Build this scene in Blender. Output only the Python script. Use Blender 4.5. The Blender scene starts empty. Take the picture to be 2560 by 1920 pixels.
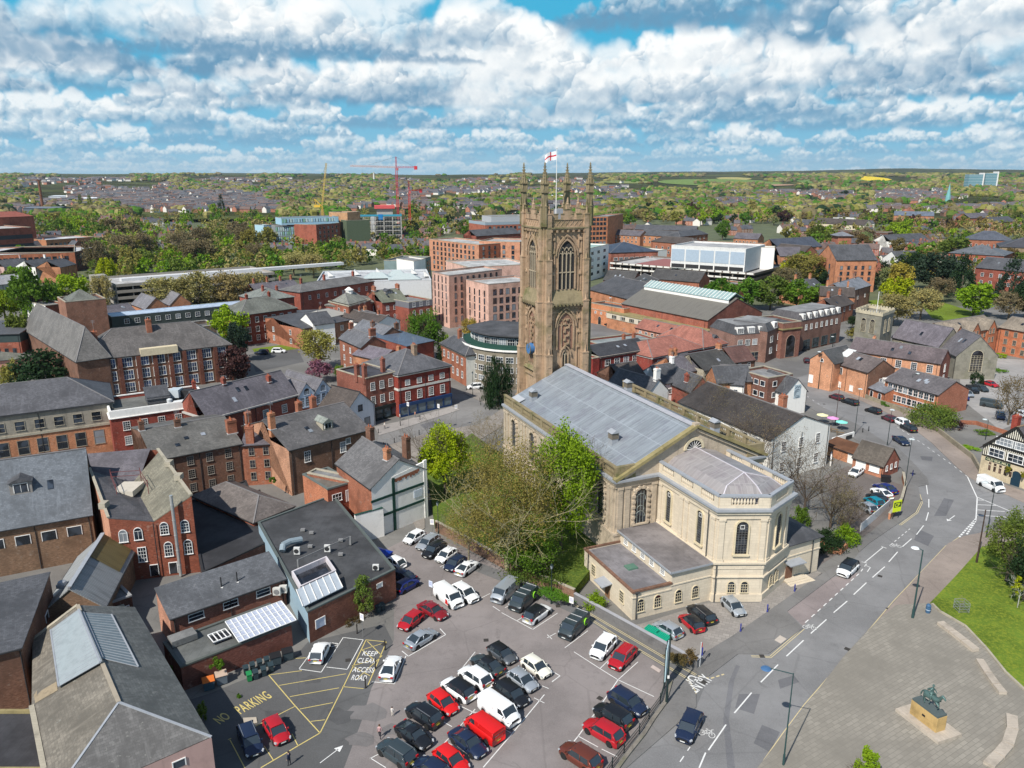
import bpy,math,random
import numpy as np
from mathutils import Vector,Matrix
R=math.radians
HAZE=3.2e-5
random.seed(7)
S=bpy.context.scene
COL=S.collection
F,HC=1920.0,60.0
PITCH=math.atan(523/F)
cP,sP=math.cos(PITCH),math.sin(PITCH)
cam=bpy.data.cameras.new("camera");cam_o=bpy.data.objects.new("camera",cam);COL.objects.link(cam_o)
cam.sensor_width=36;cam.lens=36*F/2560;cam.clip_start=1;cam.clip_end=60000
cam_o.location=(0,0,HC);cam_o.rotation_euler=(R(90)-PITCH,0,0)
S.camera=cam_o
S.view_settings.view_transform='Standard';S.view_settings.look='None'
S.view_settings.exposure=0.13;S.view_settings.gamma=1
S.cycles.max_bounces=5;S.cycles.diffuse_bounces=3;S.cycles.glossy_bounces=3;S.cycles.transparent_max_bounces=6
S.cycles.volume_bounces=0;S.cycles.volume_step_rate=4;S.cycles.volume_max_steps=64
SUN_EL, SUN_AZ = 46, 55        # shadows fall towards azimuth 51 deg from +x
sd=Vector((math.cos(R(SUN_AZ))*math.cos(R(SUN_EL)),math.sin(R(SUN_AZ))*math.cos(R(SUN_EL)),-math.sin(R(SUN_EL))))
sun=bpy.data.lights.new("sun",'SUN');sun.energy=5.0;sun.angle=R(0.5);sun.color=(1,.95,.87)
sun_o=bpy.data.objects.new("sun",sun);COL.objects.link(sun_o);sun_o.location=(-100,-100,200)
sun_o.rotation_euler=sd.to_track_quat('-Z','Y').to_euler()
def G(x,y,z=0.0):
 u=(x-1280)/F;v=(y-960)/F;t=(HC-z)/(sP+v*cP)
 return Vector((u*t,(cP-v*sP)*t,z))
def plane_hit(px,py,P0,d):
 u=(px-1280)/F;v=(py-960)/F
 r=Vector((u,cP-v*sP,-sP-v*cP));n=Vector((-d.y,d.x,0))
 t=n.dot(P0-Vector((0,0,HC)))/n.dot(r)
 return Vector((0,0,HC))+r*t
def HT(px,pyb,pyt):
 b=G(px,pyb);v=(pyt-960)/F
 return HC-(sP+v*cP)/(cP-v*sP)*b.y
class NT:
 def __init__(s,tree):s.t=tree;s.n=tree.nodes;s.l=tree.links;s.n.clear()
 def node(s,typ,**kw):
  n=s.n.new(typ)
  for k,v in kw.items():
   if k.startswith('i_'):
    key=k[2:];key=int(key)if key.isdigit()else key
    s.set(n.inputs[key],v)
   else:setattr(n,k,v)
  return n
 def set(s,sock,v):
  if isinstance(v,bpy.types.NodeSocket):s.l.new(v,sock)
  else:sock.default_value=v
 def m(s,op,a,b=0.0,c=None,clamp=False):
  n=s.n.new('ShaderNodeMath');n.operation=op;n.use_clamp=clamp
  s.set(n.inputs[0],a);s.set(n.inputs[1],b)
  if c is not None:s.set(n.inputs[2],c)
  return n.outputs[0]
 def mix(s,f,a,b,bt='MIX'):
  n=s.n.new('ShaderNodeMix');n.data_type='RGBA';n.blend_type=bt;n.clamp_factor=True
  s.set(n.inputs[0],f);s.set(n.inputs[6],a);s.set(n.inputs[7],b);return n.outputs[2]
 def sstep(s,x,a,b):
  n=s.n.new('ShaderNodeMapRange');n.interpolation_type='SMOOTHSTEP'
  s.set(n.inputs[0],x);n.inputs[1].default_value=a;n.inputs[2].default_value=b;return n.outputs[0]
 def noise(s,vec,scale,detail=3,rough=.5,dim='3D',dist=0.0):
  n=s.n.new('ShaderNodeTexNoise');n.noise_dimensions=dim
  s.set(n.inputs['Vector'],vec);n.inputs['Scale'].default_value=scale
  n.inputs['Detail'].default_value=detail;n.inputs['Roughness'].default_value=rough;n.inputs['Distortion'].default_value=dist
  return n.outputs[0]
 def comb(s,x,y,z=0.0):
  n=s.n.new('ShaderNodeCombineXYZ');s.set(n.inputs[0],x);s.set(n.inputs[1],y);s.set(n.inputs[2],z);return n.outputs[0]
def rgb(r,g,b):return (r,g,b,1)
W=bpy.data.worlds.new("World");S.world=W;W.use_nodes=True
nt=NT(W.node_tree)
sky=nt.node('ShaderNodeTexSky',sky_type='NISHITA',sun_disc=False,sun_elevation=R(SUN_EL),sun_rotation=R(180+90-SUN_AZ),air_density=1.0,dust_density=.6,ozone_density=1.4)
tc=nt.node('ShaderNodeTexCoord').outputs['Generated']
sx=nt.node('ShaderNodeSeparateXYZ',i_0=tc)
az=nt.m('ARCTAN2',sx.outputs[0],sx.outputs[1]);el=nt.m('ARCSINE',sx.outputs[2])
D=180/math.pi
az=nt.m('MULTIPLY',az,D);el=nt.m('MULTIPLY', el, D)     # degrees
col=nt.mix(1.0,sky.outputs[0],rgb(.098,.106,.118),'MULTIPLY')
def vnoise(X,Y,seed):
 rs=np.random.RandomState(seed);T=rs.rand(256,256).astype('f');xi=np.floor(X).astype(int);yi=np.floor(Y).astype(int);fx=X-xi;fy=Y-yi
 fx=fx*fx*(3-2*fx);fy=fy*fy*(3-2*fy);x0=xi & 255;x1=(xi+1) & 255;y0=yi & 255;y1=(yi+1) & 255
 return (T[y0,x0]*(1-fx)+T[y0,x1]*fx)*(1-fy)+(T[y1,x0]*(1-fx)+T[y1,x1]*fx)*fy
def fbm(X,Y,o,seed,g=.5):
 r=0;a=1;t=0
 for i in range(o):r=r+a*vnoise(X*2**i+17*i,Y*2**i+5*i,seed+i);t+=a;a*=g
 return r/t
PPD=26;SW,SH=90*PPD,16*PPD
gx,gy=np.meshgrid((np.arange(SW)+.5)/PPD-45,(np.arange(SH)+.5)/PPD-1)
ss=lambda x,a,b:(lambda t:t*t*(3-2*t))(np.clip((x-a)/(b-a),0,1))
lo,hi=np.array([.24,.51,.69]),np.array([.06,.42,.66])
skyc=lo+(hi-lo)*ss(gy,-1,10)[...,None]
def cloud(ax,eb,w,h,seed,grey=0.0,soft=1.0,n=None):
 global skyc
 rs=np.random.RandomState(seed);m=.35*h+.3
 i0=int(max(0,(ax-w/2-m*1.5+45)*PPD));i1=int(min(SW,(ax+w/2+m*1.5+45)*PPD));j0=int(max(0,(eb-m*.7+1)*PPD));j1=int(min(SH,(eb+h*1.35+1)*PPD))
 if i1-i0<4 or j1-j0<3:return
 X=gx[j0:j1,i0:i1];Y=gy[j0:j1,i0:i1];q=3.2/h
 wx=(fbm(X*q*.8,Y*q*.8,5,seed,.42)-.5)*h*.60;wy=(fbm(X*q,Y*q,5,seed+50,.45)-.5)*h*.42
 Xw,Yw=X+wx,Y+wy
 Z=np.full(X.shape,-9.0);NX=np.zeros(X.shape);NY=np.zeros(X.shape);NZ=np.ones(X.shape);A=np.zeros(X.shape)
 for k in range(n or int(26+16*w/h)):
  px=rs.uniform(-1,1);env=(1-abs(px)**2.2)*(.45+.55*rs.rand());py=rs.uniform(0,env)*h
  r=h*rs.uniform(.18,.48)*(.55+.45*(1-abs(px)));cx=ax+px*w/2;cy=eb+py*.9+r*.25;pz=rs.uniform(-.4,.5)*h-py*.25
  dx=(Xw-cx)/(r*1.15);dy=(Yw-cy)/r;d2=dx*dx+dy*dy;ins=d2<1;z=np.sqrt(np.clip(1-d2,0,1))*r+pz
  u=ins & (z>Z);Z[u]=z[u];NX[u]=dx[u];NY[u]=dy[u];NZ[u]=np.sqrt(np.clip(1-d2,0,1))[u];A=np.maximum(A,ss(1-d2,0,.95*soft))
 flat=ss(Yw*.35+Y*.65,eb-.10*h,eb+.22*h);A=A*flat
 rel=np.clip((Y-eb)/h,0,1.2);d=fbm(X*q*1.3,Y*q*1.6,6,seed+9,.55)-.5
 lam=-NX*.42+NY*.55+NZ*.52
 s=.02+.38*lam+.95*rel+d*.85-grey
 k=ss(s,.02,.46)[...,None];k2=ss(s,.38,.80)[...,None];f=max(0,1-eb/4.8)
 cd=np.array([.14,.30,.46])*(1-f)+np.array([.22,.47,.66])*f;cm=np.array([.44,.56,.66])*(1-f)+np.array([.50,.66,.76])*f;cw=np.array([.96,.97,.96])*(1-f)+np.array([.78,.84,.87])*f
 c=cd+(cm-cd)*k;c=c+(cw-c)*k2;A=(A*(.97-.25*f))[...,None]
 skyc[j0:j1,i0:i1]=skyc[j0:j1,i0:i1]*(1-A)+c*A
rs=np.random.RandomState(4)
eb=.1
while eb < 7.2:                               # rows of cloud, the far ones small and low
 h=.46+.52*eb;ax=-47+rs.rand()*4
 while ax<47:
  w=h*rs.uniform(1.8,4.2);cloud(ax,eb+rs.uniform(-.2,.2)*h,w,h*rs.uniform(.6,1.1),rs.randint(9999),grey=rs.uniform(-.06,.50));ax+=w*rs.uniform(.62,1.3)
 eb+=.28+.22*eb
PX=lambda x:(x-1280)*.0296
PY=lambda y:(437-y)*.0262
for (x,y,w,h,g) in [(300,250,620,110,.12),(900,260,700,120,.06),(110,195,760,130,.62),(1120,240,420,130,.02),(2480,260,420,120,.10),(1330,310,420,200,-.05),(1500,250,420,150,-.10),(1740,245,560,150,-.12),(1390,180,150,120,-.2),(2020,240,420,140,-.06),
      (2240,205,520,150,-.02),(2400,130,420,190,-.08),(60,110,330,130,-.05),(420,135,420,150,.02),(700,140,560,170,-.04),(960,130,420,160,0),(1170,115,260,130,.1),(760,158,900,60,.62),(1700,88,620,110,.62),(1600,75,420,90,.55),(2000,40,420,70,.5)]:
 cloud(PX(x),PY(y),w*.0296,h*.0262,int(x+y),grey=g,soft=1.5)
img=bpy.data.images.new("cloud_strip",SW,SH,alpha=False,float_buffer=True)
img.colorspace_settings.name='Non-Color' if 'Non-Color' in [c.name for c in bpy.types.ColorManagedInputColorspaceSettings.bl_rna.properties['name'].enum_items]else img.colorspace_settings.name
px=np.ones((SH,SW,4),'f');px[...,:3]=np.clip(skyc,0,1.2)**1.0;img.pixels.foreach_set(px.ravel());img.update();img.pack()
it=nt.node('ShaderNodeTexImage',image=img,extension='EXTEND',interpolation='Cubic')
nt.l.new(nt.comb(nt.m('ADD',nt.m('DIVIDE',nt.m('PINGPONG',nt.m('ADD',az,45.0),90.0),90.0),0.0),nt.m('DIVIDE',nt.m('ADD',el,1.0),16.0)),it.inputs[0])
col=nt.mix(nt.sstep(el,26,13),nt.mix(.35,col,rgb(.24,.29,.34)),it.outputs[0])
hz=nt.sstep(el,2.2,-.4)
col=nt.mix(nt.m('MULTIPLY',hz,.55),col,rgb(.46,.64,.76))
bg=nt.node('ShaderNodeBackground',i_0=col);bg.inputs[1].default_value=1.0
nt.l.new(bg.outputs[0],nt.node('ShaderNodeOutputWorld').inputs[0])
W.cycles.sampling_method='MANUAL';W.cycles.sample_map_resolution=512
_M={}
def mat(kind,col=(.5,.5,.5),**o):
 key=(kind,tuple(round(c,3)for c in col),tuple(sorted(o.items())))
 if key in _M:return _M[key]
 m=bpy.data.materials.new(kind);m.use_nodes=True;n=NT(m.node_tree)
 out=n.node('ShaderNodeOutputMaterial');bs=n.node('ShaderNodeBsdfPrincipled');n.l.new(bs.outputs[0],out.inputs[0])
 I=bs.inputs;c4=(*col,1)
 dk=lambda f:tuple(min(1,c*f)for c in col)+(1,)
 uv=n.node('ShaderNodeUVMap').outputs[0];geo=n.node('ShaderNodeNewGeometry').outputs['Position']
 su=n.node('ShaderNodeSeparateXYZ',i_0=uv);U,V=su.outputs[0],su.outputs[1]
 rough=o.get('rough',.8);spec=o.get('spec',.3)
 c=None;bump=None
 if kind=='brick':
  a=n.noise(n.comb(n.m('MULTIPLY',U,2.2),n.m('MULTIPLY',V,6)),1.0,3,.7)
  b=n.noise(geo,.35,4,.6)
  c=n.mix(n.sstep(a,.3,.7),dk(.62),dk(1.22));c=n.mix(n.sstep(b,.42,.72),c,dk(.58))
  e=n.noise(geo,1.3,3,.6);c=n.mix(n.m('MULTIPLY',n.sstep(e,.58,.75),.35),c,rgb(.38,.33,.27))
  bump=a;rough=.9
 elif kind=='stone':
  br=n.node('ShaderNodeTexBrick',i_0=uv,offset=.5);br.inputs['Scale'].default_value=1
  br.inputs['Brick Width'].default_value=o.get('bw',.9);br.inputs['Row Height'].default_value=o.get('bh',.38);br.inputs['Mortar Size'].default_value=.018
  br.inputs['Color1'].default_value=dk(1.06);br.inputs['Color2'].default_value=dk(.94);br.inputs['Mortar'].default_value=dk(.82)
  b=n.noise(geo,.5,5,.65)
  c=n.mix(n.sstep(b,.45,.8),br.outputs[0],dk(o.get('stain',.55)))
  st=n.noise(n.comb(n.m('MULTIPLY',U,1.6),n.m('MULTIPLY',V,.18)),1.0,4,.6)
  c=n.mix(n.m('MULTIPLY',n.sstep(st,.52,.72),o.get('streak',.4)),c,dk(.45))
  if o.get('moss'):
   g=n.noise(geo,.22,4,.7);c=n.mix(n.m('MULTIPLY',n.sstep(g,.5,.66),o['moss']),c,rgb(.10,.11,.035))
  bump=b
 elif kind=='slate':
  br=n.node('ShaderNodeTexBrick',i_0=uv,offset=.5);br.inputs['Scale'].default_value=1
  br.inputs['Brick Width'].default_value=.42;br.inputs['Row Height'].default_value=.30;br.inputs['Mortar Size'].default_value=.012
  br.inputs['Color1'].default_value=dk(1.25);br.inputs['Color2'].default_value=dk(.78);br.inputs['Mortar'].default_value=dk(.55)
  b=n.noise(geo,.22,5,.65);c=n.mix(n.sstep(b,.40,.70),br.outputs[0],dk(.62))
  st=n.noise(n.comb(n.m('MULTIPLY',U,1.1),n.m('MULTIPLY',V,.16)),1.0,4,.7)
  c=n.mix(n.m('MULTIPLY',n.sstep(st,.50,.74),.45),c,dk(1.6))
  e=n.noise(geo,1.1,6,.75);c=n.mix(n.m('MULTIPLY',n.sstep(e,.60,.74),o.get('lichen',.5)),c,rgb(.30,.30,.27))
  bump=br.outputs[1];rough=.62
 elif kind=='sheet':      # lead or felt sheets with rolls
  w=n.m('ABSOLUTE',n.m('SUBTRACT',n.m('FRACT',n.m('DIVIDE',U,o.get('roll',.75))),.5))
  ln=n.sstep(w,.44,.49)
  cell=n.node('ShaderNodeTexWhiteNoise',noise_dimensions='2D',i_0=n.comb(n.m('FLOOR',n.m('DIVIDE',U,o.get('roll',.75))),n.m('FLOOR',n.m('DIVIDE',V,o.get('bay',2.6))))).outputs[0]
  b=n.noise(geo,.35,5,.65);st=n.noise(n.comb(n.m('MULTIPLY',U,2.5),n.m('MULTIPLY',V,.22)),1.0,4,.6)
  c=n.mix(cell,dk(.88),dk(1.14));c=n.mix(n.sstep(b,.45,.7),c,(col[0]*.80,col[1]*.76,col[2]*.80,1))
  c=n.mix(n.m('MULTIPLY',n.sstep(st,.5,.72),.6),c,dk(1.5))
  c=n.mix(n.m('MULTIPLY',ln,.6),c,dk(1.45))
  w2=n.m('ABSOLUTE',n.m('SUBTRACT',n.m('FRACT',n.m('DIVIDE',V,o.get('bay',2.6))),.5));c=n.mix(n.m('MULTIPLY',n.sstep(w2,.475,.495),.5),c,dk(1.6))
  rough=o.get('rough',.45);spec=.5;bump=ln
 elif kind=='corr':
  w=n.m('SINE',n.m('MULTIPLY',U,2*math.pi/.3));b=n.noise(n.comb(n.m('MULTIPLY',U,1.2),n.m('MULTIPLY',V,.2)),1.0,4,.65)
  c=n.mix(n.sstep(w,-.7,.7),dk(.72),dk(1.1));c=n.mix(n.sstep(b,.45,.72),c,dk(o.get('dirt',.6)));bump=w;rough=.6
 elif kind=='felt':
  b=n.noise(geo,.18,6,.7);a=n.noise(geo,.9,5,.75);c=n.mix(n.sstep(b,.35,.68),dk(.72),dk(1.35));c=n.mix(n.m('MULTIPLY',n.sstep(a,.56,.7),.6),c,dk(.55))
  w=n.m('ABSOLUTE',n.m('SUBTRACT',n.m('FRACT',n.m('DIVIDE',U,1.1)),.5));c=n.mix(n.m('MULTIPLY',n.sstep(w,.46,.49),.35),c,dk(.5));bump=a;rough=.85
 elif kind=='render':
  b=n.noise(geo,.6,6,.65);st=n.noise(n.comb(n.m('MULTIPLY',U,1.5),n.m('MULTIPLY',V,.25)),1.0,4,.6)
  c=n.mix(n.m('MULTIPLY',n.sstep(b,.48,.75),.5),c4,dk(.72));c=n.mix(n.m('MULTIPLY',n.sstep(st,.52,.75),o.get('streak',.4)),c,dk(.6));rough=.75
 elif kind=='ground':
  a=n.noise(geo,.07,6,.65);b=n.noise(geo,.6,6,.7);d=n.noise(geo,6,3,.6)
  c=n.mix(n.sstep(a,.38,.66),dk(.82),dk(1.18));c=n.mix(n.m('MULTIPLY',n.sstep(b,.5,.75),.55),c,dk(o.get('stain',.7)))
  c=n.mix(n.m('MULTIPLY',n.sstep(d,.35,.75),.4),c,dk(1.3));rough=.9;bump=d
  vo=n.node('ShaderNodeTexVoronoi',feature='DISTANCE_TO_EDGE');n.set(vo.inputs['Vector'],n.node('ShaderNodeVectorMath',operation='ADD',i_0=geo,i_1=n.comb(a,b)).outputs[0]);vo.inputs['Scale'].default_value=.10;c=n.mix(n.m('MULTIPLY',n.sstep(vo.outputs[0],.014,.003),.22),c,dk(.5))
  e=n.noise(geo,.25,5,.75,dist=1.5);c=n.mix(n.m('MULTIPLY',n.sstep(e,.58,.70),.5),c,dk(.62))
 elif kind=='paving':
  vr=n.node('ShaderNodeMapping',i_0=geo);vr.inputs['Rotation'].default_value=(0,0,R(o.get('ang',0)))
  br=n.node('ShaderNodeTexBrick',i_0=vr.outputs[0],offset=.5);br.inputs['Scale'].default_value=1
  br.inputs['Brick Width'].default_value=o.get('bw',.9);br.inputs['Row Height'].default_value=o.get('bh',.6);br.inputs['Mortar Size'].default_value=.03
  br.inputs['Color1'].default_value=dk(1.12);br.inputs['Color2'].default_value=dk(.88);br.inputs['Mortar'].default_value=dk(.66)
  a=n.noise(geo,.09,6,.65);b=n.noise(geo,.9,5,.7)
  c=n.mix(n.sstep(a,.36,.66),br.outputs[0],dk(.74));c=n.mix(n.m('MULTIPLY',n.sstep(b,.5,.75),.4),c,dk(.6));rough=.85
 elif kind=='grass':
  a=n.noise(geo,.12,6,.7);b=n.noise(geo,2.5,5,.75)
  c=n.mix(n.sstep(a,.35,.66),dk(.7),dk(1.25));c=n.mix(n.sstep(b,.42,.66),c,(col[0]*1.9,col[1]*1.45,col[2]*1.3,1));rough=1;spec=.1;bump=b
 elif kind=='leaf':
  rnd=n.node('ShaderNodeObjectInfo').outputs['Random'];a=n.noise(geo,.5,3,.6);a2=n.node('ShaderNodeNewGeometry').outputs['Random Per Island']if False else n.noise(geo,3.1,2,.6)
  hs=n.node('ShaderNodeHueSaturation');hs.inputs['Color'].default_value=c4
  n.l.new(n.m('ADD',n.m('MULTIPLY',rnd,.05*o.get('var',1)),.5-.025*o.get('var',1)),hs.inputs['Hue']);n.l.new(n.m('ADD',n.m('MULTIPLY',n.m('FRACT',n.m('MULTIPLY',rnd,7.1)),.5*o.get('var',1)),1-.25*o.get('var',1)),hs.inputs['Value'])
  c=n.mix(n.m('MULTIPLY',n.sstep(a,.38,.66),.45),hs.outputs[0],(col[0]*1.5,col[1]*1.3,col[2]*.9,1));c=n.mix(n.m('MULTIPLY',n.sstep(a2,.4,.62),.4),c,dk(.6));rough=.7;spec=.2
  tr=n.node('ShaderNodeBsdfTranslucent');n.set(tr.inputs[0],c);mx=n.node('ShaderNodeMixShader');mx.inputs[0].default_value=.32
  n.l.new(bs.outputs[0],mx.inputs[1]);n.l.new(tr.outputs[0],mx.inputs[2]);n.l.new(mx.outputs[0],out.inputs[0])
 elif kind=='glass':
  b=n.noise(geo,o.get('ns',.55),1,.5);rnd=n.node('ShaderNodeObjectInfo').outputs['Random']
  c=n.mix(n.sstep(b,.44,.62),c4,(col[0]*3+.01,col[1]*3+.012,col[2]*3+.015,1));c=n.mix(n.m('MULTIPLY',n.sstep(rnd,.80,.86),o.get('blind',.6)),c,rgb(.34,.37,.40));rough=.08;spec=.6
 elif kind=='paint':       # car paint
  c=n.mix(n.m('MULTIPLY',n.sstep(n.noise(geo,2.0,4,.6),.5,.8),.18),c4,dk(.7));I['Coat Weight'].default_value=.45;I['Coat Roughness'].default_value=.05;rough=.4;spec=.3
  if o.get('metal'):I['Metallic'].default_value=o['metal']
 elif kind=='far':         # wooded distance
  a=n.noise(geo,.013,5,.7);b=n.noise(geo,.0022,4,.6);d=n.noise(geo,.05,3,.7)
  c=n.mix(n.sstep(a,.36,.62),dk(.45),dk(1.1));c=n.mix(n.m('MULTIPLY',n.sstep(b,.50,.60),.7),c,(col[0]*1.7,col[1]*1.75,col[2]*1.2,1));c=n.mix(n.m('MULTIPLY',n.sstep(d,.58,.66),.5),c,rgb(.14,.08,.06));rough=1;spec=0
 elif kind=='bark':
  a=n.noise(geo,3,5,.7);c=n.mix(a,dk(.6),dk(1.4));rough=.95
 else:                        # plain, lightly mottled
  a=n.noise(geo,o.get('ns',1.2),4,.65);c=n.mix(n.m('MULTIPLY',n.sstep(a,.4,.75),o.get('var',.35)),c4,dk(.65))
  if o.get('metal'):I['Metallic'].default_value=o['metal']
 n.set(I['Base Color'],c);I['Roughness'].default_value=rough;I['Specular IOR Level'].default_value=spec
 if bump is not None:
  bp=n.node('ShaderNodeBump');bp.inputs['Strength'].default_value=o.get('bump',.25);bp.inputs['Distance'].default_value=.05;n.set(bp.inputs['Height'],bump);n.l.new(bp.outputs[0],I['Normal'])
 _M[key]=m;return m
def tag(o,label=None,cat=None,group=None,kind=None):
 if label:o['label']=label
 if cat:o['category']=cat
 if group:o['group']=group
 if kind:o['kind']=kind
 return o
def empty(name,loc,label=None,cat=None,group=None,rz=0):
 o=bpy.data.objects.new(name,None);COL.objects.link(o);o.location=loc;o.rotation_euler=(0,0,rz);o.empty_display_size=.5
 return tag(o,label,cat,group)
def uvmesh(me):
 npoly=len(me.polygons)
 if not npoly:return
 nrm=np.empty(npoly*3,'f');me.polygons.foreach_get('normal',nrm);nrm=nrm.reshape(-1,3)
 tot=np.empty(npoly,'i');me.polygons.foreach_get('loop_total',tot)
 vi=np.empty(len(me.loops),'i');me.loops.foreach_get('vertex_index',vi)
 co=np.empty(len(me.vertices)*3,'f');me.vertices.foreach_get('co',co);co=co.reshape(-1,3)
 h=np.hypot(nrm[:,0],nrm[:,1]);ux=np.where(h>.05,-nrm[:,1]/np.maximum(h,1e-6),1.0);uy=np.where(h>.05,nrm[:,0]/np.maximum(h,1e-6),0.0)
 U=np.stack([ux,uy,np.zeros(npoly)],1);Vv=np.cross(nrm,U)
 fi=np.repeat(np.arange(npoly),tot);p=co[vi]
 uvs=np.stack([(p*U[fi]).sum(1),(p*Vv[fi]).sum(1)],1).astype('f')
 l=me.uv_layers.new(name='UVMap');l.data.foreach_set('uv',uvs.ravel())
def p2(f,*a):return tuple(f(*a,0).xy)
class MB:
 def __init__(s):s.v=[];s.f=[];s.m=[];s.mats=[];s.cur=0;s.T=None
 def use(s,m):
  if m not in s.mats:s.mats.append(m)
  s.cur=s.mats.index(m);return s
 def add(s,vs,fs):
  o=len(s.v);s.v+=[tuple(s.T @ Vector(p))for p in vs]if s.T else [tuple(p)for p in vs]
  for f in fs:s.f.append([i+o for i in f]);s.m.append(s.cur)
  return s
 def quad(s,a,b,c,d):return s.add([a,b,c,d],[(0,1,2,3)])
 def poly(s,pts):return s.add(pts,[tuple(range(len(pts)))])
 def box(s,x0,y0,z0,x1,y1,z1):
  return s.add([(x0,y0,z0),(x1,y0,z0),(x1,y1,z0),(x0,y1,z0),(x0,y0,z1),(x1,y0,z1),(x1,y1,z1),(x0,y1,z1)],
     [(3,2,1,0),(4,5,6,7),(0,1,5,4),(1,2,6,5),(2,3,7,6),(3,0,4,7)])
 def cbox(s,cx,cy,z0,w,d,h):return s.box(cx-w/2,cy-d/2,z0,cx+w/2,cy+d/2,z0+h)
 def prism(s,pts,z0,z1,cap=True):
  n=len(pts);z0s=z0 if isinstance(z0,(list,tuple))else [z0]*n;z1s=z1 if isinstance(z1,(list,tuple))else [z1]*n
  vs=[(p[0],p[1],z)for p,z in zip(pts,z0s)]+[(p[0],p[1],z)for p,z in zip(pts,z1s)]
  fs=[(i,(i+1) % n,n+(i+1) % n,n+i)for i in range(n)]
  if cap:fs+=[tuple(range(n,2*n)),tuple(range(n-1,-1,-1))]
  return s.add(vs,fs)
 def slab(s,pts,t):
  n=len(pts);a=[Vector(p)for p in pts];b=[p-Vector((0,0,t))for p in a]
  return s.add(a+b,[tuple(range(n)),tuple(range(2*n-1,n-1,-1))]+[(i,n+i,n+(i+1) % n,(i+1) % n)for i in range(n)])
 def beam(s,a,b,w,h=None):
  a,b=Vector(a),Vector(b);h=h or w;d=(b-a)
  if d.length<1e-6:return s
  d.normalize();up=Vector((0,0,1))if abs(d.z)<.95 else Vector((1,0,0));x=d.cross(up).normalized()*w/2;y=x.cross(d).normalized()*h/2
  vs=[a-x-y,a+x-y,a+x+y,a-x+y,b-x-y,b+x-y,b+x+y,b-x+y]
  return s.add(vs,[(3,2,1,0),(4,5,6,7),(0,1,5,4),(1,2,6,5),(2,3,7,6),(3,0,4,7)])
 def tube(s,a,b,r0,r1=None,n=8,cap=True):
  a,b=Vector(a),Vector(b);r1=r0 if r1 is None else r1;d=(b-a).normalized()
  up=Vector((0,0,1))if abs(d.z)<.95 else Vector((1,0,0));x=d.cross(up).normalized();y=x.cross(d)
  vs=[];
  for (p,r) in ((a,r0),(b,r1)):
   for i in range(n):t=2*math.pi*i/n;vs.append(p+(x*math.cos(t)-y*math.sin(t))*r)
  fs=[(i,(i+1) % n,n+(i+1) % n,n+i)for i in range(n)]
  if cap:fs+=[tuple(range(n-1,-1,-1)),tuple(range(n,2*n))]
  return s.add(vs,fs)
 def lathe(s,c,prof,n=10):
  vs=[];c=Vector(c)
  for (r,z) in prof:
   for i in range(n):t=2*math.pi*i/n;vs.append(c+Vector((r*math.cos(t),r*math.sin(t),z)))
  fs=[]
  for k in range(len(prof)-1):
   for i in range(n):fs.append((k*n+i,k*n+(i+1) % n,(k+1)*n+(i+1) % n,(k+1)*n+i))
  fs+=[tuple(range(n-1,-1,-1)),tuple((len(prof)-1)*n+i for i in range(n))]
  return s.add(vs,fs)
 def mesh(s,name,smooth=False):
  me=bpy.data.meshes.new(name);me.from_pydata(s.v,[],s.f)
  for m in s.mats:me.materials.append(m)
  me.polygons.foreach_set('material_index',s.m)
  if smooth:me.polygons.foreach_set('use_smooth',[True]*len(s.f))
  me.update();uvmesh(me);return me
 def bd(s,n,p):return s.build(n,parent=p)
 def build(s,name,m=None,parent=None,smooth=False,**tg):
  if m is not None and not s.mats:s.mats=[m]
  return link(name,s.mesh(name,smooth),parent,**tg)
def link(name,me,parent=None,loc=(0,0,0),rz=0,scale=None,**tg):
 o=bpy.data.objects.new(name,me);COL.objects.link(o);o.location=loc;o.rotation_euler=(0,0,rz)
 if scale is not None:o.scale=scale if hasattr(scale,'__len__')else (scale,)*3
 if parent is not None:o.parent=parent
 tag(o,**tg);return o
def copy_tree(o,parent=None):
 c=o.copy();COL.objects.link(c)
 if parent is not None:c.parent=parent
 for ch in CH.get(o.name,[]):copy_tree(ch,c)
 return c
CH={}
def reg(root):
 for ch in root.children:CH.setdefault(root.name,[]).append(ch);reg(ch)
 return root
def mp(c,**k):return mat('plain',c,**k)
def mk(c,**k):return mat('brick',c,**k)
def ms(c,**k):return mat('slate',c,**k)
def mr(c,**k):return mat('render',c,**k)
def mo(c,**k):return mat('stone',c,**k)
def U(m):return MB().use(m)
WHITE=mr((.82,.80,.76));FRAME=mp((.80,.80,.78),var=.15);GLASS=mat('glass',(.012,.016,.022))
SLATE=ms((.088,.09,.098));SLATE_B=ms((.085,.07,.062),lichen=.35);SLATE_G=ms((.15,.155,.135));SLATE_L=ms((.20,.21,.235),lichen=.25);SLATE_P=ms((.13,.12,.135))
B_RED=mk((.36,.14,.082));B_DEEP=mk((.30,.088,.06));B_ORANGE=mk((.50,.225,.12));B_BROWN=mk((.20,.105,.07));B_DARK=mk((.13,.06,.045));B_PINK=mk((.62,.34,.235),bump=.1)
DARK=mp((.03,.03,.032));GREY=mp((.22,.22,.22));FELT=mat('felt',(.075,.075,.08));FELT_L=mat('felt',(.22,.22,.22));STEEL=mp((.45,.46,.47),metal=.6,rough=.4)
LEADC=mat('sheet',(.30,.33,.37))
COPING=mo((.40,.36,.28));POT=mp((.42,.13,.06))
def struct(name,b,m=None,**k):return b.build(name,m,kind='structure',**k)
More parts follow.
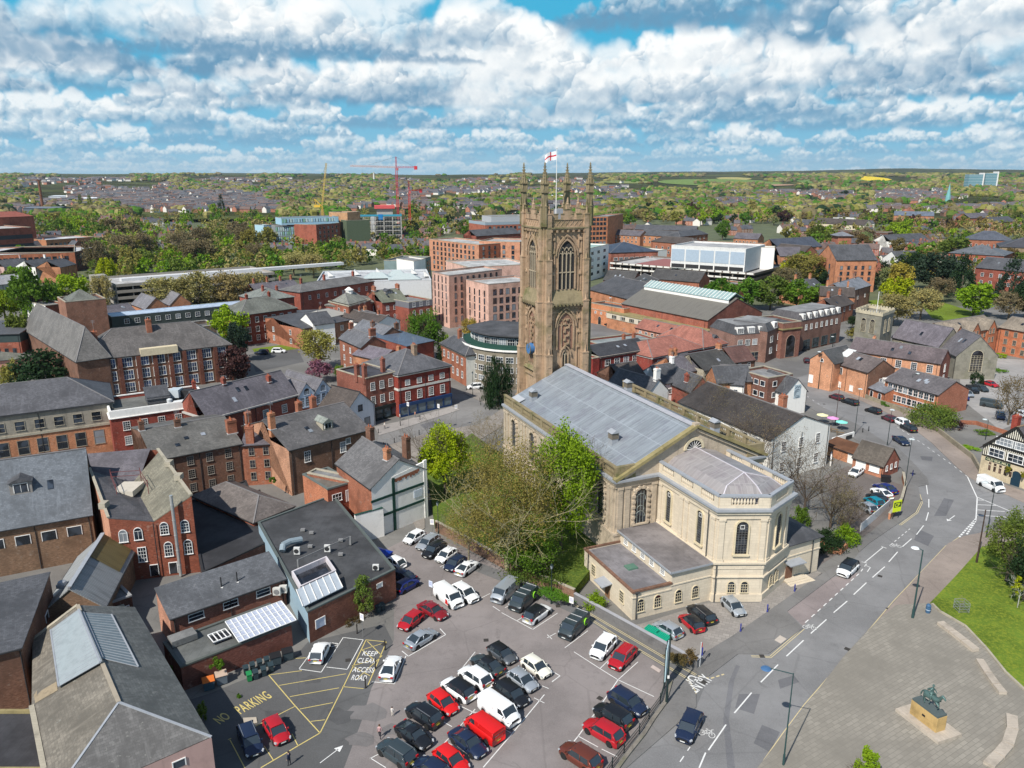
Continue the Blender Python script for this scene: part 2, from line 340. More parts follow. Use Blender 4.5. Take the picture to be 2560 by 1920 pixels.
def sheet(name,px,z,m,thick=0.0,**k):
 b=U(m);pts=[G(x,y,z)for x,y in px]
 ar=sum(p.x*q.y-q.x*p.y for p,q in zip(pts,pts[1:]+pts[:1]))
 if ar<0:pts.reverse()
 if thick:b.prism([(p.x,p.y)for p in pts],z-thick,z)
 else:b.poly([tuple(p)for p in pts])
 return struct(name,b,**k)
ASPH=mat('ground',(.155,.152,.150));ASPH_D=mat('ground',(.105,.105,.105));ASPH_P=mat('ground',(.215,.192,.185));PAVE=mat('paving',(.30,.275,.25),ang=23);PAVE_B=mat('paving',(.285,.262,.222),ang=-32,bw=1.05,bh=.5)
PATH=mat('ground',(.27,.225,.195));PAVE_D=mat('ground',(.17,.165,.16));KERB=mp((.36,.33,.30));GRASS=mat('grass',(.105,.165,.022))
b=U(mat('ground',(.17,.165,.155)));b.quad((-900,-60,0),(1100,-60,0),(1100,360,0),(-900,360,0));struct('ground',b)
b=U(mat('ground',(.105,.12,.062),stain=.5));b.quad((-900,360,0),(1100,360,0),(1100,1100,0),(-900,1100,0));struct('garden_ground',b)
Lk=[(1565,1920),(1741,1767),(1773,1689),(1845,1634),(1921,1634),(2007,1570),(1968,1528),(2082,1442),(2130,1405),(2148,1380),(2175,1356),(2287,1280),(2302,1254),(2296,1216),(2322,1210),(2319,1196),(2282,1155),(2244,1118),(2209,1102),(2140,1059),(2036,1007),(2000,980),(1960,955)]
Rk=[(1893,1920),(2110,1640),(2293,1440),(2371,1358),(2409,1340),(2470,1328),(2620,1302),(2620,1275),(2560,1256),(2423,1193),(2392,1167),(2330,1107),(2280,1068),(2215,1030),(2150,1000),(2092,972),(2040,955),(2020,935)]
Lk2=[(1480,1990)]+Lk[0:];Rk2=[(1840,1990)]+Rk
sheet('main_road',Lk2+Rk2[::-1],.02,mat('ground',(.20,.198,.198),stain=.8))
sheet('side_street',[(1480,800),(1590,800),(1700,835),(1990,905),(2105,845),(2135,862),(2020,962),(1920,905),(1880,900),(1600,850),(1480,838)],.015,ASPH)
sheet('far_road',[(2157,606),(2196,606),(2200,650),(2176,705),(2105,722),(2090,705),(2150,680),(2160,640)],.02,mat('ground',(.16,.16,.165)))
sheet('car_park_surface',[(700,1990),(860,1920),(905,1800),(928,1722),(985,1600),(985,1500),(990,1440),(960,1375),(1060,1325),(1225,1405),(1300,1450),(1440,1520),(1640,1650),(1690,1690),(1662,1740),(1600,1830),(1530,1920),(1480,1990)],.012,ASPH_P)
sheet('service_yard',[(700,1990),(860,1920),(905,1800),(928,1722),(960,1660),(985,1610),(960,1560),(770,1605),(730,1650),(520,1735),(440,1760),(540,1990)],.008,ASPH_D)
sheet('alley',[(1180,1400),(1290,1440),(1432,1503),(1657,1637),(1744,1684),(1773,1689),(1741,1767),(1741,1735),(1718,1700),(1650,1662),(1470,1552),(1300,1472),(1170,1420)],.016,mat('ground',(.15,.15,.15)))
sheet('pavement',[(1741,1767),(1740,1735),(1718,1702),(1668,1692),(1650,1745),(1600,1830),(1520,1935),(1450,1990),(1500,1990),(1565,1920)],.12,PAVE_D,.12)
sheet('pavement',[(1585,1560),(1700,1640),(1744,1680),(1773,1689),(1845,1634),(1921,1634),(2007,1570),(1968,1528),(2082,1442),(2130,1405),(2120,1398),(2045,1440),(1957,1462),(1898,1512),(1766,1513),(1590,1562)],.12,PAVE_D,.12)
sheet('cathedral_forecourt',[(1560,1565),(1600,1560),(1766,1508),(1898,1507),(1957,1456),(2044,1428),(2055,1432),(1960,1500),(1830,1590),(1760,1632),(1715,1650)],.135,PAVE,.01)
sheet('pavement',[(2148,1380),(2175,1356),(2287,1280),(2302,1254),(2296,1216),(2322,1210),(2319,1196),(2282,1155),(2244,1118),(2209,1102),(2140,1059),(2036,1007),(2000,980),(1990,1000),(2070,1045),(2140,1100),(2215,1130),(2262,1180),(2262,1230),(2250,1270),(2180,1330),(2140,1362)],.12,PAVE_D,.12)
sheet('pavement',[(2560,1256),(2423,1193),(2392,1167),(2330,1107),(2280,1068),(2215,1030),(2150,1000),(2092,972),(2100,962),(2172,990),(2240,1015),(2300,1042),(2350,1078),(2430,1142),(2452,1188),(2560,1228),(2660,1265),(2660,1285)],.12,PATH,.12)
sheet('plaza',[(1893,1920),(2110,1640),(2190,1555),(2240,1512),(2325,1507),(2348,1527),(2412,1564),(2464,1619),(2513,1680),(2600,1760),(2700,1860),(2700,2000),(1840,1990)],.12,PAVE_B,.12)
sheet('footpath',[(2190,1555),(2293,1440),(2371,1358),(2409,1340),(2470,1328),(2620,1302),(2640,1330),(2455,1366),(2389,1440),(2325,1507),(2240,1512)],.12,PATH,.12)
sheet('lawn',[(2325,1507),(2389,1440),(2455,1366),(2640,1330),(2900,1500),(2700,1790),(2600,1760),(2513,1680),(2464,1619),(2412,1564),(2348,1527)],.16,GRASS,.16)
sheet('pavement',[(936,1066),(1006,1052),(1129,1016),(1150,1024),(1010,1070),(948,1088)],.12,mat('ground',(.30,.28,.265)),.12)
sheet('street',[(948,1088),(1010,1070),(1150,1024),(1128,1000),(1128,985),(1160,985),(1250,1025),(1200,1060),(1085,1078),(960,1116),(935,1120)],.015,mat('ground',(.20,.195,.19)))
sheet('paved_square',[(935,1122),(960,1116),(1085,1078),(1200,1060),(1262,1062),(1180,1110),(1060,1190),(1062,1320),(1045,1330),(960,1150)],.11,mat('paving',(.29,.26,.23),ang=15),.11)
sheet('pavement',[(1160,983),(1175,968),(1240,985),(1300,1020),(1260,1062),(1200,1060),(1250,1025)],.12,mat('ground',(.26,.235,.21)),.12)
sheet('lower_car_park',[(2010,1440),(2110,1300),(2060,1190),(2120,1165),(2200,1195),(2265,1215),(2262,1232),(2255,1262),(2175,1330)],.014,mat('ground',(.15,.13,.12)))
sheet('east_car_park',[(2400,905),(2443,890),(2600,920),(2700,980),(2700,1050),(2540,1060),(2500,1075),(2405,1000),(2400,960)],.013,mat('ground',(.30,.29,.28)))
sheet('office_yard',[(2440,890),(2560,900),(2660,910),(2660,960),(2560,935),(2450,900)],.016,mat('ground',(.32,.31,.30)))
sheet('grass_verge',[(2170,752),(2205,748),(2215,762),(2175,768)],.03,GRASS)
sheet('park_lawn',[(2300,760),(2345,752),(2420,775),(2470,790),(2400,812),(2330,795)],.03,GRASS)
sheet('grass_field',[(75,535),(200,530),(260,560),(300,590),(200,600),(110,580)],.03,mat('grass',(.13,.22,.05)))
sheet('back_lawn',[(630,872),(735,858),(745,872),(640,886)],.03,GRASS)
sheet('back_car_park',[(620,886),(745,873),(760,905),(640,930)],.02,ASPH_D)
cy=[G(1088,1325),G(1225,1398),G(1300,1440),G(1432,1500),G(1480,1440),Vector((22,112,0)),Vector((6,150,0)),Vector((-4,160,0)),G(1180,1098),G(1066,1180)]
b=U(mat('grass',(.075,.125,.022)));b.prism([(p.x,p.y)for p in cy],0,1.5);struct('churchyard_lawn',b)
def wallrun(name,pts,h,t,m,label,cat='wall',cap=None,z0=0,group=None):
 b=U(m);
 for p,q in zip(pts,pts[1:]):
  d=(q-p).to_2d().normalized();nx,ny=-d.y*t/2,d.x*t/2
  b.prism([(p.x-nx,p.y-ny),(q.x-nx,q.y-ny),(q.x+nx,q.y+ny),(p.x+nx,p.y+ny)][::1],z0,z0+h)
 o=b.build(name,label=label,cat=cat,group=group)
 if cap:
  c=MB().use(cap)
  for p,q in zip(pts,pts[1:]):
   d=(q-p).to_2d().normalized();t2=t+.12;nx,ny=-d.y*t2/2,d.x*t2/2
   c.prism([(p.x-nx,p.y-ny),(q.x-nx,q.y-ny),(q.x+nx,q.y+ny),(p.x+nx,p.y+ny)],z0+h+.003,z0+h+.1)
  c.build('coping',parent=o)
 return o
wallrun('churchyard_wall',[G(1090,1327),G(1225,1401),G(1300,1443),G(1436,1503)],1.9,.35,mk((.25,.15,.10)),'mossy brick wall along the back of the car park below the churchyard trees',cap=COPING)
wallrun('alley_wall',[G(1436,1503),G(1530,1555),G(1700,1650),G(1738,1672),G(1752,1662)],1.3,.35,mo((.17,.165,.165),streak=.3),'low grey stone wall with a hedge on top beside the alley',cap=mp((.36,.36,.38)))
PW=mp((.72,.72,.70),var=.5,ns=6.0);PY_=mp((.62,.50,.18),var=.5,ns=6.0);PYB=mp((.60,.50,.28),var=.5,ns=5.0)
def line(b,p,q,w,z=.03):
 p=Vector(p);q=Vector(q);d=(q-p).normalized();n=Vector((-d.y,d.x,0))*w/2;zz=Vector((0,0,z))
 p=Vector((p.x,p.y,0));q=Vector((q.x,q.y,0));b.quad(p-n+zz,q-n+zz,q+n+zz,p+n+zz)
def pline(b,px,w,z=.03):
 pts=[G(*p)for p in px]
 for p,q in zip(pts,pts[1:]):line(b,p,q,w,z)
def dashes(b,px,w,on,off,z=.03,ph=0):
 pts=[G(*p)for p in px];pos=-ph;
 for p,q in zip(pts,pts[1:]):
  L=(q-p).length;d=(q-p)/L;s=pos
  while s<L:
   a,e=max(0,s),min(L,s+on)
   if e>a:line(b,p+d*a,p+d*e,w,z)
   s+=on+off
  pos=s-L
def mark(name,fn,m):
 b=U(m);fn(b);return struct(name,b)
mark('centre_line_marking',lambda b:([pline(b,[p,q],.16)for p,q in [((1748,1920),(1764,1882)),((1771,1876),(1815,1812)),((1836,1783),(1879,1732)),((1902,1706),(1945,1662)),((1966,1641),(2009,1601)),((2027,1584),(2066,1549)),((2084,1532),(2118,1503)),((2134,1487),(2166,1457)),((2181,1444),(2212,1417)),((2222,1405),(2244,1380)),((2256,1367),(2279,1347)),((2291,1337),(2309,1314)),((2315,1302),(2321,1281)),((2322,1269),(2322,1248)),((2319,1236),(2316,1213))]]),PW)
mark('cycle_lane_marking',lambda b:(dashes(b,[(2013,1557),(2150,1432),(2170,1405)],.14,1.0,1.0),dashes(b,[(1700,1905),(1725,1868)],.12,1,1),pline(b,[(2162,1406),(2208,1368)],.14),pline(b,[(2154,1405),(2168,1408)],.14),pline(b,[(2203,1366),(2216,1371)],.14),dashes(b,[(2227,1362),(2275,1322)],.12,.8,.8),pline(b,[(2162,1413),(2176,1419),(2168,1430)],.12)),PW)
mark('give_way_marking',lambda b:(dashes(b,[(2398,1343),(2440,1297)],.3,.7,.35),dashes(b,[(2417,1336),(2440,1300)],.3,.7,.35),pline(b,[(2440,1297),(2443,1245),(2419,1193)],.2),*[pline(b,p,.2)for p in [[(2443,1250),(2462,1251)],[(2443,1262),(2490,1264)],[(2443,1275),(2512,1279)],[(2441,1288),(2560,1296)],[(2443,1243),(2520,1276),(2580,1300)]]]),PW)
mark('edge_dash_marking',lambda b:(dashes(b,[(2419,1192),(2384,1165),(2300,1105),(2240,1066)],.14,1.0,1.4),dashes(b,[(2150,1085),(2090,1040),(2010,985)],.12,1,2.5)),PW)
def dy(b,px,off=.28):
 pts=[G(*p)for p in px]
 for k in (-off/2,off/2):
  pr=None
  for i,p in enumerate(pts):
   d=(pts[min(i+1,len(pts)-1)]-pts[max(i-1,0)]).normalized();n=Vector((-d.y,d.x,0))*k;c=p+n
   if pr is not None:line(b,pr,c,.1,.032)
   pr=c
mark('double_yellow_marking',lambda b:(dy(b,[(1912,1903),(1960,1835),(2012,1765),(2116,1645),(2180,1570),(2235,1505),(2290,1447),(2366,1366),(2400,1344)]),dy(b,[(1878,1641),(1926,1643),(1948,1624),(2008,1572)]),dy(b,[(2250,1313),(2292,1282),(2304,1257),(2298,1236)])),PYB)
mark('alley_yellow_marking',lambda b:(dy(b,[(1436,1512),(1560,1585),(1657,1642),(1740,1688)]),dy(b,[(1476,1548),(1560,1603),(1651,1657),(1716,1695),(1737,1730),(1733,1760)]),dashes(b,[(1745,1690),(1775,1697),(1810,1686)],.2,.5,.3)),PYB)
def bays(b,a0,a1,n,dpx,w=.1,first=0):
 A=G(*a0);B_=G(*a1)
 for i in range(n):line(b,A.lerp(B_,i/(n-1)),A.lerp(B_,i/(n-1))+dpx,w)
def bayset(b):
 spine=[(1205,1920),(1285,1829),(1360,1738),(1399,1690)]
 pline(b,[(1208,1919),(1285,1829),(1361,1737)],.12);pline(b,[(1380,1705),(1400,1690),(1383,1680)],.12)
 pline(b,[(1094,1875),(1135,1833),(1188,1773)],.1);pline(b,[(1143,1686),(1188,1630)],.1)
 for p,q in [((1115,1855),(1160,1880)),((1160,1812),(1240,1858)),((1185,1780),(1278,1833)),((1108,1805),(1130,1817)),((1150,1765),(1185,1782)),((1335,1745),(1361,1758)),((1255,1715),(1278,1700)),((1355,1715),(1372,1722)),((925,1895),(965,1920)),((925,1897),(948,1885)),((1040,1890),(1075,1913))]:pline(b,[p,q],.1)
 pline(b,[(1424,1868),(1446,1840),(1490,1780),(1545,1700)],.12)
 for p,q in [((1444,1840),(1495,1868)),((1504,1873),(1545,1893)),((1545,1700),(1635,1742)),((1545,1700),(1500,1672)),((1545,1700),(1595,1655)),((1500,1672),(1520,1652)),((1500,1672),(1435,1630)),((1412,1620),(1470,1577)),((1380,1598),(1368,1587)),((1368,1595),(1390,1583)),((1332,1574),(1394,1533)),((1330,1573),(1254,1532)),((1293,1552),(1312,1540)),((1262,1520),(1278,1512)),((1250,1528),(1232,1516)),((1200,1497),(1225,1484))]:pline(b,[p,q],.1)
 pline(b,[(1021,1641),(1114,1587),(1100,1572)],.12);pline(b,[(1021,1641),(1005,1628)],.12);pline(b,[(931,1705),(986,1710),(1015,1640)],.12)
 for p,q in [((1023,1365),(1045,1353)),((1078,1391),(1098,1378)),((1100,1418),(1118,1408))]:pline(b,[p,q],.1)
mark('bay_line_marking',bayset,PW)
mark('yard_bay_marking',lambda b:(pline(b,[(748,1672),(777,1633),(850,1611),(838,1608)],.1),pline(b,[(748,1673),(803,1681),(858,1594),(908,1600),(868,1674),(816,1668)],.11),pline(b,[(846,1611),(830,1607)],.1)),PW)
mark('yellow_hatch_marking',lambda b:(pline(b,[(671,1687),(735,1762),(800,1833),(860,1714),(915,1600),(966,1605),(920,1713)],.12),pline(b,[(800,1833),(740,1868),(652,1920)],.13),pline(b,[(856,1717),(909,1722)],.1),
 *[pline(b,p,.1)for p in [[(671,1688),(755,1677)],[(698,1714),(865,1685)],[(725,1742),(848,1720)],[(750,1773),(832,1757)],[(777,1804),(812,1800)],[(738,1766),(635,1818)],[(728,1728),(764,1648)][:0]or [(728,1647),(765,1645)]]],
 *[pline(b,p,.1)for p in [[(575,1850),(612,1920)],[(660,1865),(683,1900)],[(730,1835),(745,1865)],[(570,1850),(578,1846)],[(918,1603),(955,1640),(890,1700)],[(966,1606),(905,1625),(935,1650),(880,1665),(925,1690)]]]),PY_)
def ground_text(name,txt,a,b_,m,hgt,squeeze=1.0,z=.035,space=1.0):
 cu=bpy.data.curves.new(name,'FONT');cu.body=txt;cu.size=1;cu.space_character=space;cu.offset=.012
 o=bpy.data.objects.new(name,cu);COL.objects.link(o);dg=bpy.context.evaluated_depsgraph_get();me=bpy.data.meshes.new_from_object(o.evaluated_get(dg));COL.objects.unlink(o);bpy.data.objects.remove(o)
 A=G(*a)if len(a)==2 else Vector(a);B2=G(*b_)if len(b_)==2 else Vector(b_);co=np.empty(len(me.vertices)*3,'f');me.vertices.foreach_get('co',co);co=co.reshape(-1,3)
 w=co[:,0].max()-co[:,0].min();L=(B2-A).length;co[:,0]=(co[:,0]-co[:,0].min())*L/w;co[:,1]*=hgt/.7;me.vertices.foreach_set('co',co.ravel());me.materials.clear();me.materials.append(m);me.update();uvmesh(me)
 return link(name,me,None,(A.x,A.y,z),math.atan2(B2.y-A.y,B2.x-A.x),kind='structure')
ground_text('painted_words','NO',(550,1811),(578,1794),PY_,1.5)
ground_text('painted_words','PARKING',(602,1786),(681,1743),PY_,1.7,space=1.15)
for t,y,x0,x1 in [('KEEP',1639,905,941),('CLEAR',1657,892,938),('ACCESS',1680,880,933),('ROAD',1700,877,914)]:
 ground_text('painted_words',t,(x0,y),(x1,y+2),PW,1.0,space=1.1)
ground_text('painted_words','NO',(1728,1718),(1749,1697),PW,1.3)
ground_text('painted_words','ENTRY',(1741,1733),(1783,1699),PW,1.6)
def bike(b,c,s,ang):
 C0=G(*c)
 def P(x,y):return C0+Vector((x*math.cos(ang)-y*math.sin(ang),x*math.sin(ang)+y*math.cos(ang),0))*s
 for cx in (-.55,.55):
  ring=[P(cx+.34*math.cos(t),.05+.42*math.sin(t))for t in np.linspace(0,2*math.pi,13)]
  for p,q in zip(ring,ring[1:]):line(b,p,q,.07*s)
 for a,e in [((-.55,.05),(-.15,.7)),((-.15,.7),(.4,.75)),((.4,.75),(0,.05)),((0,.05),(-.55,.05)),((0,.05),(-.15,.7)),((.55,.05),(.35,.95)),((.35,.95),(.55,1.0)),((-.28,.85),(-.02,.85))]:line(b,P(*a),P(*e),.07*s)
mark('cycle_symbol_marking',lambda b:(bike(b,(1767,1836),1.0,R(-25)),bike(b,(2024,1570),1.0,R(-20)),bike(b,(2239,1366),1.0,R(-10))),PW)
def arrow(b,p,q,w=.15,hw=.45):
 A=G(*p);B2=G(*q);d=(B2-A).normalized();n=Vector((-d.y,d.x,0));line(b,A,B2-d*.7,w);z=Vector((0,0,.03));b.poly([B2-d*.9-n*hw+z,B2+z,B2-d*.9+n*hw+z][::1])
mark('arrow_marking',lambda b:(arrow(b,(2387,1289),(2368,1303)),arrow(b,(800,1908),(858,1864),.1)),PW)
for k,q in enumerate([[(1847,1735),(1900,1735),(1885,1785),(1838,1770)],[(1905,1812),(1950,1830),(1925,1880),(1884,1858)],[(2295,1322),(2335,1340),(2320,1365),(2285,1350)],[(2360,1245),(2385,1250),(2365,1290),(2335,1290)],[(2300,1140),(2332,1142),(2330,1152),(2305,1150)],[(1945,1700),(1985,1688),(1998,1705),(1950,1722)],[(1175,1730),(1260,1770),(1240,1790),(1170,1760)][:0]or [(1050,1062),(1085,1052),(1095,1062),(1062,1072)]]):
 sheet('tarmac_patch',q,.024,mat('ground',(.135,.135,.142)))
sheet('tarmac_trench',[(1818,1920),(1838,1920),(1822,1800),(1836,1700),(1850,1665),(1840,1662),(1822,1705),(1808,1800)],.022,mat('ground',(.16,.16,.168)))
sheet('parking_bay_surface',[(1968,1529),(2082,1443),(2150,1432),(2090,1488),(2007,1565)],.023,mat('ground',(.24,.205,.20)))
sheet('tactile_paving',[(1936,1600),(1950,1588),(1967,1597),(1952,1609)],.125,mp((.50,.44,.38)))
sheet('tactile_paving',[(1626,1668),(1632,1662),(1653,1675),(1648,1682)],.125,mp((.50,.42,.38)))
random.seed(5)
for k,(x,y,w) in enumerate([(915,1780,60),(985,1825,40),(905,1850,50),(850,1790,50),(780,1700,30),(690,1790,40)]):
 sheet('oil_stain',[(x+w*random.uniform(.5,1.1)*math.cos(a),y+w*.42*random.uniform(.5,1.1)*math.sin(a))for a in np.linspace(0,6.28,12)[:-1]],.027+k*.0004,mat('ground',(.165,.155,.152)if x>900 else (.085,.085,.086)))
for k,(x,y) in enumerate([(1905,1640),(1760,1705),(2222,1522),(2118,1622),(2300,1250),(960,1610),(1215,1600),(1500,1745),(1395,1515),(2250,1110),(2060,1010),(1000,1090),(870,1650),(2200,1440)]):
 P=G(x,y,.05);b=U(mp((.06,.055,.05),metal=.3));b.T=Matrix.Translation(P) @ Matrix.Rotation(.8*k,4,'Z');b.box(-.32,-.32,-.03,.32,.32,0);b.T=None;struct('drain_cover',b)
_W={}
def win_meshes(w,h,style,fm,gm):
 key=(round(w,2),round(h,2),style,fm.name,gm.name)
 if key in _W:return _W[key]
 t=.09 if w<2.5 else .13;fr=MB().use(fm);gl=MB().use(gm);arch=style.startswith('arch');r=w/2;zt=h-(r if arch else 0)
 fr.box(-w/2-t,-.09,0,-w/2,.05,zt);fr.box(w/2,-.09,0,w/2+t,.05,zt)
 if arch:
  n=8;pts=[(r*math.cos(math.pi*i/n),zt+r*math.sin(math.pi*i/n))for i in range(n+1)];po=[((r+t)*math.cos(math.pi*i/n),zt+(r+t)*math.sin(math.pi*i/n))for i in range(n+1)]
  for i in range(n):
   a,b2,c,d=pts[i],pts[i+1],po[i+1],po[i];fr.add([(a[0],-.09,a[1]),(b2[0],-.09,b2[1]),(c[0],-.09,c[1]),(d[0],-.09,d[1]),(a[0],.05,a[1]),(b2[0],.05,b2[1]),(c[0],.05,c[1]),(d[0],.05,d[1])],[(0,1,2,3),(0,4,5,1),(3,2,6,7)])
  gl.poly([(-r,-.03,0),(r,-.03,0)]+[(x,-.03,z)for x,z in pts])
 else:
  fr.box(-w/2-t,-.09,h,w/2+t,.05,h+t);gl.poly([(-r,-.03,0),(r,-.03,0),(r,-.03,h),(-r,-.03,h)])
 if 'bare' not in style:fr.box(-w/2-t-.06,-.17,-.1,w/2+t+.06,.05,0)
 b=.045 if w<1.6 else .06
 nv,nh={'sash':(1,1),'archsash':(1,1),'geo':(2,3),'arch':(0,0),'bare':(0,0),'plain':(0,0),'three':(2,1),'grid':(3,3),'archlead':(3,9),'archgeo':(2,3),'barev':(1,0),'half':(0,1),'five':(4,1),'lights':(3,0)}.get(style,(1,1))
 for i in range(nv):x=-w/2+w*(i+1)/(nv+1);fr.box(x-b/2,-.06,0,x+b/2,-.02,(zt if arch else h))
 for i in range(nh):z=(zt if arch else h)*(i+1)/(nh+(0 if arch else 1));fr.box(-w/2,-.065,z-b/2,w/2,-.02,z+b/2)
 if style=='hood':pass
 _W[key]=(fr.mesh('window'),gl.mesh('pane'));return _W[key]
def put_window(parent,P,rz,w,h,style='sash',fm=None,gm=None,name='window'):
 a,b=win_meshes(w,h,style,fm or FRAME,gm or GLASS)
 o=link(name,a,parent,P,rz);link('pane',b,o);return o
def put_windows(parent,p0,d,L,spec,org):
 n=spec['n'];w=spec.get('w',1.0);h=spec.get('h',1.5);m0,m1=spec.get('m',(.06,.06));rz=math.atan2(d[1],d[0])
 hs=h if isinstance(h,(list,tuple))else [h]*len(spec['rows'])
 for zi,z in enumerate(spec['rows']):
  for i in range(n):
   if (i,zi) in spec.get('skip',()):continue
   s=L*(m0+(1-m0-m1)*((i+.5)/n))
   put_window(parent,(p0[0]+d[0]*s-org.x,p0[1]+d[1]*s-org.y,z),rz,w,hs[zi],spec.get('style','sash'),spec.get('fm'),spec.get('gm'),spec.get('name','window'))
FOOT=[]
def building(name,label,A,B,C,h,roof='G',rise=2.5,wall=B_RED,rm=SLATE,win=(),chim=(),base=0,over=.35,cat="building",group=None,coping=None,band=None,rw=None,cornice=None,extra=None,gut=True,ridgem=None,parapet=.7,wmats=None,eave_l=None,extent=None):
 P0=G(*A,h)if len(A)==2 else Vector(A).to_3d();P1=G(*B,h)if len(B)==2 else Vector(B).to_3d();P0.z=P1.z=0
 u=P1-P0;L=u.length;ud=u/L;nrm=Vector((-ud.y,ud.x,0))
 if isinstance(C,(int,float)):v=nrm*C
 elif len(C)==3 and C[0]=='p':       # adjacent far corner next to A, kept square
  q=G(C[1],C[2],h);q.z=0;v=nrm*max(2,(q-P0).dot(nrm))
 else:q=G(*C,h)if len(C)==2 else Vector(C);q.z=0;v=q-P0
 Dv=v.length;vd=v/Dv
 if extent:P1=P0+ud*extent;L=extent
 FOOT.append((P0.copy(),ud,L,nrm,v.dot(nrm)));org=P0.copy();root=empty(name,org,label,cat,group)
 def pt(s,t,z):q=ud*s+vd*t;return Vector((q.x,q.y,z))
 if isinstance(rise,tuple):
  mid=org+(vd*Dv/2 if roof in 'GH' else ud*L/2);rz_=plane_hit(rise[0],rise[1],mid,ud if roof in 'GH' else vd).z;rise=max(.6,min(9,rz_-h))
 top=h
 W_=MB().use(wall);wm=wmats or {}
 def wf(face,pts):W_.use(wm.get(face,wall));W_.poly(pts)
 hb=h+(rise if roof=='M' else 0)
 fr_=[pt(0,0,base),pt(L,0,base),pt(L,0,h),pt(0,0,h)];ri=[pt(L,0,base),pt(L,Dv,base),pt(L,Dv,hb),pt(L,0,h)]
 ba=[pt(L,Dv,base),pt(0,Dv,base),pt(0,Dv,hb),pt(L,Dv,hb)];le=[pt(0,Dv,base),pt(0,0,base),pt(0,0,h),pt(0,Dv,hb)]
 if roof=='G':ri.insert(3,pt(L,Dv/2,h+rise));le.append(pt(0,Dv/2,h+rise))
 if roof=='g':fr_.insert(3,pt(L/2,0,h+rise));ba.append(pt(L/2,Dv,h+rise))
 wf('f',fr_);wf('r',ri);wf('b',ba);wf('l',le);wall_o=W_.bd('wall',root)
 def ring(b,pr,z0,z1):
  for s0,t0,s1,t1 in ((-pr,-pr,L+pr,.01),(-pr,Dv-.01,L+pr,Dv+pr),(-pr,.01,.01,Dv-.01),(L-.01,.01,L+pr,Dv-.01)):b.prism([p2(pt,s0,t0),p2(pt,s1,t0),p2(pt,s1,t1),p2(pt,s0,t1)],z0,z1)
 if band:
  b=MB()
  for bm,z0,z1,pr in band:
   b.use(bm);ring(b,pr,z0,z1)
  b.bd('cornice',root)
 if cornice:
  b=U(cornice);ring(b,.3,h-.45,h+.02);b.bd('cornice',root)
 Rf=MB().use(rm);o=over;z=h+.05;t=.16;rd=ridgem or mp((.20,.19,.19))
 if roof=='G':
  k=rise/(Dv/2);Rf.slab([pt(-o*.5,-o,z-k*o),pt(L+o*.5,-o,z-k*o),pt(L+o*.5,Dv/2,z+rise),pt(-o*.5,Dv/2,z+rise)],t);Rf.slab([pt(L+o*.5,Dv+o,z-k*o),pt(-o*.5,Dv+o,z-k*o),pt(-o*.5,Dv/2,z+rise),pt(L+o*.5,Dv/2,z+rise)],t)
  Rf.use(rd).beam(pt(-o*.5,Dv/2,z+rise+.03),pt(L+o*.5,Dv/2,z+rise+.03),.28,.16)
 elif roof=='g':
  k=rise/(L/2);Rf.slab([pt(-o,Dv+o*.5,z-k*o),pt(-o,-o*.5,z-k*o),pt(L/2,-o*.5,z+rise),pt(L/2,Dv+o*.5,z+rise)],t);Rf.slab([pt(L+o,-o*.5,z-k*o),pt(L+o,Dv+o*.5,z-k*o),pt(L/2,Dv+o*.5,z+rise),pt(L/2,-o*.5,z+rise)],t)
  Rf.use(rd).beam(pt(L/2,-o*.5,z+rise+.03),pt(L/2,Dv+o*.5,z+rise+.03),.28,.16)
 elif roof=='H':
  c=[pt(-o,-o,z),pt(L+o,-o,z),pt(L+o,Dv+o,z),pt(-o,Dv+o,z)];rr=rw if rw else min(L,Dv)/2
  if L>=Dv:r0,r1=pt(rr,Dv/2,z+rise),pt(max(L-rr,rr+.01),Dv/2,z+rise);Rf.poly([c[0],c[1],r1,r0]);Rf.poly([c[1],c[2],r1]);Rf.poly([c[2],c[3],r0,r1]);Rf.poly([c[3],c[0],r0])
  else:r0,r1=pt(L/2,rr,z+rise),pt(L/2,max(Dv-rr,rr+.01),z+rise);Rf.poly([c[0],c[1],r0]);Rf.poly([c[1],c[2],r1,r0]);Rf.poly([c[2],c[3],r1]);Rf.poly([c[3],c[0],r0,r1])
  Rf.poly([p-Vector((0,0,.15))for p in c[::-1]]);
  for i in range(4):a_,b_=c[i],c[(i+1) % 4];Rf.quad(a_-Vector((0,0,.15)),b_-Vector((0,0,.15)),b_,a_)
  Rf.use(rd);[Rf.beam(p,q,.22,.12)for p,q in ((r0,r1),(c[0],r0),(c[1],r1 if L>=Dv else r0),(c[2],r1),(c[3],r0 if L>=Dv else r1))]
 elif roof=='M':
  k=rise/Dv;Rf.slab([pt(-o*.4,-o,z-k*o),pt(L+o*.4,-o,z-k*o),pt(L+o*.4,Dv+.1,z+rise),pt(-o*.4,Dv+.1,z+rise)],t)
 elif roof=='F':
  Rf.slab([pt(.25,.25,h-parapet),pt(L-.25,.25,h-parapet),pt(L-.25,Dv-.25,h-parapet),pt(.25,Dv-.25,h-parapet)],.2)
 elif roof=='B':      # mansard
  i=1.6;c=[pt(-.1,-.1,z),pt(L+.1,-.1,z),pt(L+.1,Dv+.1,z),pt(-.1,Dv+.1,z)];d=[pt(i,i,z+rise),pt(L-i,i,z+rise),pt(L-i,Dv-i,z+rise),pt(i,Dv-i,z+rise)]
  for q in range(4):Rf.quad(c[q],c[(q+1) % 4],d[(q+1) % 4],d[q])
  Rf.use(FELT_L).poly(d)
 roof_o=Rf.bd('roof',root)
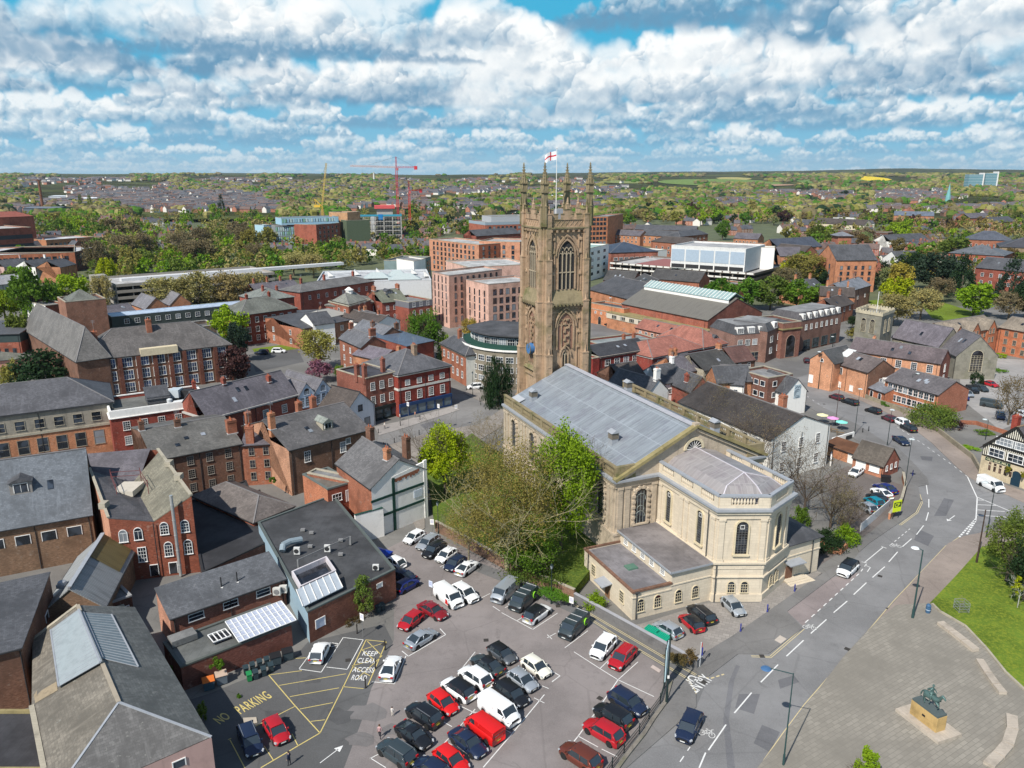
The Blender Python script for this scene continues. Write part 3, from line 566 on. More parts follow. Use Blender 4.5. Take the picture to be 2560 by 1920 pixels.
 if roof=='F':
  cp=coping or COPING;b=U(cp);e=.06;w=.36;zt=h+.03
  for a_,b_ in (((-e,-e),(L+e,w)),((-e,Dv-w),(L+e,Dv+e))):b.prism([p2(pt,a_[0],a_[1]),p2(pt,b_[0],a_[1]),p2(pt,b_[0],b_[1]),p2(pt,a_[0],b_[1])],h-parapet+.01 if parapet<.3 else h-.12,zt+.08)
  for a_,b_ in (((-e,w),(w,Dv-w)),((L-w,w),(L+e,Dv-w))):b.prism([p2(pt,a_[0],a_[1]),p2(pt,b_[0],a_[1]),p2(pt,b_[0],b_[1]),p2(pt,a_[0],b_[1])],h-.12,zt+.08)
  b.use(wall)
  for a_,b_ in (((.02,.02),(L-.02,.27)),((.02,Dv-.27),(L-.02,Dv-.02)),((.02,.27),(.27,Dv-.27)),((L-.27,.27),(L-.02,Dv-.27))):b.prism([p2(pt,a_[0],a_[1]),p2(pt,b_[0],a_[1]),p2(pt,b_[0],b_[1]),p2(pt,a_[0],b_[1])],h-parapet-.05,h-.125)
  b.bd('parapet',root)
 elif gut and roof in 'GgHM':
  b=U(DARK)
  if roof !='g':b.beam(pt(0,-o-.06,h-.10 if roof=='H' else z-rise/(Dv/(1 if roof=='M' else 2))*o-.12),pt(L,-o-.06,h-.10 if roof=='H' else z-rise/(Dv/(1 if roof=='M' else 2))*o-.12),.12)
  if roof in 'gH':kz=(h-.1)if roof=='H' else z-rise/(L/2)*o-.12;b.beam(pt(-o-.06,0,kz),pt(-o-.06,Dv,kz),.12);b.beam(pt(L+o+.06,0,kz),pt(L+o+.06,Dv,kz),.12)
  [b.beam((q.x,q.y,.1),(q.x,q.y,h-.1),.09)for q in (pt(L*s,-.08,0)for s in ((.03,.5,.97)if L>14 else (.97,)))];b.bd('gutter',root)
 edges={'f':(P0,ud,L),'r':(P0+ud*L,vd,Dv),'b':(P0+ud*L+v,-ud,L),'l':(P0+v,-vd,Dv)}
 for spec in win:
  p,d,ln=edges[spec.get('face','f')];put_windows(root,(p.x,p.y),(d.x,d.y),ln,spec,org)
 for cspec in chim:
  s,tt,hh=cspec[:3];cw,cd=(cspec[3],cspec[4])if len(cspec)>4 else (.75,1.1);b=U(cspec[5]if len(cspec)>5 else wall)
  c0=pt(s*L,tt*Dv,0);
  zr=h+(rise*(1-abs(2*tt-1))if roof=='G' else rise*(1-abs(2*s-1))if roof=='g' else rise*min(1,2*min(s*L,L-s*L,tt*Dv,Dv-tt*Dv)/min(L,Dv))if roof=='H' else 0)
  z0=zr-1.6;ang=math.atan2(ud.y,ud.x);b.T=Matrix.Translation((c0.x,c0.y,0)) @ Matrix.Rotation(ang,4,'Z');zt=zr+hh
  b.cbox(0,0,z0,cw,cd,zt-z0);b.cbox(0,0,zt-.35,cw+.16,cd+.16,.18);b.cbox(0,0,zt-.02,cw+.1,cd+.1,.1);b.use(POT);n=max(1,int(cd/.5))
  for i in range(n):b.lathe((0,-cd/2+cd*(i+.5)/n,zt+.08),[(.13,0),(.11,.4),(.14,.45)],6)
  b.use(mp((.5,.5,.5),metal=.3));b.cbox(0,0,zr-.12,cw+.3,cd+.3,.16)if roof in 'Gg' else None
  b.T=None;b.build('chimney',parent=roof_o)
 if roof in 'GgHM' and P0.y<420 and not ('hall' in name)and L>5:
  rs_=random.Random(int(P0.x*7+P0.y));tt=.27;k=rise/(Dv/2)if roof !='M' else rise/Dv
  if roof in 'GH' and L>10:
   for _ in range(rs_.randint(1,3)):
    s=L*rs_.uniform(.25,.75);t0=Dv*rs_.uniform(.12,.3);w_=.8;z_=lambda t:h+.12+(k*t if roof=='G' else rise*t/(rr if L>=Dv and roof=='H' else Dv/2));b=U(LEADC if rs_.random()<.4 else GLASS)
    if roof=='G':b.slab([pt(s,t0,z_(t0)+.08),pt(s+w_,t0,z_(t0)+.08),pt(s+w_,t0+1.0,z_(t0+1.0)+.08),pt(s,t0+1.0,z_(t0+1.0)+.08)],.1);b.build('roof_window',parent=roof_o)
  if chim:
   s,tt=chim[0][:2];q=pt(s*L,tt*Dv,h+rise*.6+chim[0][2]);b=U(STEEL);b.beam(q,q+Vector((0,0,2.6)),.05);[b.beam(q+Vector((-.5,0,z)),q+Vector((.5,.2,z)),.04)for z in (2.0,2.3,2.55)];b.build('aerial',parent=roof_o)
 if extra:extra(root,pt,L,Dv,h,rise,ud,vd,org,roof_o)
 return root
N0=Vector((16.1,110.2,0));CA=math.atan2(.394,.919)
cath=empty('cathedral',N0,'large stone cathedral with a tall pinnacled tower and a grey lead roof','cathedral',rz=CA)
ST_N=mo((.50,.415,.315),stain=.62,streak=.5);ST_C=mo((.64,.555,.43),stain=.86,streak=.22,bw=1.1,bh=.42);ST_T=mo((.44,.31,.205),stain=.45,streak=.6,moss=.42,bw=.8,bh=.36)
ST_TG=mo((.27,.22,.13),stain=.6,moss=.75,streak=.5);ST_LT=mo((.64,.55,.38),stain=.85,streak=.3);LEAD=mat('sheet',(.215,.24,.265),roll=.72,bay=5.2,rough=.38);LEAD2=mat('sheet',(.28,.262,.26),roll=.8,bay=2.4,rough=.42);LEADP=mp((.33,.35,.38),var=.4,rough=.5)
LIC=mo((.30,.25,.12),moss=.5);CG=mat('glass',(.008,.010,.013),blind=0.0,ns=1.5);MULL=mo((.42,.35,.25));LEADBAR=mp((.13,.13,.13))
NW,NL,ZC,ZP,ZR=28.2,44.6,14.7,16.75,21.5
def FT(px,py,ang):return Matrix.Translation((px,py,0)) @ Matrix.Rotation(ang,4,'Z')     # wall frame: x along the wall, -y outside
def part(name,b,parent=cath,**k):return b.build(name,parent=parent,**k)
b=U(ST_N);c=NW/2
b.poly([(0,0,0),(NW,0,0),(NW,0,ZC),(c,0,ZR),(0,0,ZC)]);b.quad((0,NL,0),(0,0,0),(0,0,ZC+.1),(0,NL,ZC+.1));b.quad((NW,0,0),(NW,NL,0),(NW,NL,ZC+.1),(NW,0,ZC+.1));b.poly([(NW,NL,0),(0,NL,0),(0,NL,ZC),(c,NL,ZR),(NW,NL,ZC)])
b.box(-.35,-.35,0,NW+.35,NL+.1,5.4);b.box(-.5,-.5,5.4,NW+.5,NL+.1,5.75)
def pil(b,T,s,z0,z1,w=.85,d=.22):
 b.T=T;b.box(s-w/2,-d,z0,s+w/2,.02,z1);b.box(s-w/2-.12,-d-.1,z1-.35,s+w/2+.12,.02,z1);b.box(s-w/2-.1,-d-.08,z0,s+w/2+.1,.02,z0+.35);b.T=None
TE=FT(0,0,0);TS=FT(0,NL,R(-90));TN=FT(NW,0,R(90))
for s in (.7,2.0,6.9,21.4,26.2,27.5):pil(b,TE,s,5.75,13.3)
for k in range(6):
 for q in (-.65,.65):pil(b,TS,NL-(.9+k*8.55)+(q if k else 0 if q>0 else-1.2),5.75,13.3);pil(b,TN,.9+k*8.55+(q if k else 0),5.75,13.3)
part('nave_wall',b)
b=U(ST_N)
for (x0,y0,x1,y1) in [(-.25,-.25,NW+.25,NL+.2)]:
 b.box(x0,y0,13.3,x1,y1,13.9)
b.use(LEADP);b.prism([(-.75,-.75),(7.8,-.75),(7.8,.05),(.05,.05),(.05,NL),(-.75,NL)],14.35,14.72);b.prism([(21.1,-.75),(NW+.75,-.75),(NW+.75,NL),(NW,NL),(NW,.05),(21.1,.05)],14.35,14.72)
b.use(ST_N).prism([(-.5,-.5),(7.8,-.5),(7.8,.03),(.03,.03),(.03,NL),(-.5,NL)],13.9,14.348);b.prism([(21.1,-.5),(NW+.5,-.5),(NW+.5,NL),(NW,NL),(NW,.03),(21.1,.03)],13.9,14.348)
b.use(LIC)
for sx_ in (-1,1):b.beam((c+sx_*(c+.6),-.30,ZC+.0),(c,-.30,ZR+.25),.9,.5)
b.use(ST_N)
for sx_ in (-1,1):b.beam((c+sx_*(c-1.2),-.16,ZC+.15),(c,-.16,ZR-.42),.4,.4)
b.box(c-.5,-.6,ZR+.1,c+.5,.2,ZR+.7);b.beam((c+.2,0,ZR),(c+.2,0,ZR+2.2),.05)
part('cornice',b)
def balust(b,T,L,z0,h,pier=4.3,m=ST_N,lead=None,solid=.9,sp=.42,r=.13):
 b.T=T;b.use(m);b.box(0,-.18,z0,L,.22,z0+.45);b.use(lead or m);b.box(-.05,-.28,z0+h-.28,L+.05,.3,z0+h);b.use(m)
 n=max(1,round(L/pier));st=L/n
 for i in range(n+1):x=i*st;b.box(max(0,x-solid/2),-.2,z0+.45,min(L,x+solid/2),.24,z0+h-.28)
 for i in range(n):
  x=i*st+solid/2+sp/2
  while x<(i+1)*st-solid/2-sp/2+.01:b.lathe((x,.02,z0+.45),[(r*.7,0),(r*1.25,(h-.73)*.35),(r*.6,(h-.73)*.75),(r,h-.73)],6);x+=sp
 b.T=None
b=MB();balust(b,FT(0,NL,R(-90)),NL,ZC,2.0,m=ST_TG);b.use(ST_TG);b.box(-.2,-.2,ZC+.01,3.3,.4,ZP+.05);part('balustrade',b)
b=MB();balust(b,FT(NW,0,R(90)),NL,ZC,2.0,m=ST_TG);b.use(ST_TG);b.box(NW-3.3,-.2,ZC+.01,NW+.2,.4,ZP+.05);part('balustrade',b)
b=U(LEAD)
b.slab([(.5,.1,15.15),(c,.1,ZR+.1),(c,NL,ZR+.1),(.5,NL,15.15)][::-1]if False else [(c,.1,ZR+.1),(c,NL,ZR+.1),(.45,NL,15.2),(.45,.1,15.2)],.2);b.slab([(c,NL,ZR+.1),(c,.1,ZR+.1),(NW-.45,.1,15.2),(NW-.45,NL,15.2)],.2)
b.use(mp((.42,.42,.45),var=.5));b.beam((c,.1,ZR+.14),(c,NL,ZR+.14),1.1,.16)
nroof=part('nave_roof',b)
for (x,y) in [(3.6,38.5),(4.6,9.0),(24.6,37.0),(24.8,8.5)]:
 zz=15.2+(ZR-15.1)*(1-abs(x-c)/(c-.45));b=U(LEADP);b.cbox(x,y,zz-.5,1.2,1.2,1.3);b.use(mp((.22,.19,.15)));[b.cbox(x,y,zz+.8+k*.2,1.35,1.35,.1)for k in range(5)];b.cbox(x,y,zz+.8,1.1,1.1,1.1)
 b.use(LEADP);b.add([(x-.85,y-.85,zz+1.85),(x+.85,y-.85,zz+1.85),(x+.85,y+.85,zz+1.85),(x-.85,y+.85,zz+1.85),(x,y-.85,zz+2.35),(x,y+.85,zz+2.35)],[(0,1,4),(1,2,5,4),(2,3,5),(3,0,4,5),(3,2,1,0)]);part('roof_vent',b,nroof)
b=U(mp((.42,.44,.47),rough=.4));b.T=Matrix.Translation((1.9,40.3,0));b.slab([(-.8,-.1,15.95),(.7,-.1,16.55),(.7,3.6,16.55),(-.8,3.6,15.95)],.12);b.T=None;part('roof_hatch',b,nroof)
def rwindow(T,s,w,z0,z1,gibbs=False,trac=False,par=None,sm=None,lead=True,sq=False):
 sm=sm or ST_N;o=MB();o.T=T;r=w/2;zt=z1-r;n=10;pts=[(s+r*math.cos(math.pi*i/n),zt+r*math.sin(math.pi*i/n))for i in range(n+1)];t=.3 if gibbs else .22;po=[(s+(r+t)*math.cos(math.pi*i/n),zt+(r+t)*math.sin(math.pi*i/n))for i in range(n+1)]
 o.use(sm)
 for i in range(n):
  a,b2,c2,d=pts[i],pts[i+1],po[i+1],po[i];y=-.24 if not gibbs or i % 2 else-.34
  o.add([(a[0],y,a[1]),(b2[0],y,b2[1]),(c2[0],y,c2[1]),(d[0],y,d[1]),(a[0],.02,a[1]),(b2[0],.02,b2[1]),(c2[0],.02,c2[1]),(d[0],.02,d[1])],[(0,1,2,3),(0,4,5,1),(3,2,6,7),(0,3,7,4),(1,5,6,2)])
 for sg in (-1,1):o.box(min(s+sg*r,s+sg*(r+t)),-.24,z0,max(s+sg*r,s+sg*(r+t)),.02,zt)
 if gibbs:
  k=int((zt-z0)/.45)
  for i in range(k+1):
   if i % 2==0:
    for sg in (-1,1):o.box(min(s+sg*r*.98,s+sg*(r+.5)),-.36,z0+i*.45,max(s+sg*r*.98,s+sg*(r+.5)),.02,z0+i*.45+.42)
  for i in range(0,11,2):
   a=math.pi*(i+.0)/10;o.beam((s+(r+.02)*math.cos(a),-.19,zt+(r+.02)*math.sin(a)),(s+(r+.55)*math.cos(a),-.19,zt+(r+.55)*math.sin(a)),.36,.38)
 o.box(s-r-.35,-.4,z0-.25,s+r+.35,.02,z0)
 wo=part('window',o,par or cath);g=MB().use(CG);g.T=T;g.poly([(s-r,-.05,z0),(s+r,-.05,z0)]+[(x,-.05,z)for x,z in pts]);part('pane',g,wo)
 bb=U(LEADBAR if not trac else mp((.30,.33,.31)));bb.T=T;nb=3
 for i in range(1,nb+1):bb.box(s-r+w*i/(nb+1)-.025,-.09,z0,s-r+w*i/(nb+1)+.025,-.055,zt+(r*.6 if trac else r*.4))
 zz=z0+.35
 while zz<zt and not trac:bb.box(s-r,-.09,zz,s+r,-.055,zz+.035);zz+=.38
 if trac:
  for rr,cz in ((.75*r,z0+1.3),(.6*r,z0+2.4),(.8*r,zt-.6)):
   p=[(s+rr*math.cos(a),cz+rr*.9*math.sin(a))for a in np.linspace(-.4,math.pi+.4,9)]
   for q,q2 in zip(p,p[1:]):bb.beam((q[0],-.09,q[1]),(q2[0],-.09,q2[1]),.07,.05)
 if sq:bb.use(WHITE);bb.box(s-.3,-.12,zt-.35,s+.3,-.092,zt-.28);bb.box(s-.3,-.12,zt+.2,s+.3,-.092,zt+.27);bb.box(s-.3,-.12,zt-.28,s-.24,-.092,zt+.2);bb.box(s+.24,-.12,zt-.28,s+.3,-.092,zt+.2)
 part('glazing_bars',bb,wo)
for k in range(5):rwindow(TS,NL-(4.3+k*8.8),2.1,6.9,12.7,gibbs=True);rwindow(TN,4.3+k*8.8,2.1,6.9,12.7,gibbs=True)
rwindow(TE,4.5,2.2,6.7,12.6,gibbs=True,trac=True);rwindow(TE,24,2.2,6.7,12.6,gibbs=True)
b = MB(); b.use(ST_LT); n = 14   # lunette in the gable
pts=[(c+1.5*math.cos(math.pi*i/n),17.75+1.5*math.sin(math.pi*i/n))for i in range(n+1)];po=[(c+1.95*math.cos(math.pi*i/n),17.75+1.95*math.sin(math.pi*i/n))for i in range(n+1)]
for i in range(n):b.add([(x,y,z)for y in (-.2,.02)for x,z in (pts[i],pts[i+1],po[i+1],po[i])],[(0,1,2,3),(0,4,5,1),(3,2,6,7)])
wo=part('window',b);b=U(CG).poly([(x,-.04,z)for x,z in pts]);part('pane',b,wo)
b=U(WHITE);[b.beam((c,-.07,17.8),(c+1.45*math.cos(math.pi*i/8),-.07,17.75+1.45*math.sin(math.pi*i/8)),.06,.04)for i in range(1,8)];b.beam((c-1.5,-.08,17.8),(c+1.5,-.08,17.8),.1,.08);part('glazing_bars',b,wo)
CP=[(7.9,.05),(7.9,-14.7),(14.4,-17.5),(21.0,-14.6),(20.9,.05)]
def grow(k):return [(7.9-k,.05),(7.9-k,-14.7-k*.75),(14.4,-17.5-k*1.05),(21.0+k,-14.6-k*.75),(20.9+k,.05)]
b=U(ST_C);b.prism(CP,0,14.75,cap=False)
b.prism(grow(.22),0,1.2);b.prism(grow(.28),3.9,4.1);b.prism(grow(.10),5.2,6.1);b.prism(grow(.40),6.1,6.4)
fr=[]
for p,q in zip(CP,CP[1:]):d=Vector((q[0]-p[0],q[1]-p[1]));fr.append((FT(p[0],p[1],math.atan2(d.y,d.x)),d.length))
for T,L_,ss_ in ((fr[0][0],fr[0][1],(.6,6.3,7.6,13.9)),(fr[1][0],fr[1][1],(.6,6.5)),(fr[2][0],fr[2][1],(.6,6.5)),(fr[3][0],fr[3][1],(.9,7,8.3))):
 for s in ss_:pil(b,T,s,6.4,13.1,.8,.18)
part('chancel_wall',b)
b=U(ST_C);b.prism(grow(.22),13.1,13.9);b.prism(grow(.5),13.9,14.4);b.use(LEADP);b.prism(grow(.8),14.402,14.75);part('cornice',b)
for (T,L_),pr in zip(fr,(4.9,7.1,7.1,4.9)):b=MB();balust(b,T,L_,14.75,1.95,pier=pr,m=ST_C,lead=LEADP,solid=1.9 if pr<6 else 3.2,sp=.44,r=.16);part('balustrade',b)
b=U(LEAD2);ins=lambda k:[(7.9+k,.1),(7.9+k,-14.7+k*.7),(14.4,-17.5+k*1.1),(21-k,-14.6+k*.7),(20.9-k,.1)]
a0=[(*p,15.2)for p in ins(.45)];a1=[(*p,16.95)for p in ins(2.6)];r0,r1=(14.4,.1,18.0),(14.4,-11.8,18.0)
for i in range(4):b.quad(a0[i+1],a0[i],a1[i],a1[i+1])if False else b.quad(a0[i],a0[i+1],a1[i+1],a1[i])
b.poly([a1[0],a1[1],r1,r0]);b.poly([a1[1],a1[2],r1]);b.poly([a1[2],a1[3],r1]);b.poly([a1[3],a1[4],r0,r1])
b.use(mp((.55,.52,.56)));[b.beam(p,q,.16,.1)for p,q in ((r0,r1),(r1,a1[1]),(r1,a1[2]),(r1,a1[3]),(a1[1],a0[1]),(a1[2],a0[2]),(a1[3],a0[3]))]
b.use(FELT_L).poly([(*p,15.1)for p in ins(.1)]);part('chancel_roof',b)
rwindow(fr[0][0],3.0,1.25,7.5,12.7,sm=ST_LT,sq=True);rwindow(fr[0][0],10.9,1.25,7.5,12.7,sm=ST_LT,sq=True);rwindow(fr[1][0],fr[1][1]/2,1.7,7.6,12.7,sm=ST_LT,sq=True);rwindow(fr[2][0],fr[2][1]/2,1.5,7.6,12.7,sm=ST_LT);rwindow(fr[3][0],4,1.25,7.5,12.7,sm=ST_LT)
for T,L_ in fr[1:3]:
 for s in (-.95,.95):
  M=T @ Vector((L_/2+s,-.12,1.5));put_window(cath,M,T.to_euler().z,.95,1.75,'archgeo',ST_LT,CG)
b=U(mp((.07,.07,.07)));b.T=fr[0][0];b.tube((13.0,-.3,6.4),(13.0,-.3,14.3),.07,n=6);b.T=fr[1][0];b.tube((.2,-.35,0),(.2,-.35,6.1),.08,n=6);b.T=FT(28.6,-14,R(0));b.tube((-1.6,-.12,0),(-1.6,-.12,5.9),.08,n=6);b.T=FT(-5.5,-14.4,0);b.tube((0.6,-.1,0),(.6,-.1,4.2),.1,n=6);b.tube((-.1,12.6,0),(-.1,12.6,4.2),.1,n=6);b.box(.25,-.3,4.1,.95,-.01,4.35);part('drainpipe',b)
b=U(ST_C);b.prism([(-5.5,-14.4),(.8,-14.4),(.8,-.4),(-5.5,-.4)],0,4.0);b.prism([(-5.6,-14.5),(.85,-14.5),(.85,-14.1),(-5.6,-14.1)],3.3,3.5)
b.use(mk((.22,.12,.08)))
for x0,y0,x1,y1 in ((-5.65,-14.55,.9,-14.1),(-5.65,-14.1,-5.25,-.6),(-5.65,-.6,.8,-.3)):b.box(x0,y0,4.2,x1,y1,4.5)
b.use(ST_C)
for x0,y0,x1,y1 in ((-5.52,-14.42,.8,-14.15),(-5.52,-14.15,-5.3,-.6),(-5.52,-.58,.8,-.35)):b.box(x0,y0,3.9,x1,y1,4.2)
part('vestry_wall',b)
b=U(mat('felt',(.20,.19,.20)));b.box(-5.3,-14.15,4.0,.8,-.5,4.06);b.use(mp((.10,.20,.15),rough=.2));b.box(-2.6,-8.6,4.06,-1.0,-7.2,4.3);vr=part('vestry_roof',b)
b=U(ST_C);b.prism([(.8,-14.4),(7.88,-14.4),(7.88,-.2),(.8,-.2)],0,6.1);b.box(.7,-14.5,3.9,7.9,-14.35,4.1);part('vestry_wall',b)
b=U(mat('felt',(.18,.165,.165)));b.box(.4,-14.8,6.12,7.9,-.1,6.3);b.use(LEADP);b.box(.35,-14.85,6.02,7.9,-14.8,6.32);b.box(.3,-14.85,6.02,.4,-.1,6.32);part('vestry_roof',b)
for x in (-4.2,-1.4,2.1,5.0):put_window(cath,(x,-14.42,1.1),0,1.0,1.9,'archgeo',ST_LT,CG)
for y in (-2.2,-4.6,-7.0,-9.4,-12.2):put_window(cath,(.78,y,4.7),R(-90),.85,1.0,'geo',FRAME,CG)
for y in (-11.6,-3.4):put_window(cath,(-5.52,y,1.3),R(-90),1.0,1.7,'geo',ST_LT,CG)
b=U(mp((.22,.12,.06)));b.box(-5.62,-8.3,0,-5.5,-7.1,2.2);dr=part('door',b);b=U(LEADP);b.slab([(-7.2,-8.9,2.5),(-5.5,-8.9,2.8),(-5.5,-6.4,2.8),(-7.2,-6.4,2.5)],.12);part('porch_canopy',b)
b=U(ST_C);PP=[(21.05,-14.4),(28.6,-13.9),(28.6,-3.5),(21.0,-3.5)];b.prism(PP,0,6.0,cap=False);b.prism([(21.1,-14.5),(28.7,-14.0),(28.7,-13.8),(21.1,-14.3)],3.9,4.1);part('porch_wall',b)
b=U(SLATE);cc=[(21.06,-14.8,6.05),(29.0,-14.3,6.05),(29.0,-3.2,6.05),(21.05,-3.2,6.05)];rp,rq=(21.05,-9.5,8.6),(23.5,-9,8.6);b.poly([cc[0],cc[1],rq,rp]);b.poly([cc[1],cc[2],rq]);b.poly([cc[2],cc[3],rp,rq]);b.prism([(x,y)for x,y,z in cc],5.9,6.04);part('porch_roof',b)
b=U(mp((.16,.08,.05)));b.box(21.7,-14.55,0,22.9,-14.3,2.4);part('door',b);b=U(LEADP);b.slab([(21.2,-15.9,3.3),(24.4,-15.8,3.3),(24.4,-14.2,3.4),(21.2,-14.3,3.4)],.15);part('porch_canopy',b)
b=U(ST_C)
for k in range(3):b.box(21.2+0,-16.3+.4*k,0,26-k*.5,-14.3,.15+.15*k)
part('steps',b)
TX,TY,TH=14.2,50.9,5.0
tw=MB().use(ST_T);tw.box(TX-TH,TY-TH,0,TX+TH,TY+TH,50.4)
tower=part('tower',tw)
faces=[FT(TX-TH,TY-TH,0),FT(TX+TH,TY-TH,R(90)),FT(TX+TH,TY+TH,R(180)),FT(TX-TH,TY+TH,R(-90))]
FWd=2*TH
def pointed(s,r,zt,n=6,k=1.15):
 out=[]
 for i in range(n+1):
  a=math.acos(1-1/(2*.5*2))*0
 R_=2*r*.95;cx=s+r-R_;a1=math.acos((s-cx)/R_)
 rp=[(cx+R_*math.cos(a1*i/n),zt+R_*math.sin(a1*i/n))for i in range(n+1)]
 return rp+[(2*s-x,z)for x,z in rp[-2::-1]]
def gothic(T,s,w,z0,zs,gm,n=2,depth=.35,trans=None,fm=ST_T,blind=False):
 r=w/2;P_=pointed(s,r,zs);o=MB().use(fm);o.T=T;t=.28;Q=pointed(s,r+t,zs)
 Q2=pointed(s,r+t+.35,zs)
 for a,b2,c2,d in zip(P_,P_[1:],Q[1:],Q):o.add([(x,y,z)for y in (-depth,.02)for x,z in (a,b2,c2,d)],[(0,1,2,3),(0,4,5,1),(3,2,6,7)])
 for a,b2 in zip(Q2,Q2[1:]):o.beam((a[0],-depth-.05,a[1]),(b2[0],-depth-.05,b2[1]),.22,.25)
 for sg in (-1,1):o.box(min(s+sg*r,s+sg*(r+t)),-depth,z0,max(s+sg*r,s+sg*(r+t)),.02,zs)
 wo=part('window',o,tower);g=MB().use(gm);g.T=T;g.poly([(s-r,-.04,z0),(s+r,-.04,z0)]+[(x,-.04,z)for x,z in P_]);part('louvres' if not blind else 'panel',g,wo)
 m=MB().use(MULL if not blind else ST_T);m.T=T;apex=P_[len(P_)//2][1]
 for i in range(1,n+1):
  x=s-r+w*i/(n+1);m.box(x-.09,-.26,z0,x+.09,-.045,zs+r*.5)
 for i in range(n+1):
  x=s-r+w*(i+.5)/(n+1);rr=w/(n+1)/2
  pp=pointed(x,rr,zs-.2,4)
  for a,b2 in zip(pp,pp[1:]):m.beam((a[0],-.15,a[1]),(b2[0],-.15,b2[1]),.12,.16)
 for i in range(1,n+1):
  x=s-r+w*i/(n+1);pp=pointed(x,w/(n+1)/2,zs+r*.5,4)
  for a,b2 in zip(pp,pp[1:]):
   if b2[1]<apex-.1:m.beam((a[0],-.15,a[1]),(b2[0],-.15,b2[1]),.1,.14)
 if trans:m.box(s-r,-.22,trans,s+r,-.045,trans+.22)
 part('tracery',m,wo)
LOUV=mp((.035,.034,.035));PANELM=mo((.30,.17,.12),stain=.5)
def frieze(b,T,s0,s1,z0,z1,d=.14,st=.8):
 b.T=T;n=max(1,round((s1-s0)/st));w=(s1-s0)/n;b.box(s0,-d,z0,s1,.0,z0+.14);b.box(s0,-d-.05,z1-.14,s1,.0,z1)
 for i in range(n):
  x=s0+(i+.5)*w;zc=(z0+z1)/2;hw,hh=w*.45,(z1-z0-.28)/2
  for p,q in (((x-hw,zc),(x,zc+hh)),((x,zc+hh),(x+hw,zc)),((x+hw,zc),(x,zc-hh)),((x,zc-hh),(x-hw,zc))):b.beam((p[0],-d*.6,p[1]),(q[0],-d*.6,q[1]),.1,.12)
 b.T=None
det=MB().use(ST_T)
for fi,T in enumerate(faces):
 gothic(T,FWd/2,3.7,37.3,44.1,LOUV,n=3,trans=40.6)
 gothic(T,FWd/2,3.6,21.0 if fi else 24.6,29.4,PANELM,n=3,blind=True)
 if fi==0:gothic(T,FWd/2,1.25,20.3,23.3,LOUV,n=1)
 det.T=T;det.use(ST_TG)
 det.add([(1.2,-1.0,34.5),(FWd-1.2,-1.0,34.5),(FWd-1.2,0,37.1),(1.2,0,37.1)],[(0,1,2,3)]);det.box(1.2,-1.0,34.1,FWd-1.2,0,34.5)
 for i in range(9):x=1.6+i*(FWd-3.2)/8;det.box(x-.16,-1.12,33.85,x+.16,-.9,34.45)
 det.use(ST_T);det.box(1.0,-.16,32.3,FWd-1.0,0,32.6);det.T=None;frieze(det,T,1.1,FWd-1.1,32.6,33.8);det.T=T
 det.box(.4,-.5,49.2,FWd-.4,0,49.55);det.use(ST_TG).box(.2,-.75,49.55,FWd-.2,0,49.8);det.use(ST_T)
 for i in range(7):x=1.3+i*(FWd-2.6)/6;det.cbox(x,-.55,48.85,.35,.5,.45)
 det.box(1.0,-.3,18.2,FWd-1.0,0,18.6);det.T=None;frieze(det,T,1.1,FWd-1.1,18.6,19.6);det.T=T;det.use(ST_TG);det.add([(1.2,-.6,19.6),(FWd-1.2,-.6,19.6),(FWd-1.2,0,20.3),(1.2,0,20.3)],[(0,1,2,3)]);det.use(ST_T)
 for sg in (-1,1):
  for off,wd in ((2.75,.22),(3.35,.3)):
   x=FWd/2+sg*off;det.box(x-wd/2,-.26,36.9,x+wd/2,0,48.6);det.box(x-wd/2,-.26,20.4,x+wd/2,0,32.2)
  x=FWd/2+sg*3.05
  for z in (47.2,44.6,40.2,31.0,28.0,24.8):det.box(x-.34,-.42,z,x+.34,0,z+.3);det.add([(x-.3,-.3,z+.3),(x+.3,-.3,z+.3),(x,-.15,z+1.1),(x-.3,0,z+.3),(x+.3,0,z+.3)],[(0,1,2),(1,4,2),(3,0,2)])
 zf=32.0
 for k in range(8):det.cbox(FWd/2+(.3 if k % 2 else-.3),-.4,24.8+k*.85,.45,.4,.4)
 det.T=None
part('carved_band',det,tower)
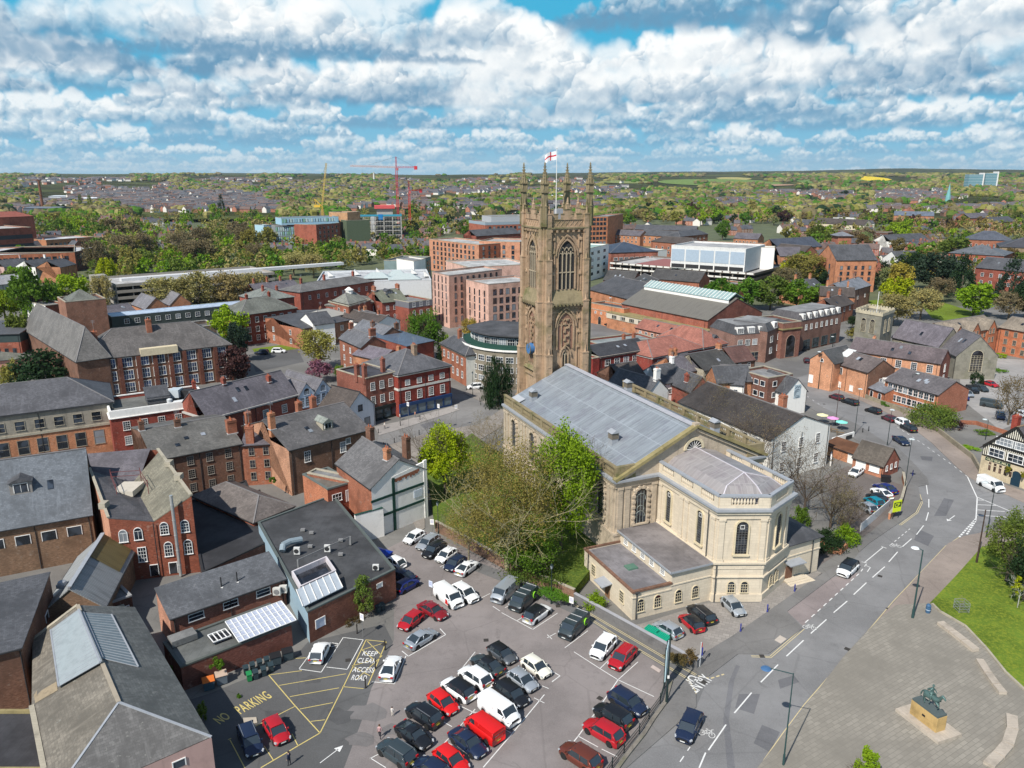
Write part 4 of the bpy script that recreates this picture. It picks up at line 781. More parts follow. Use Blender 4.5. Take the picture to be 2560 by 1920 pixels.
for i,(sx_,sy_) in enumerate(((-1,-1),(1,-1),(1,1),(-1,1))):
 b=U(ST_TG if i in (0,3)and False else ST_T);X,Y=TX+sx_*TH,TY+sy_*TH
 for (z0,z1,dp,wd) in ((0,13,1.9,1.55),(13,24,1.55,1.4),(24,35,1.2,1.3),(35,43.5,.95,1.2),(43.5,52.6,.7,1.1)):
  for ax_ in (0,1):
   m_=ST_T if ax_==0 else ST_TG;b.use(ST_TG if (i==1 and ax_==0)else ST_T)
   inset=.75
   if ax_==0:x0,x1=sorted((X,X+sx_*dp));y0,y1=sorted((Y-sy_*(inset-wd/2+.02),Y-sy_*(inset+wd/2)))
   else:y0,y1=sorted((Y,Y+sy_*dp));x0,x1=sorted((X-sx_*(inset-wd/2+.02),X-sx_*(inset+wd/2)))
   b.box(x0,y0,z0,x1,y1,z1)
   b.box(x0-.08,y0-.08,z1-.3,x1+.08,y1+.08,z1-.05)
   cxm,cym=(X+sx_*(dp-.2),(y0+y1)/2)if ax_==0 else ((x0+x1)/2,Y+sy_*(dp-.2))
   b.cbox(cxm,cym,z1-2.6,.42,.42,2.6);b.lathe((cxm,cym,z1),[(.34,0),(.30,.15),(.02,1.7)],4)
   for q in range(3):b.cbox(cxm,cym,z1-2.8-q*2.2,.55,.55,.35)
 b.cbox(X-sx_*.35,Y-sy_*.35,0,1.1,1.1,52.6)
 part('buttress',b,tower)
 b=U(ST_TG);px_,py_=X+sx_*.05,Y+sy_*.05
 for (ox,oy) in ((1,0),(-1,0),(0,1),(0,-1)):b.cbox(px_+ox*.68,py_+oy*.68,50,.34,.34,4.0);b.lathe((px_+ox*.68,py_+oy*.68,54),[(.28,0),(.2,.25),(.14,.5),(.03,1.8)],4);b.cbox(px_+ox*.68,py_+oy*.68,53.9,.5,.5,.14)
 b.cbox(px_,py_,50,.95,.95,6.6);b.cbox(px_,py_,56.6,1.45,1.45,.25);b.cbox(px_,py_,56.88,1.1,1.1,1.4);b.cbox(px_,py_,58.2,1.5,1.5,.22)
 for (ox,oy) in ((1,1),(-1,1),(1,-1),(-1,-1)):b.lathe((px_+ox*.5,py_+oy*.5,57.2),[(.16,0),(.16,1.2),(.2,1.3),(.02,2.0)],4)
 b.lathe((px_,py_,58.4),[(.62,0),(.42,1.2),(.22,2.6),(.08,3.5)],8)
 for k in range(6):
  rr=.60-.085*k
  for a in range(4):t=a*math.pi/2+math.pi/4;b.cbox(px_+rr*math.cos(t),py_+rr*math.sin(t),58.6+k*.56,.2,.2,.2)
 b.lathe((px_,py_,61.7),[(.08,0),(.26,.15),(.1,.3),(.2,.42),(.03,.8)],6);part('pinnacle',b,tower)
b=U(ST_T)
for T in faces:
 frieze(b,T,.9,FWd-.9,49.8,51.4,.25,1.0);b.T=T;b.box(.9,-.28,49.8,FWd-.9,-.02,50.0);b.use(ST_T).box(.9,-.12,50,FWd-.9,-.04,51.3)
 for (s0,s1,zt) in ((.9,1.9,53.4),(1.9,2.9,52.5),(3.6,4.1,52.5),(4.1,5.9,53.4),(5.9,6.4,52.5),(7.1,8.1,52.5),(8.1,9.1,53.4)):
  b.box(s0,-.26,51.4,s1,.0,zt-.15);b.use(ST_TG).box(s0-.08,-.34,zt-.15,s1+.08,.08,zt);b.use(ST_T)
 b.cbox(5,-.12,53.4,.55,.55,.9);b.lathe((5,-.12,54.3),[(.38,0),(.2,.2),(.22,.5),(.03,1.4)],6);b.T=None
part('battlements',b,tower)
b=U(LEADP);b.box(TX-TH+.1,TY-TH+.1,50.4,TX+TH-.1,TY+TH-.1,50.5);b.cbox(TX+1.8,TY+2.5,50.5,1.6,1.6,2.6);part('tower_roof',b,tower)
b=U(mp((.06,.17,.38),var=.15));T=faces[3];ctr=T @ Vector((FWd/2,-1.0,24.2));ax=(T.to_3x3() @ Vector((0,-1,0)))
b.tube(ctr-ax*.9,ctr+ax*.12,1.2,n=28);b.use(mp((.55,.42,.12),metal=.7,rough=.35))
e1_=T.to_3x3() @ Vector((1,0,0));ez=Vector((0,0,1))
for k in range(12):t=k*math.pi/6;dr_=e1_*math.sin(t)+ez*math.cos(t);b.beam(ctr+ax*.14+dr_*.88,ctr+ax*.14+dr_*1.1,.07,.05)
for t,l in ((R(5),1.0),(R(25),.65)):dr_=e1_*math.sin(t)+ez*math.cos(t);b.beam(ctr+ax*.17,ctr+ax*.17+dr_*l,.1,.05)
ring=[ctr+ax*.13+(e1_*math.sin(t)+ez*math.cos(t))*1.19 for t in np.linspace(0,2*math.pi,29)]
for p,q in zip(ring,ring[1:]):b.beam(p,q,.08,.08)
part('clock',b,tower)
Mx=Matrix.Translation(N0) @ Matrix.Rotation(CA,4,'Z');fp=Mx @ Vector((TX,TY,50.5))
b=U(WHITE);b.tube((0,0,0),(0,0,14.6),.10,.05,10);b.lathe((0,0,14.6),[(.05,0),(.16,.12),(.05,.26)],8);b.build('flagpole',label='tall white flagpole rising from the roof of the cathedral tower',cat='flagpole').location=fp
n,m_=22,12;W_,H_=2.7,1.7;b=MB();wf_=mp((.78,.78,.80),var=.1);rf_=mp((.55,.02,.04),var=.1);b.use(wf_).use(rf_)
def fpt(i,j):
 u=i/n*W_;v=j/m_*H_;return Vector((-.1-u*.86,.30*math.sin(u*2.2)*u/W_+.1*math.sin(v*2+u*3),14.2-v-u*u*.13-.1*math.sin(u*2.4)))
for off in (0,.03):
 for i in range(n):
  for j in range(m_):
   cross=(i in (10,11))or (j in (5,6));b.use(rf_ if cross else wf_);q=[fpt(i,j),fpt(i,j+1),fpt(i+1,j+1),fpt(i+1,j)];q=[p+Vector((0,off,0))for p in q];b.quad(*(q if off==0 else q[::-1]))
b.build('flag',smooth=False,label='white flag with a red cross flying from the pole on the cathedral tower',cat='flag').location=fp
BLUEP=mp((.30,.42,.50),var=.3);CORR=mat('corr',(.30,.31,.31));CORR_B=mat('corr',(.20,.165,.10));ST_G=mo((.30,.27,.22),streak=.5);RUBB=mk((.24,.15,.095),bump=.6)
PINKW=mr((.52,.34,.30));WH_W=mr((.90,.88,.84),streak=.15);GRN=mp((.015,.06,.045));ZINC=mat('sheet',(.34,.38,.42),roll=.5)
def W(face='f',n=3,rows=(1,4),w=1.0,h=1.6,**k):return dict(face=face,n=n,rows=rows,w=w,h=h,**k)
def bx(b,pt,s0,t0,z0,s1,t1,z1,m=None):
 if m:b.use(m)
 b.prism([p2(pt,s0,t0),p2(pt,s1,t0),p2(pt,s1,t1),p2(pt,s0,t1)],z0,z1)
def hall():
 V=lambda x,y,z:Vector((x+29.9,y-64.5,z));root=empty('slate_hall',(-29.9,64.5,0),'large slate and sheet roofed hall with long glass strips beside its ridge, bottom left','hall')
 E1,E2,R1,R2=V(-48.8,88.3,6),V(-29.9,64.5,6),V(-53.8,84.6,8.5),V(-39.6,66.2,8.7);Ls=[V(-58.0,81.5,5.7),V(-50.8,69.4,5.7),V(-44.2,60.4,5.7),V(-41.5,55.5,5.7)];z0=lambda p:Vector((p.x,p.y,0))
 w=MB()
 for p,q,m in ((E2,E1,B_BROWN),(Ls[3],E2,PINKW),(E1,Ls[0],RUBB),(Ls[0],Ls[1],RUBB),(Ls[1],Ls[2],RUBB),(Ls[2],Ls[3],RUBB)):w.use(m).quad(z0(p),z0(q),q,p)
 w.use(RUBB).poly([E1,R1,Ls[0]]);wo=w.bd('wall',root);d=(E2-Ls[3]).normalized();q=Ls[3].lerp(E2,.78);put_window(root,(q.x,q.y,4.2),math.atan2(d.y,d.x),1.1,.8,'bare')
 r=MB().use(ms((.125,.13,.125),lichen=.6));k=Vector((0,0,.06));R3=R2+(E2-Ls[3])*.12-Vector((0,0,.7));r.poly([E1+k,R1+k,R2+k,E2+k]);r.use(ms((.15,.145,.14),lichen=1.0)).poly([Ls[3]+k,E2+k,R2+k]);lm=ms((.185,.165,.135),lichen=.8);r.use(lm)
 r.poly([R1+k,Ls[0]+k,Ls[1]+k]);r.poly([R1+k,Ls[1]+k,R2+k]);r.poly([R2+k,Ls[1]+k,Ls[2]+k]);r.poly([R2+k,Ls[2]+k,Ls[3]+k]);r.use(mp((.36,.31,.24)));r.beam(R1+k,R2+k,.4,.2);r.use(LEADP).beam(R2+k,E2+k,.25,.12);r.beam(R2+k,Ls[3]+k,.22,.1);r.use(COPING).beam(R1+k,Ls[0]+k,.5,.25);r.beam(Ls[1],Ls[2],.5,.5);ro=r.bd('roof',root)
 for nm,side,f,m,t0,t1 in (('glazed_strip',lambda t:E1.lerp(E2,t),.50,mp((.17,.20,.215),rough=.25,var=.5),.10,.60),('glazed_strip',lambda t:Ls[0].lerp(Ls[1],min(1,t*1.5)),.62,mp((.30,.335,.345),rough=.3,var=.5),.08,.66)):
  b=U(m);P=lambda t,g:R1.lerp(R2,t).lerp(side(t),g)+Vector((0,0,.16));n=18;up=Vector((0,0,.32 if f>.6 else 0));P0_=P;P=lambda t,g:P0_(t,g)+up;b.poly([P(t0,0),P(t1,0),P(t1,f),P(t0,f)]);g=b.build(nm,parent=ro);b=U(LEADP);[b.beam(P(t0+(t1-t0)*i/n,.02),P(t0+(t1-t0)*i/n,f),.07)for i in range(n+1)];b.beam(P(t0,f),P(t1,f),.16);b.beam(P(t0,.03),P(t1,.03),.22);b.build('glazing_bars',parent=g)
 b=U(mp((.30,.24,.16),var=.8,ns=2));P=lambda t,g:R1.lerp(R2,t).lerp(Ls[0].lerp(Ls[1],min(1,t*1.5)),g)+Vector((0,0,.11));b.poly([P(.42,.64),P(.66,.64),P(.66,.95),P(.58,.97)]);b.bd('timber_panel',ro)
hall()
def shed_extra(root,pt,L,D,h,rise,ud,vd,org,ro):
 z=lambda s:h+.22+rise*(1-abs(2*s-1));b=U(mat('corr',(.19,.145,.06)))
 b.poly([pt(L*.5,D*.55,z(.5)),pt(L,D*.55,z(1)),pt(L,D,z(1)),pt(L*.5,D,z(.5))]);b.bd('rusty_sheeting',ro)
 b=U(LEADP);b.beam(pt(L/2,0,z(.5)+.05),pt(L/2,D,z(.5)+.05),.55,.12);b.cbox(*pt(L*.22,D*.22,0).xy,z(.22),1.1,1.1,.5);b.lathe(pt(L*.22,D*.22,z(.22)+.5),[(.6,0),(.5,.3),(.1,.45)],10);b.bd('roof_ventilator',ro)
 b=U(mk((.42,.14,.07)));q=pt(L*.5,-.06,h*.75);a=ud
 b.poly([q+a*(1.0*math.cos(t))+Vector((0,0,.9*math.sin(t)))for t in np.linspace(0,2*math.pi,16)[:-1]]);b.bd('bricked_window',root)
building('iron_roofed_shed','stone gabled workshop with a pale corrugated iron roof at the left',(105.6,1531),(257.5,1514),('p',80,1400),5.0,'g',3.0,wall=RUBB,rm=CORR,cat='workshop',extra=shed_extra)
building('workshop_annexe','small flat grey roofed annexe with cooling units beside the corrugated iron shed',(262,1513),(329,1489),6,3.2,'F',wall=B_DARK,rm=FELT_L,parapet=.12,coping=mp((.3,.3,.3)),cat='annexe',win=[W('f',2,(1.2,),.8,.7,style='bare')])
def dorm(s,t,w=2.0,dh=1.6,dp=2.4,wm=None,rmm=None,face='f',glz='barev'):
 def ex(root,pt,L,D,h,rise,ud,vd,org,ro):
  k=rise/(D/2);t0=t*D;z=h+k*t0;a=MB().use(wm or mp((.28,.26,.24)));s0=s*L
  a.prism([p2(pt,s0-w/2,t0),p2(pt,s0+w/2,t0),p2(pt,s0+w/2,t0+dp),p2(pt,s0-w/2,t0+dp)],z-.4,z+dh)
  a.use(rmm or SLATE);a.add([pt(s0-w/2-.2,t0-.3,z+dh),pt(s0+w/2+.2,t0-.3,z+dh),pt(s0,t0-.3,z+dh+.8),pt(s0-w/2-.2,t0+dp+.5,z+dh),pt(s0+w/2+.2,t0+dp+.5,z+dh),pt(s0,t0+dp+1.2,z+dh+.8)],[(0,1,2),(0,2,5,3),(1,4,5,2),(0,3,4,1)])
  dm=a.bd('dormer',ro);q=pt(s0,t0-.02,z+.35);put_window(dm,q,math.atan2(ud.y,ud.x),w*.6,dh*.7,glz,None,None)
 return ex
building('slate_warehouse','rough brick warehouse with a broad blue grey slate roof and one dark dormer',(-70,1332),(228.6,1281),15,8,'G',(85,1139),wall=RUBB,rm=ms((.13,.145,.165),lichen=.3),cat='warehouse',win=[W('f',4,(4.6,),1.9,1.5,style='bare')],extra=dorm(.42,.22,3.0,2.0,3.0))
def butterfly():
 A,B=G(295,1456),G(500.6,1430);V=Vector((-14.2,20.5,0));org=A.copy();root=empty('valley_roofed_block',org,'tall red brick block with an M shaped lichen stained roof and a steel flue','building')
 u=B-A;P=lambda s,t,z:u*s+V*t+Vector((0,0,z));w=MB()
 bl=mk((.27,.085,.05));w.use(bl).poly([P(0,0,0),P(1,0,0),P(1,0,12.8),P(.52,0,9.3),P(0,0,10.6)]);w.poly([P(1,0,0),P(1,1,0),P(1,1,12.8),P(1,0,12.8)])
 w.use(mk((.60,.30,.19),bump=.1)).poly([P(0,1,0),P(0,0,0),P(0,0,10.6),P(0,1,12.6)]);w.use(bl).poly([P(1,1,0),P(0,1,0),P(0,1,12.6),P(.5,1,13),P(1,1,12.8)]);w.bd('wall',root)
 r=MB().use(ms((.10,.095,.10)));r.slab([P(.0,0,10.7),P(.52,0,9.4),P(.52,.72,9.6),P(.0,.72,12.3)],.15);r.use(ms((.20,.185,.14),lichen=1.0));r.slab([P(.52,0,9.4),P(1,0,12.9),P(1,.95,12.9),P(.52,.72,9.6)],.15)
 r.use(SLATE_P).slab([P(0,.72,9.7),P(.60,.72,9.7),P(.9,1.0,13.2),P(0,1.0,13.2)],.15);ro=r.bd('roof',root)
 c=MB().use(COPING);c.beam(P(1,0,13),P(1,1,13),.45,.25);c.beam(P(0,0,10.8),P(0,.75,12.6),.4,.22);[c.cbox(*P(s_,t_,0).xy,z_-.2,1.0,1.4,.9)for s_,t_,z_ in ((1,.33,13),(1,.62,13),(0,.15,11.2))];c.bd('coping',root)
 c=MB().use(mp((.55,.50,.42)));c.cbox(*P(.40,.50,0).xy,10.0,3.4,4.2,.9);c.bd('roof_light',ro)
 c=MB().use(mp((.16,.05,.05)))
 for s_,t_ in ((.22,.38),(.62,.40),(.62,.66),(.24,.68)):
  q=P(s_,t_,10);c.beam(q,q+Vector((0,0,2.6)),.09)
 for z in (11.3,12.1):
  for a_,b_ in (((.22,.38),(.24,.68)),((.62,.40),(.62,.66)),((.24,.68),(.62,.66))):c.beam(P(*a_,z),P(*b_,z),.07)
 c.bd('roof_railing',ro)
 rz=math.atan2(u.y,u.x)
 for s_,z,h_ in ((.21,6.6,1.9),(.55,6.7,1.9),(.22,2.8,2.3),(.58,3.0,2.3)):put_window(root,P(s_*.52+.03,-.002,z),rz,1.05,h_,'archsash' if z>5 else 'geo')
 for s_,z,h_ in ((.63,7.1,1.9),(.88,7.1,1.9),(.65,3.4,2.3),(.89,3.4,2.3)):put_window(root,P(s_,-.002,z),rz,1.05,h_,'archgeo')
 for s_ in (.45,.68):put_window(root,P(s_,-.002,.4),rz,1.1,1.8,'bare',None,DARKG)
 c=MB().use(mp((.55,.56,.55),metal=.5,rough=.35));q=P(.765,-.02,0);c.tube(q+Vector((0,-.35,.2)),q+Vector((0,-.35,13.6)),.24,n=10);[c.tube(q+Vector((0,-.35,z)),q+Vector((0,-.35,z+.12)),.28,n=10)for z in (2,4.5,7,9.5,12)];c.bd('flue',root)
 c=MB().use(DARK);q=P(.5,-.01,0);c.tube(q+Vector((.1,-.1,.2)),q+Vector((.1,-.1,9.2)),.07,n=6);c.bd('drainpipe',root)
DARKG=mat('glass',(.010,.010,.012),blind=0)
butterfly()
building('brick_range','long dark brick range under a lichened slate roof behind the valley roofed block',(385,1150),(604,1108),('p',345,1065),9,'G',2.6,wall=B_BROWN,rm=ms((.13,.125,.115),lichen=.9),cat='terrace',win=[W('f',4,(1.2,4.0,6.7),1.05,1.6,style='geo',gm=DARKG,fm=mp((.30,.27,.23)))],chim=[(.42,.45,1.5,1.1,.9),(.97,.2,2.6,1.8,1.6,B_RED),(.02,.5,1.8,.9,1.2)])
building('brick_stair_block','narrow red brick block with a tall chimney between two slate roofed ranges',(604,1113),(686,1108),7,8.6,'M',1.2,wall=B_RED,rm=SLATE_P,win=[W('f',2,(1.2,3.8,6.4),.9,1.5,gm=DARKG,fm=mp((.30,.27,.23)))],chim=[(.25,.15,3.5,1.5,1.5),(.9,.9,2.6,.9,.9)])
building('dormered_slate_building','brown brick building with a big lichened slate roof, one square dormer and tall chimneys',(721.5,1124.4),(925,1072),('p',660,1052),9.5,'G',(770,1026),wall=mk((.23,.13,.085)),rm=ms((.12,.115,.115),lichen=1.0),win=[W('f',3,(6.1,),1.15,2.1,style='geo',m=(.1,.25),skip=((1,0),)),W('f',1,(7.6,),.9,1.1,m=(.62,.2),style='plain')],chim=[(.02,.35,3.2,1.1,1.1,B_ORANGE),(.05,.95,2.6,1.1,.9,B_RED),(.5,.62,2.3,1.0,1.3,B_RED),(.74,.72,2.8,1.1,1.2,B_RED)],wmats={'l':mk((.50,.27,.17))},extra=dorm(.56,.14,2.3,1.6,2.6,COPING,ms((.25,.27,.24))))  # left gable brick painted brighter for the sun on it
def beams(root,pt,L,D,h,rise,ud,vd,org,ro):
 b=U(GRN);a,c=root['wx'],root['wx2']
building('gabled_outbuilding','small red brick hipped outbuilding in the yard behind the orange flat roofed block',(634.7,1305),(734,1265),('p',600,1200),3.6,'H',2.4,wall=mk((.33,.10,.06)),rm=ms((.15,.13,.12),lichen=.7),cat='outbuilding',win=[W('f',3,(1.0,),.7,1.1,style='bare',gm=DARKG),W('l',2,(1.0,),.9,1.5,style='bare',gm=DARKG)])
def wg(root,pt,L,D,h,rise,ud,vd,org,ro):
 b=U(GRN);z=-.10
 for s in (.36,):b.prism([p2(pt,s*L,z),p2(pt,s*L+.6,z),p2(pt,s*L+.6,.02),p2(pt,s*L,.02)],0,9.8)
 for z0 in (3.4,6.6):b.prism([p2(pt,-.2,z),p2(pt,L-.4,z),p2(pt,L-.4,.01),p2(pt,-.2,.01)],z0,z0+.45)
 b.bd('wall_beam',root)
 b=U(WH_W);b.add([pt(.36*L,-.05,h),pt(L+.15,-.05,h),pt(L+.15,-.05,h+1.5),pt(.36*L,-.05,h+.6),pt(.36*L,.3,h),pt(L+.15,.3,h),pt(L+.15,.3,h+1.5),pt(.36*L,.3,h+.6)],[(0,1,2,3),(3,2,6,7),(5,4,7,6),(1,5,6,2),(0,3,7,4)]);b.prism([p2(pt,L-.5,-.12),p2(pt,L+.2,-.12),p2(pt,L+.2,.2),p2(pt,L-.5,.2)],0,h+1.7);b.bd('parapet',root)
 b=U(mp((.60,.66,.74),var=.1));q0,q1=L*.76,L*.92;b.prism([p2(pt,q0,-.08),p2(pt,q1,-.08),p2(pt,q1,.0),p2(pt,q0,.0)],4.6,6.0);b.bd('notice_board',root)
 b=U(B_RED);n=14
 random.seed(3)
 for k in range(16):s=L*(.40+.03*k);b.prism([p2(pt,s,-.055),p2(pt,s+.35,-.055),p2(pt,s+.35,.0),p2(pt,s,.0)],h-.3+.025*k-random.random()*.5,h+.1+.03*k)
 b.bd('bare_brick_patch',root)
building('white_gabled_house','house with a white painted end wall crossed by dark green beams',(928,1219),(1064,1172),(841,1156),9.4,'g',3.4,wall=WH_W,rm=ms((.14,.135,.135),lichen=.5),cat='house',wmats={'l':B_RED,'r':B_BROWN},chim=[(.42,.18,2.0,.9,1.1,B_ORANGE),(.9,.35,4.2,1.0,1.3,B_BROWN),(.62,.95,2.6,1.0,1.4,B_BROWN)],extra=wg)
put=W
building('flat_roofed_block','orange brick two storey block with a flat roof, white door and balcony',(818.5,1223),(884,1204),('p',750.5,1187),7.0,'F',wall=B_RED,rm=mat('felt',(.15,.13,.11)),coping=mp((.13,.15,.14)),parapet=.2,wmats={'l':mk((.50,.20,.11),bump=.1),'f':mk((.30,.085,.05))},win=[W('f',1,(4.3,1.0),1.7,1.3,style='three',m=(.12,.45)),W('f',1,(3.6,),.85,2.1,style='bare',m=(.62,.08),gm=WHITE,name='door')])  # left wall coloured as sunlit brick, front wall as shaded brick
building('rear_extension','low grey flat roofed extension between the orange block and the slate roof',(884,1206),(905,1194),('p',812,1160),7.4,'F',wall=B_RED,rm=FELT_L,parapet=.15,cat='extension')
building('black_flat_roof','low black flat roofed extension filling the yard behind the slate outbuilding',(505,1432),(676,1352),(470,1256),2.9,'F',wall=B_DARK,rm=mat('felt',(.038,.038,.042)),parapet=.1,coping=DARK,cat='extension')
wallrun('yard_wall',[G(891,1359),G(960,1339)],5.2,.4,WH_W,'white painted yard wall with a green beam below the gabled house',cap=GRN)
def plant(root,pt,L,D,h,rise,ud,vd,org,ro):
 def unit(s,t,n='cooling_unit',w=.9,d=.4,hh=1.1):
  b=U(mp((.62,.62,.60),var=.2));b.cbox(*pt(s,t,0).xy,h+.1,w,d,hh);b.use(DARK);q=pt(s,t,h+.1+hh/2);b.tube(q+Vector((-.05,-d/2-.01,0)),q+Vector((-.05,-d/2-.04,0)),.36,n=12);b.build(n,parent=ro)
 unit(7.5,12.5);unit(3.0,15.5);unit(12.3,2.0,hh=.8)
 b=U(mp((.26,.32,.36),rough=.4));pts=[pt(1.0,17.6,h+.4),pt(1.4,18.2,h+1.0),pt(2.6,18.4,h+1.0),pt(4.6,18.2,h+.7)]
 for p,q in zip(pts,pts[1:]):b.tube(p,q,.5,n=10)
 b.bd('duct',ro)
 b=U(GREY)
 for s,t in ((9,10),(5.5,16),(10.5,14),(7,20),(6,22)):b.cbox(*pt(s,t,0).xy,h+.05,.7,.5,.35)
 b.beam(pt(2,11.5,h+1.4),pt(11.5,11.8,h+1.4),.1);b.beam(pt(2,11.5,h),pt(2,11.5,h+1.4),.2);b.beam(pt(11.5,11.8,h),pt(11.5,11.8,h+1.4),.3)
 b.bd('pipework',ro)
 b=U(mr((.62,.58,.60)));s0=2.3
 for a_ in (((.5,5.2),(6.5,5.45)),((.5,9.8),(6.5,10.05)),((.5,5.45),(.75,9.8)),((6.25,5.45),(6.5,9.8))):b.prism([p2(pt,*a_[0]),p2(pt,a_[1][0],a_[0][1]),p2(pt,*a_[1]),p2(pt,a_[0][0],a_[1][1])],h-.1,h+.9)
 b.use(DARKG).poly([pt(.75,5.45,h+.08),pt(6.25,5.45,h+.08),pt(6.25,9.8,h+.08),pt(.75,9.8,h+.08)]);b.bd('light_well',ro)
 b=U(mp((.40,.45,.50),rough=.25));b.slab([pt(-.4,.9,h+.5),pt(6.0,.9,h+.5),pt(6.0,4.2,h+1.3),pt(-.4,4.2,h+1.3)],.1);b.use(WHITE);[b.beam(pt(-.4+k*1.07,.9,h+.56),pt(-.4+k*1.07,4.2,h+1.36),.1)for k in range(7)];b.bd('glazed_canopy',ro)
building('felt_roofed_hall','low brick hall with a wide black felt roof carrying ducts and cooling units',(769,1530),(988,1423),(645,1306),4.7,'F',wall=mk((.25,.10,.065)),rm=mat('felt',(.060,.062,.066)),parapet=.12,coping=mp((.10,.12,.115)),cat='hall',wmats={'l':BLUEP},extra=plant,win=[W('f',1,(1.6,),1.4,1.3,style='bare',m=(.02,.78),gm=mp((.55,.58,.68)),name='notice'),W('f',1,(3.0,),.9,.7,style='bare',m=(.72,.12),gm=WHITE,name='notice')])
def vents(root,pt,L,D,h,rise,ud,vd,org,ro):
 for s in (.48,.62):q=pt(s*L,2.0,h+.7);b=U(DARK);b.tube(q,q+Vector((0,0,1.5)),.09,n=6);b.use(WHITE).cbox(q.x,q.y,q.z-.1,.5,.5,.15);b.bd('vent_pipe',ro)
 for s in (.90,.96):b=U(mp((.60,.59,.55),var=.2));q=pt(s*L,-.7,0);b.cbox(q.x,q.y,2.6,1.05,.5,1.1);b.use(GREY);b.tube((q.x,q.y-.26,3.15),(q.x,q.y-.3,3.15),.4,n=12);b.bd('cooling_unit',root)
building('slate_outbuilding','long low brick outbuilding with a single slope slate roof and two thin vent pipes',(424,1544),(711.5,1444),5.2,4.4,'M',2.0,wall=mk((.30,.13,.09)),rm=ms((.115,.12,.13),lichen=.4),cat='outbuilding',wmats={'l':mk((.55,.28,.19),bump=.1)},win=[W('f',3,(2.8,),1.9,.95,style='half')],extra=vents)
def canopy(root,pt,L,D,h,rise,ud,vd,org,ro):
 b=U(mp((.42,.46,.56),rough=.2,var=.5));s0,s1=L*.50,L+.6;z0,z1=h+.45,h+1.25
 b.slab([pt(s0,-.3,z0),pt(s1,-.3,z0),pt(s1,D*.62,z1),pt(s0,D*.62,z1)],.06);b.use(FRAME)
 for k in range(12):s=s0+(s1-s0)*k/11;b.beam(pt(s,-.3,z0+.04),pt(s,D*.62,z1+.04),.10,.08)
 for k in range(6):t=-.3+(D*.62+.3)*k/5;z=z0+(z1-z0)*k/5+.05;b.beam(pt(s0,t,z),pt(s1,t,z),.08,.08)
 b.bd('polycarbonate_canopy',ro)
 b=U(FRAME);s0,s1=L*.33,L*.49;[b.beam(pt(s0,t,h+.4),pt(s1,t,h+.4),.12)for t in (1.9,3.9)];[b.beam(pt(s0+(s1-s0)*k/4,1.9,h+.4),pt(s0+(s1-s0)*k/4,3.9,h+.4),.1)for k in range(5)];b.use(DARKG).poly([pt(s0,1.9,h+.1),pt(s1,1.9,h+.1),pt(s1,3.9,h+.1),pt(s0,3.9,h+.1)]);b.bd('roof_light',ro)
 b=U(mat('felt',(.17,.17,.165)));b.prism([p2(pt,.5,4.6),p2(pt,3.6,4.6),p2(pt,3.6,6.4),p2(pt,.5,6.4)],h,h+.8);b.bd('roof_hatch',ro)
building('flat_roofed_store','low flat roofed store with a white gridded plastic canopy behind the wheeled bins',(452,1668),(728,1560),6.6,3.3,'F',wall=mk((.20,.075,.055)),rm=mat('felt',(.115,.12,.115)),parapet=.12,coping=mp((.10,.11,.10)),cat='store',extra=canopy)
building('corner_brick_store','dark red brick building with one small window at the far left edge',(-120,1660),(53.5,1616.5),(-20,1480),8,'M',1.0,wall=B_BROWN,rm=SLATE,win=[W('r',2,(4.5,),1.4,1.0,style='bare')])
building('dark_flat_annexe','dark flat roofed annexe with a mossy parapet, bottom left corner',(-90,1925),(112,1925),(-70,1775),4,'F',wall=B_BROWN,rm=mat('felt',(.045,.045,.05)),coping=LIC,parapet=.25,cat='annexe')
building('inner_yard_shed','low dark lean-to shed wedged between the workshops and the brick block',(180,1610),(335,1560),6,2.4,'F',wall=B_DARK,rm=FELT,cat='shed',parapet=.1)
building('classical_stone_building','long grey stone and orange brick office building with a broad hipped slate roof',(-110,1053),(281,1004),17,12.2,'H',(95,951),wall=ST_G,rm=ms((.105,.105,.115),lichen=.25),rw=8,cornice=mo((.20,.19,.17),streak=.6),band=[(B_ORANGE,0,7.2,.02),(COPING,7.2,7.7,.25)],win=[W('f',7,(8.5,),1.7,1.9,style='half',fm=COPING),W('f',7,(3.2,),1.9,3.0,style='half',fm=mo((.30,.26,.2)))])
def roofkit(root,pt,L,D,h,rise,ud,vd,org,ro):
 b=U(SLATE);s0=L*.40;b.prism([p2(pt,s0,4),p2(pt,s0+4.6,4),p2(pt,s0+4.6,8),p2(pt,s0,8)],h-.7,h+.9);b.slab([pt(s0-.2,3.8,h+.5),pt(s0+4.8,3.8,h+.5),pt(s0+4.8,8.4,h+2.4),pt(s0-.2,8.4,h+2.4)],.15);b.bd('stair_house',ro)
 b=U(mp((.50,.55,.58),rough=.35));q=pt(L*.72,6.5,h-.3);b.cbox(q.x,q.y,q.z,2.2,2.6,1.8);b.use(DARK);q=pt(L*.84,6,h-.5);b.cbox(q.x,q.y,q.z,2.4,2.0,1.6);b.bd('plant_box',ro)
 b=U(mp((.6,.62,.63),rough=.3));q=pt(L*.66,2.4,h-.5);b.tube(q,q+Vector((2.8,.6,.3)),.35,n=8);b.lathe(pt(L*.62,2.6,h-.6),[(.6,0),(.6,.9),(.2,1.1)],10);b.bd('duct',ro)
building('white_parapet_townhouse','deep red brick building with a scalloped white parapet and white window hoods',(273.4,1030),(518,996),13,11.4,'F',wall=mk((.29,.065,.045)),rm=mat('felt',(.13,.13,.12)),coping=WHITE,parapet=.8,band=[(WHITE,9.9,11.38,.08),(WHITE,9.75,9.9,.3)],cat='townhouse',win=[W('f',5,(6.9,3.6),1.25,1.85,style='geo',fm=WHITE)],extra=roofkit,chim=[(.96,.9,1.4)])
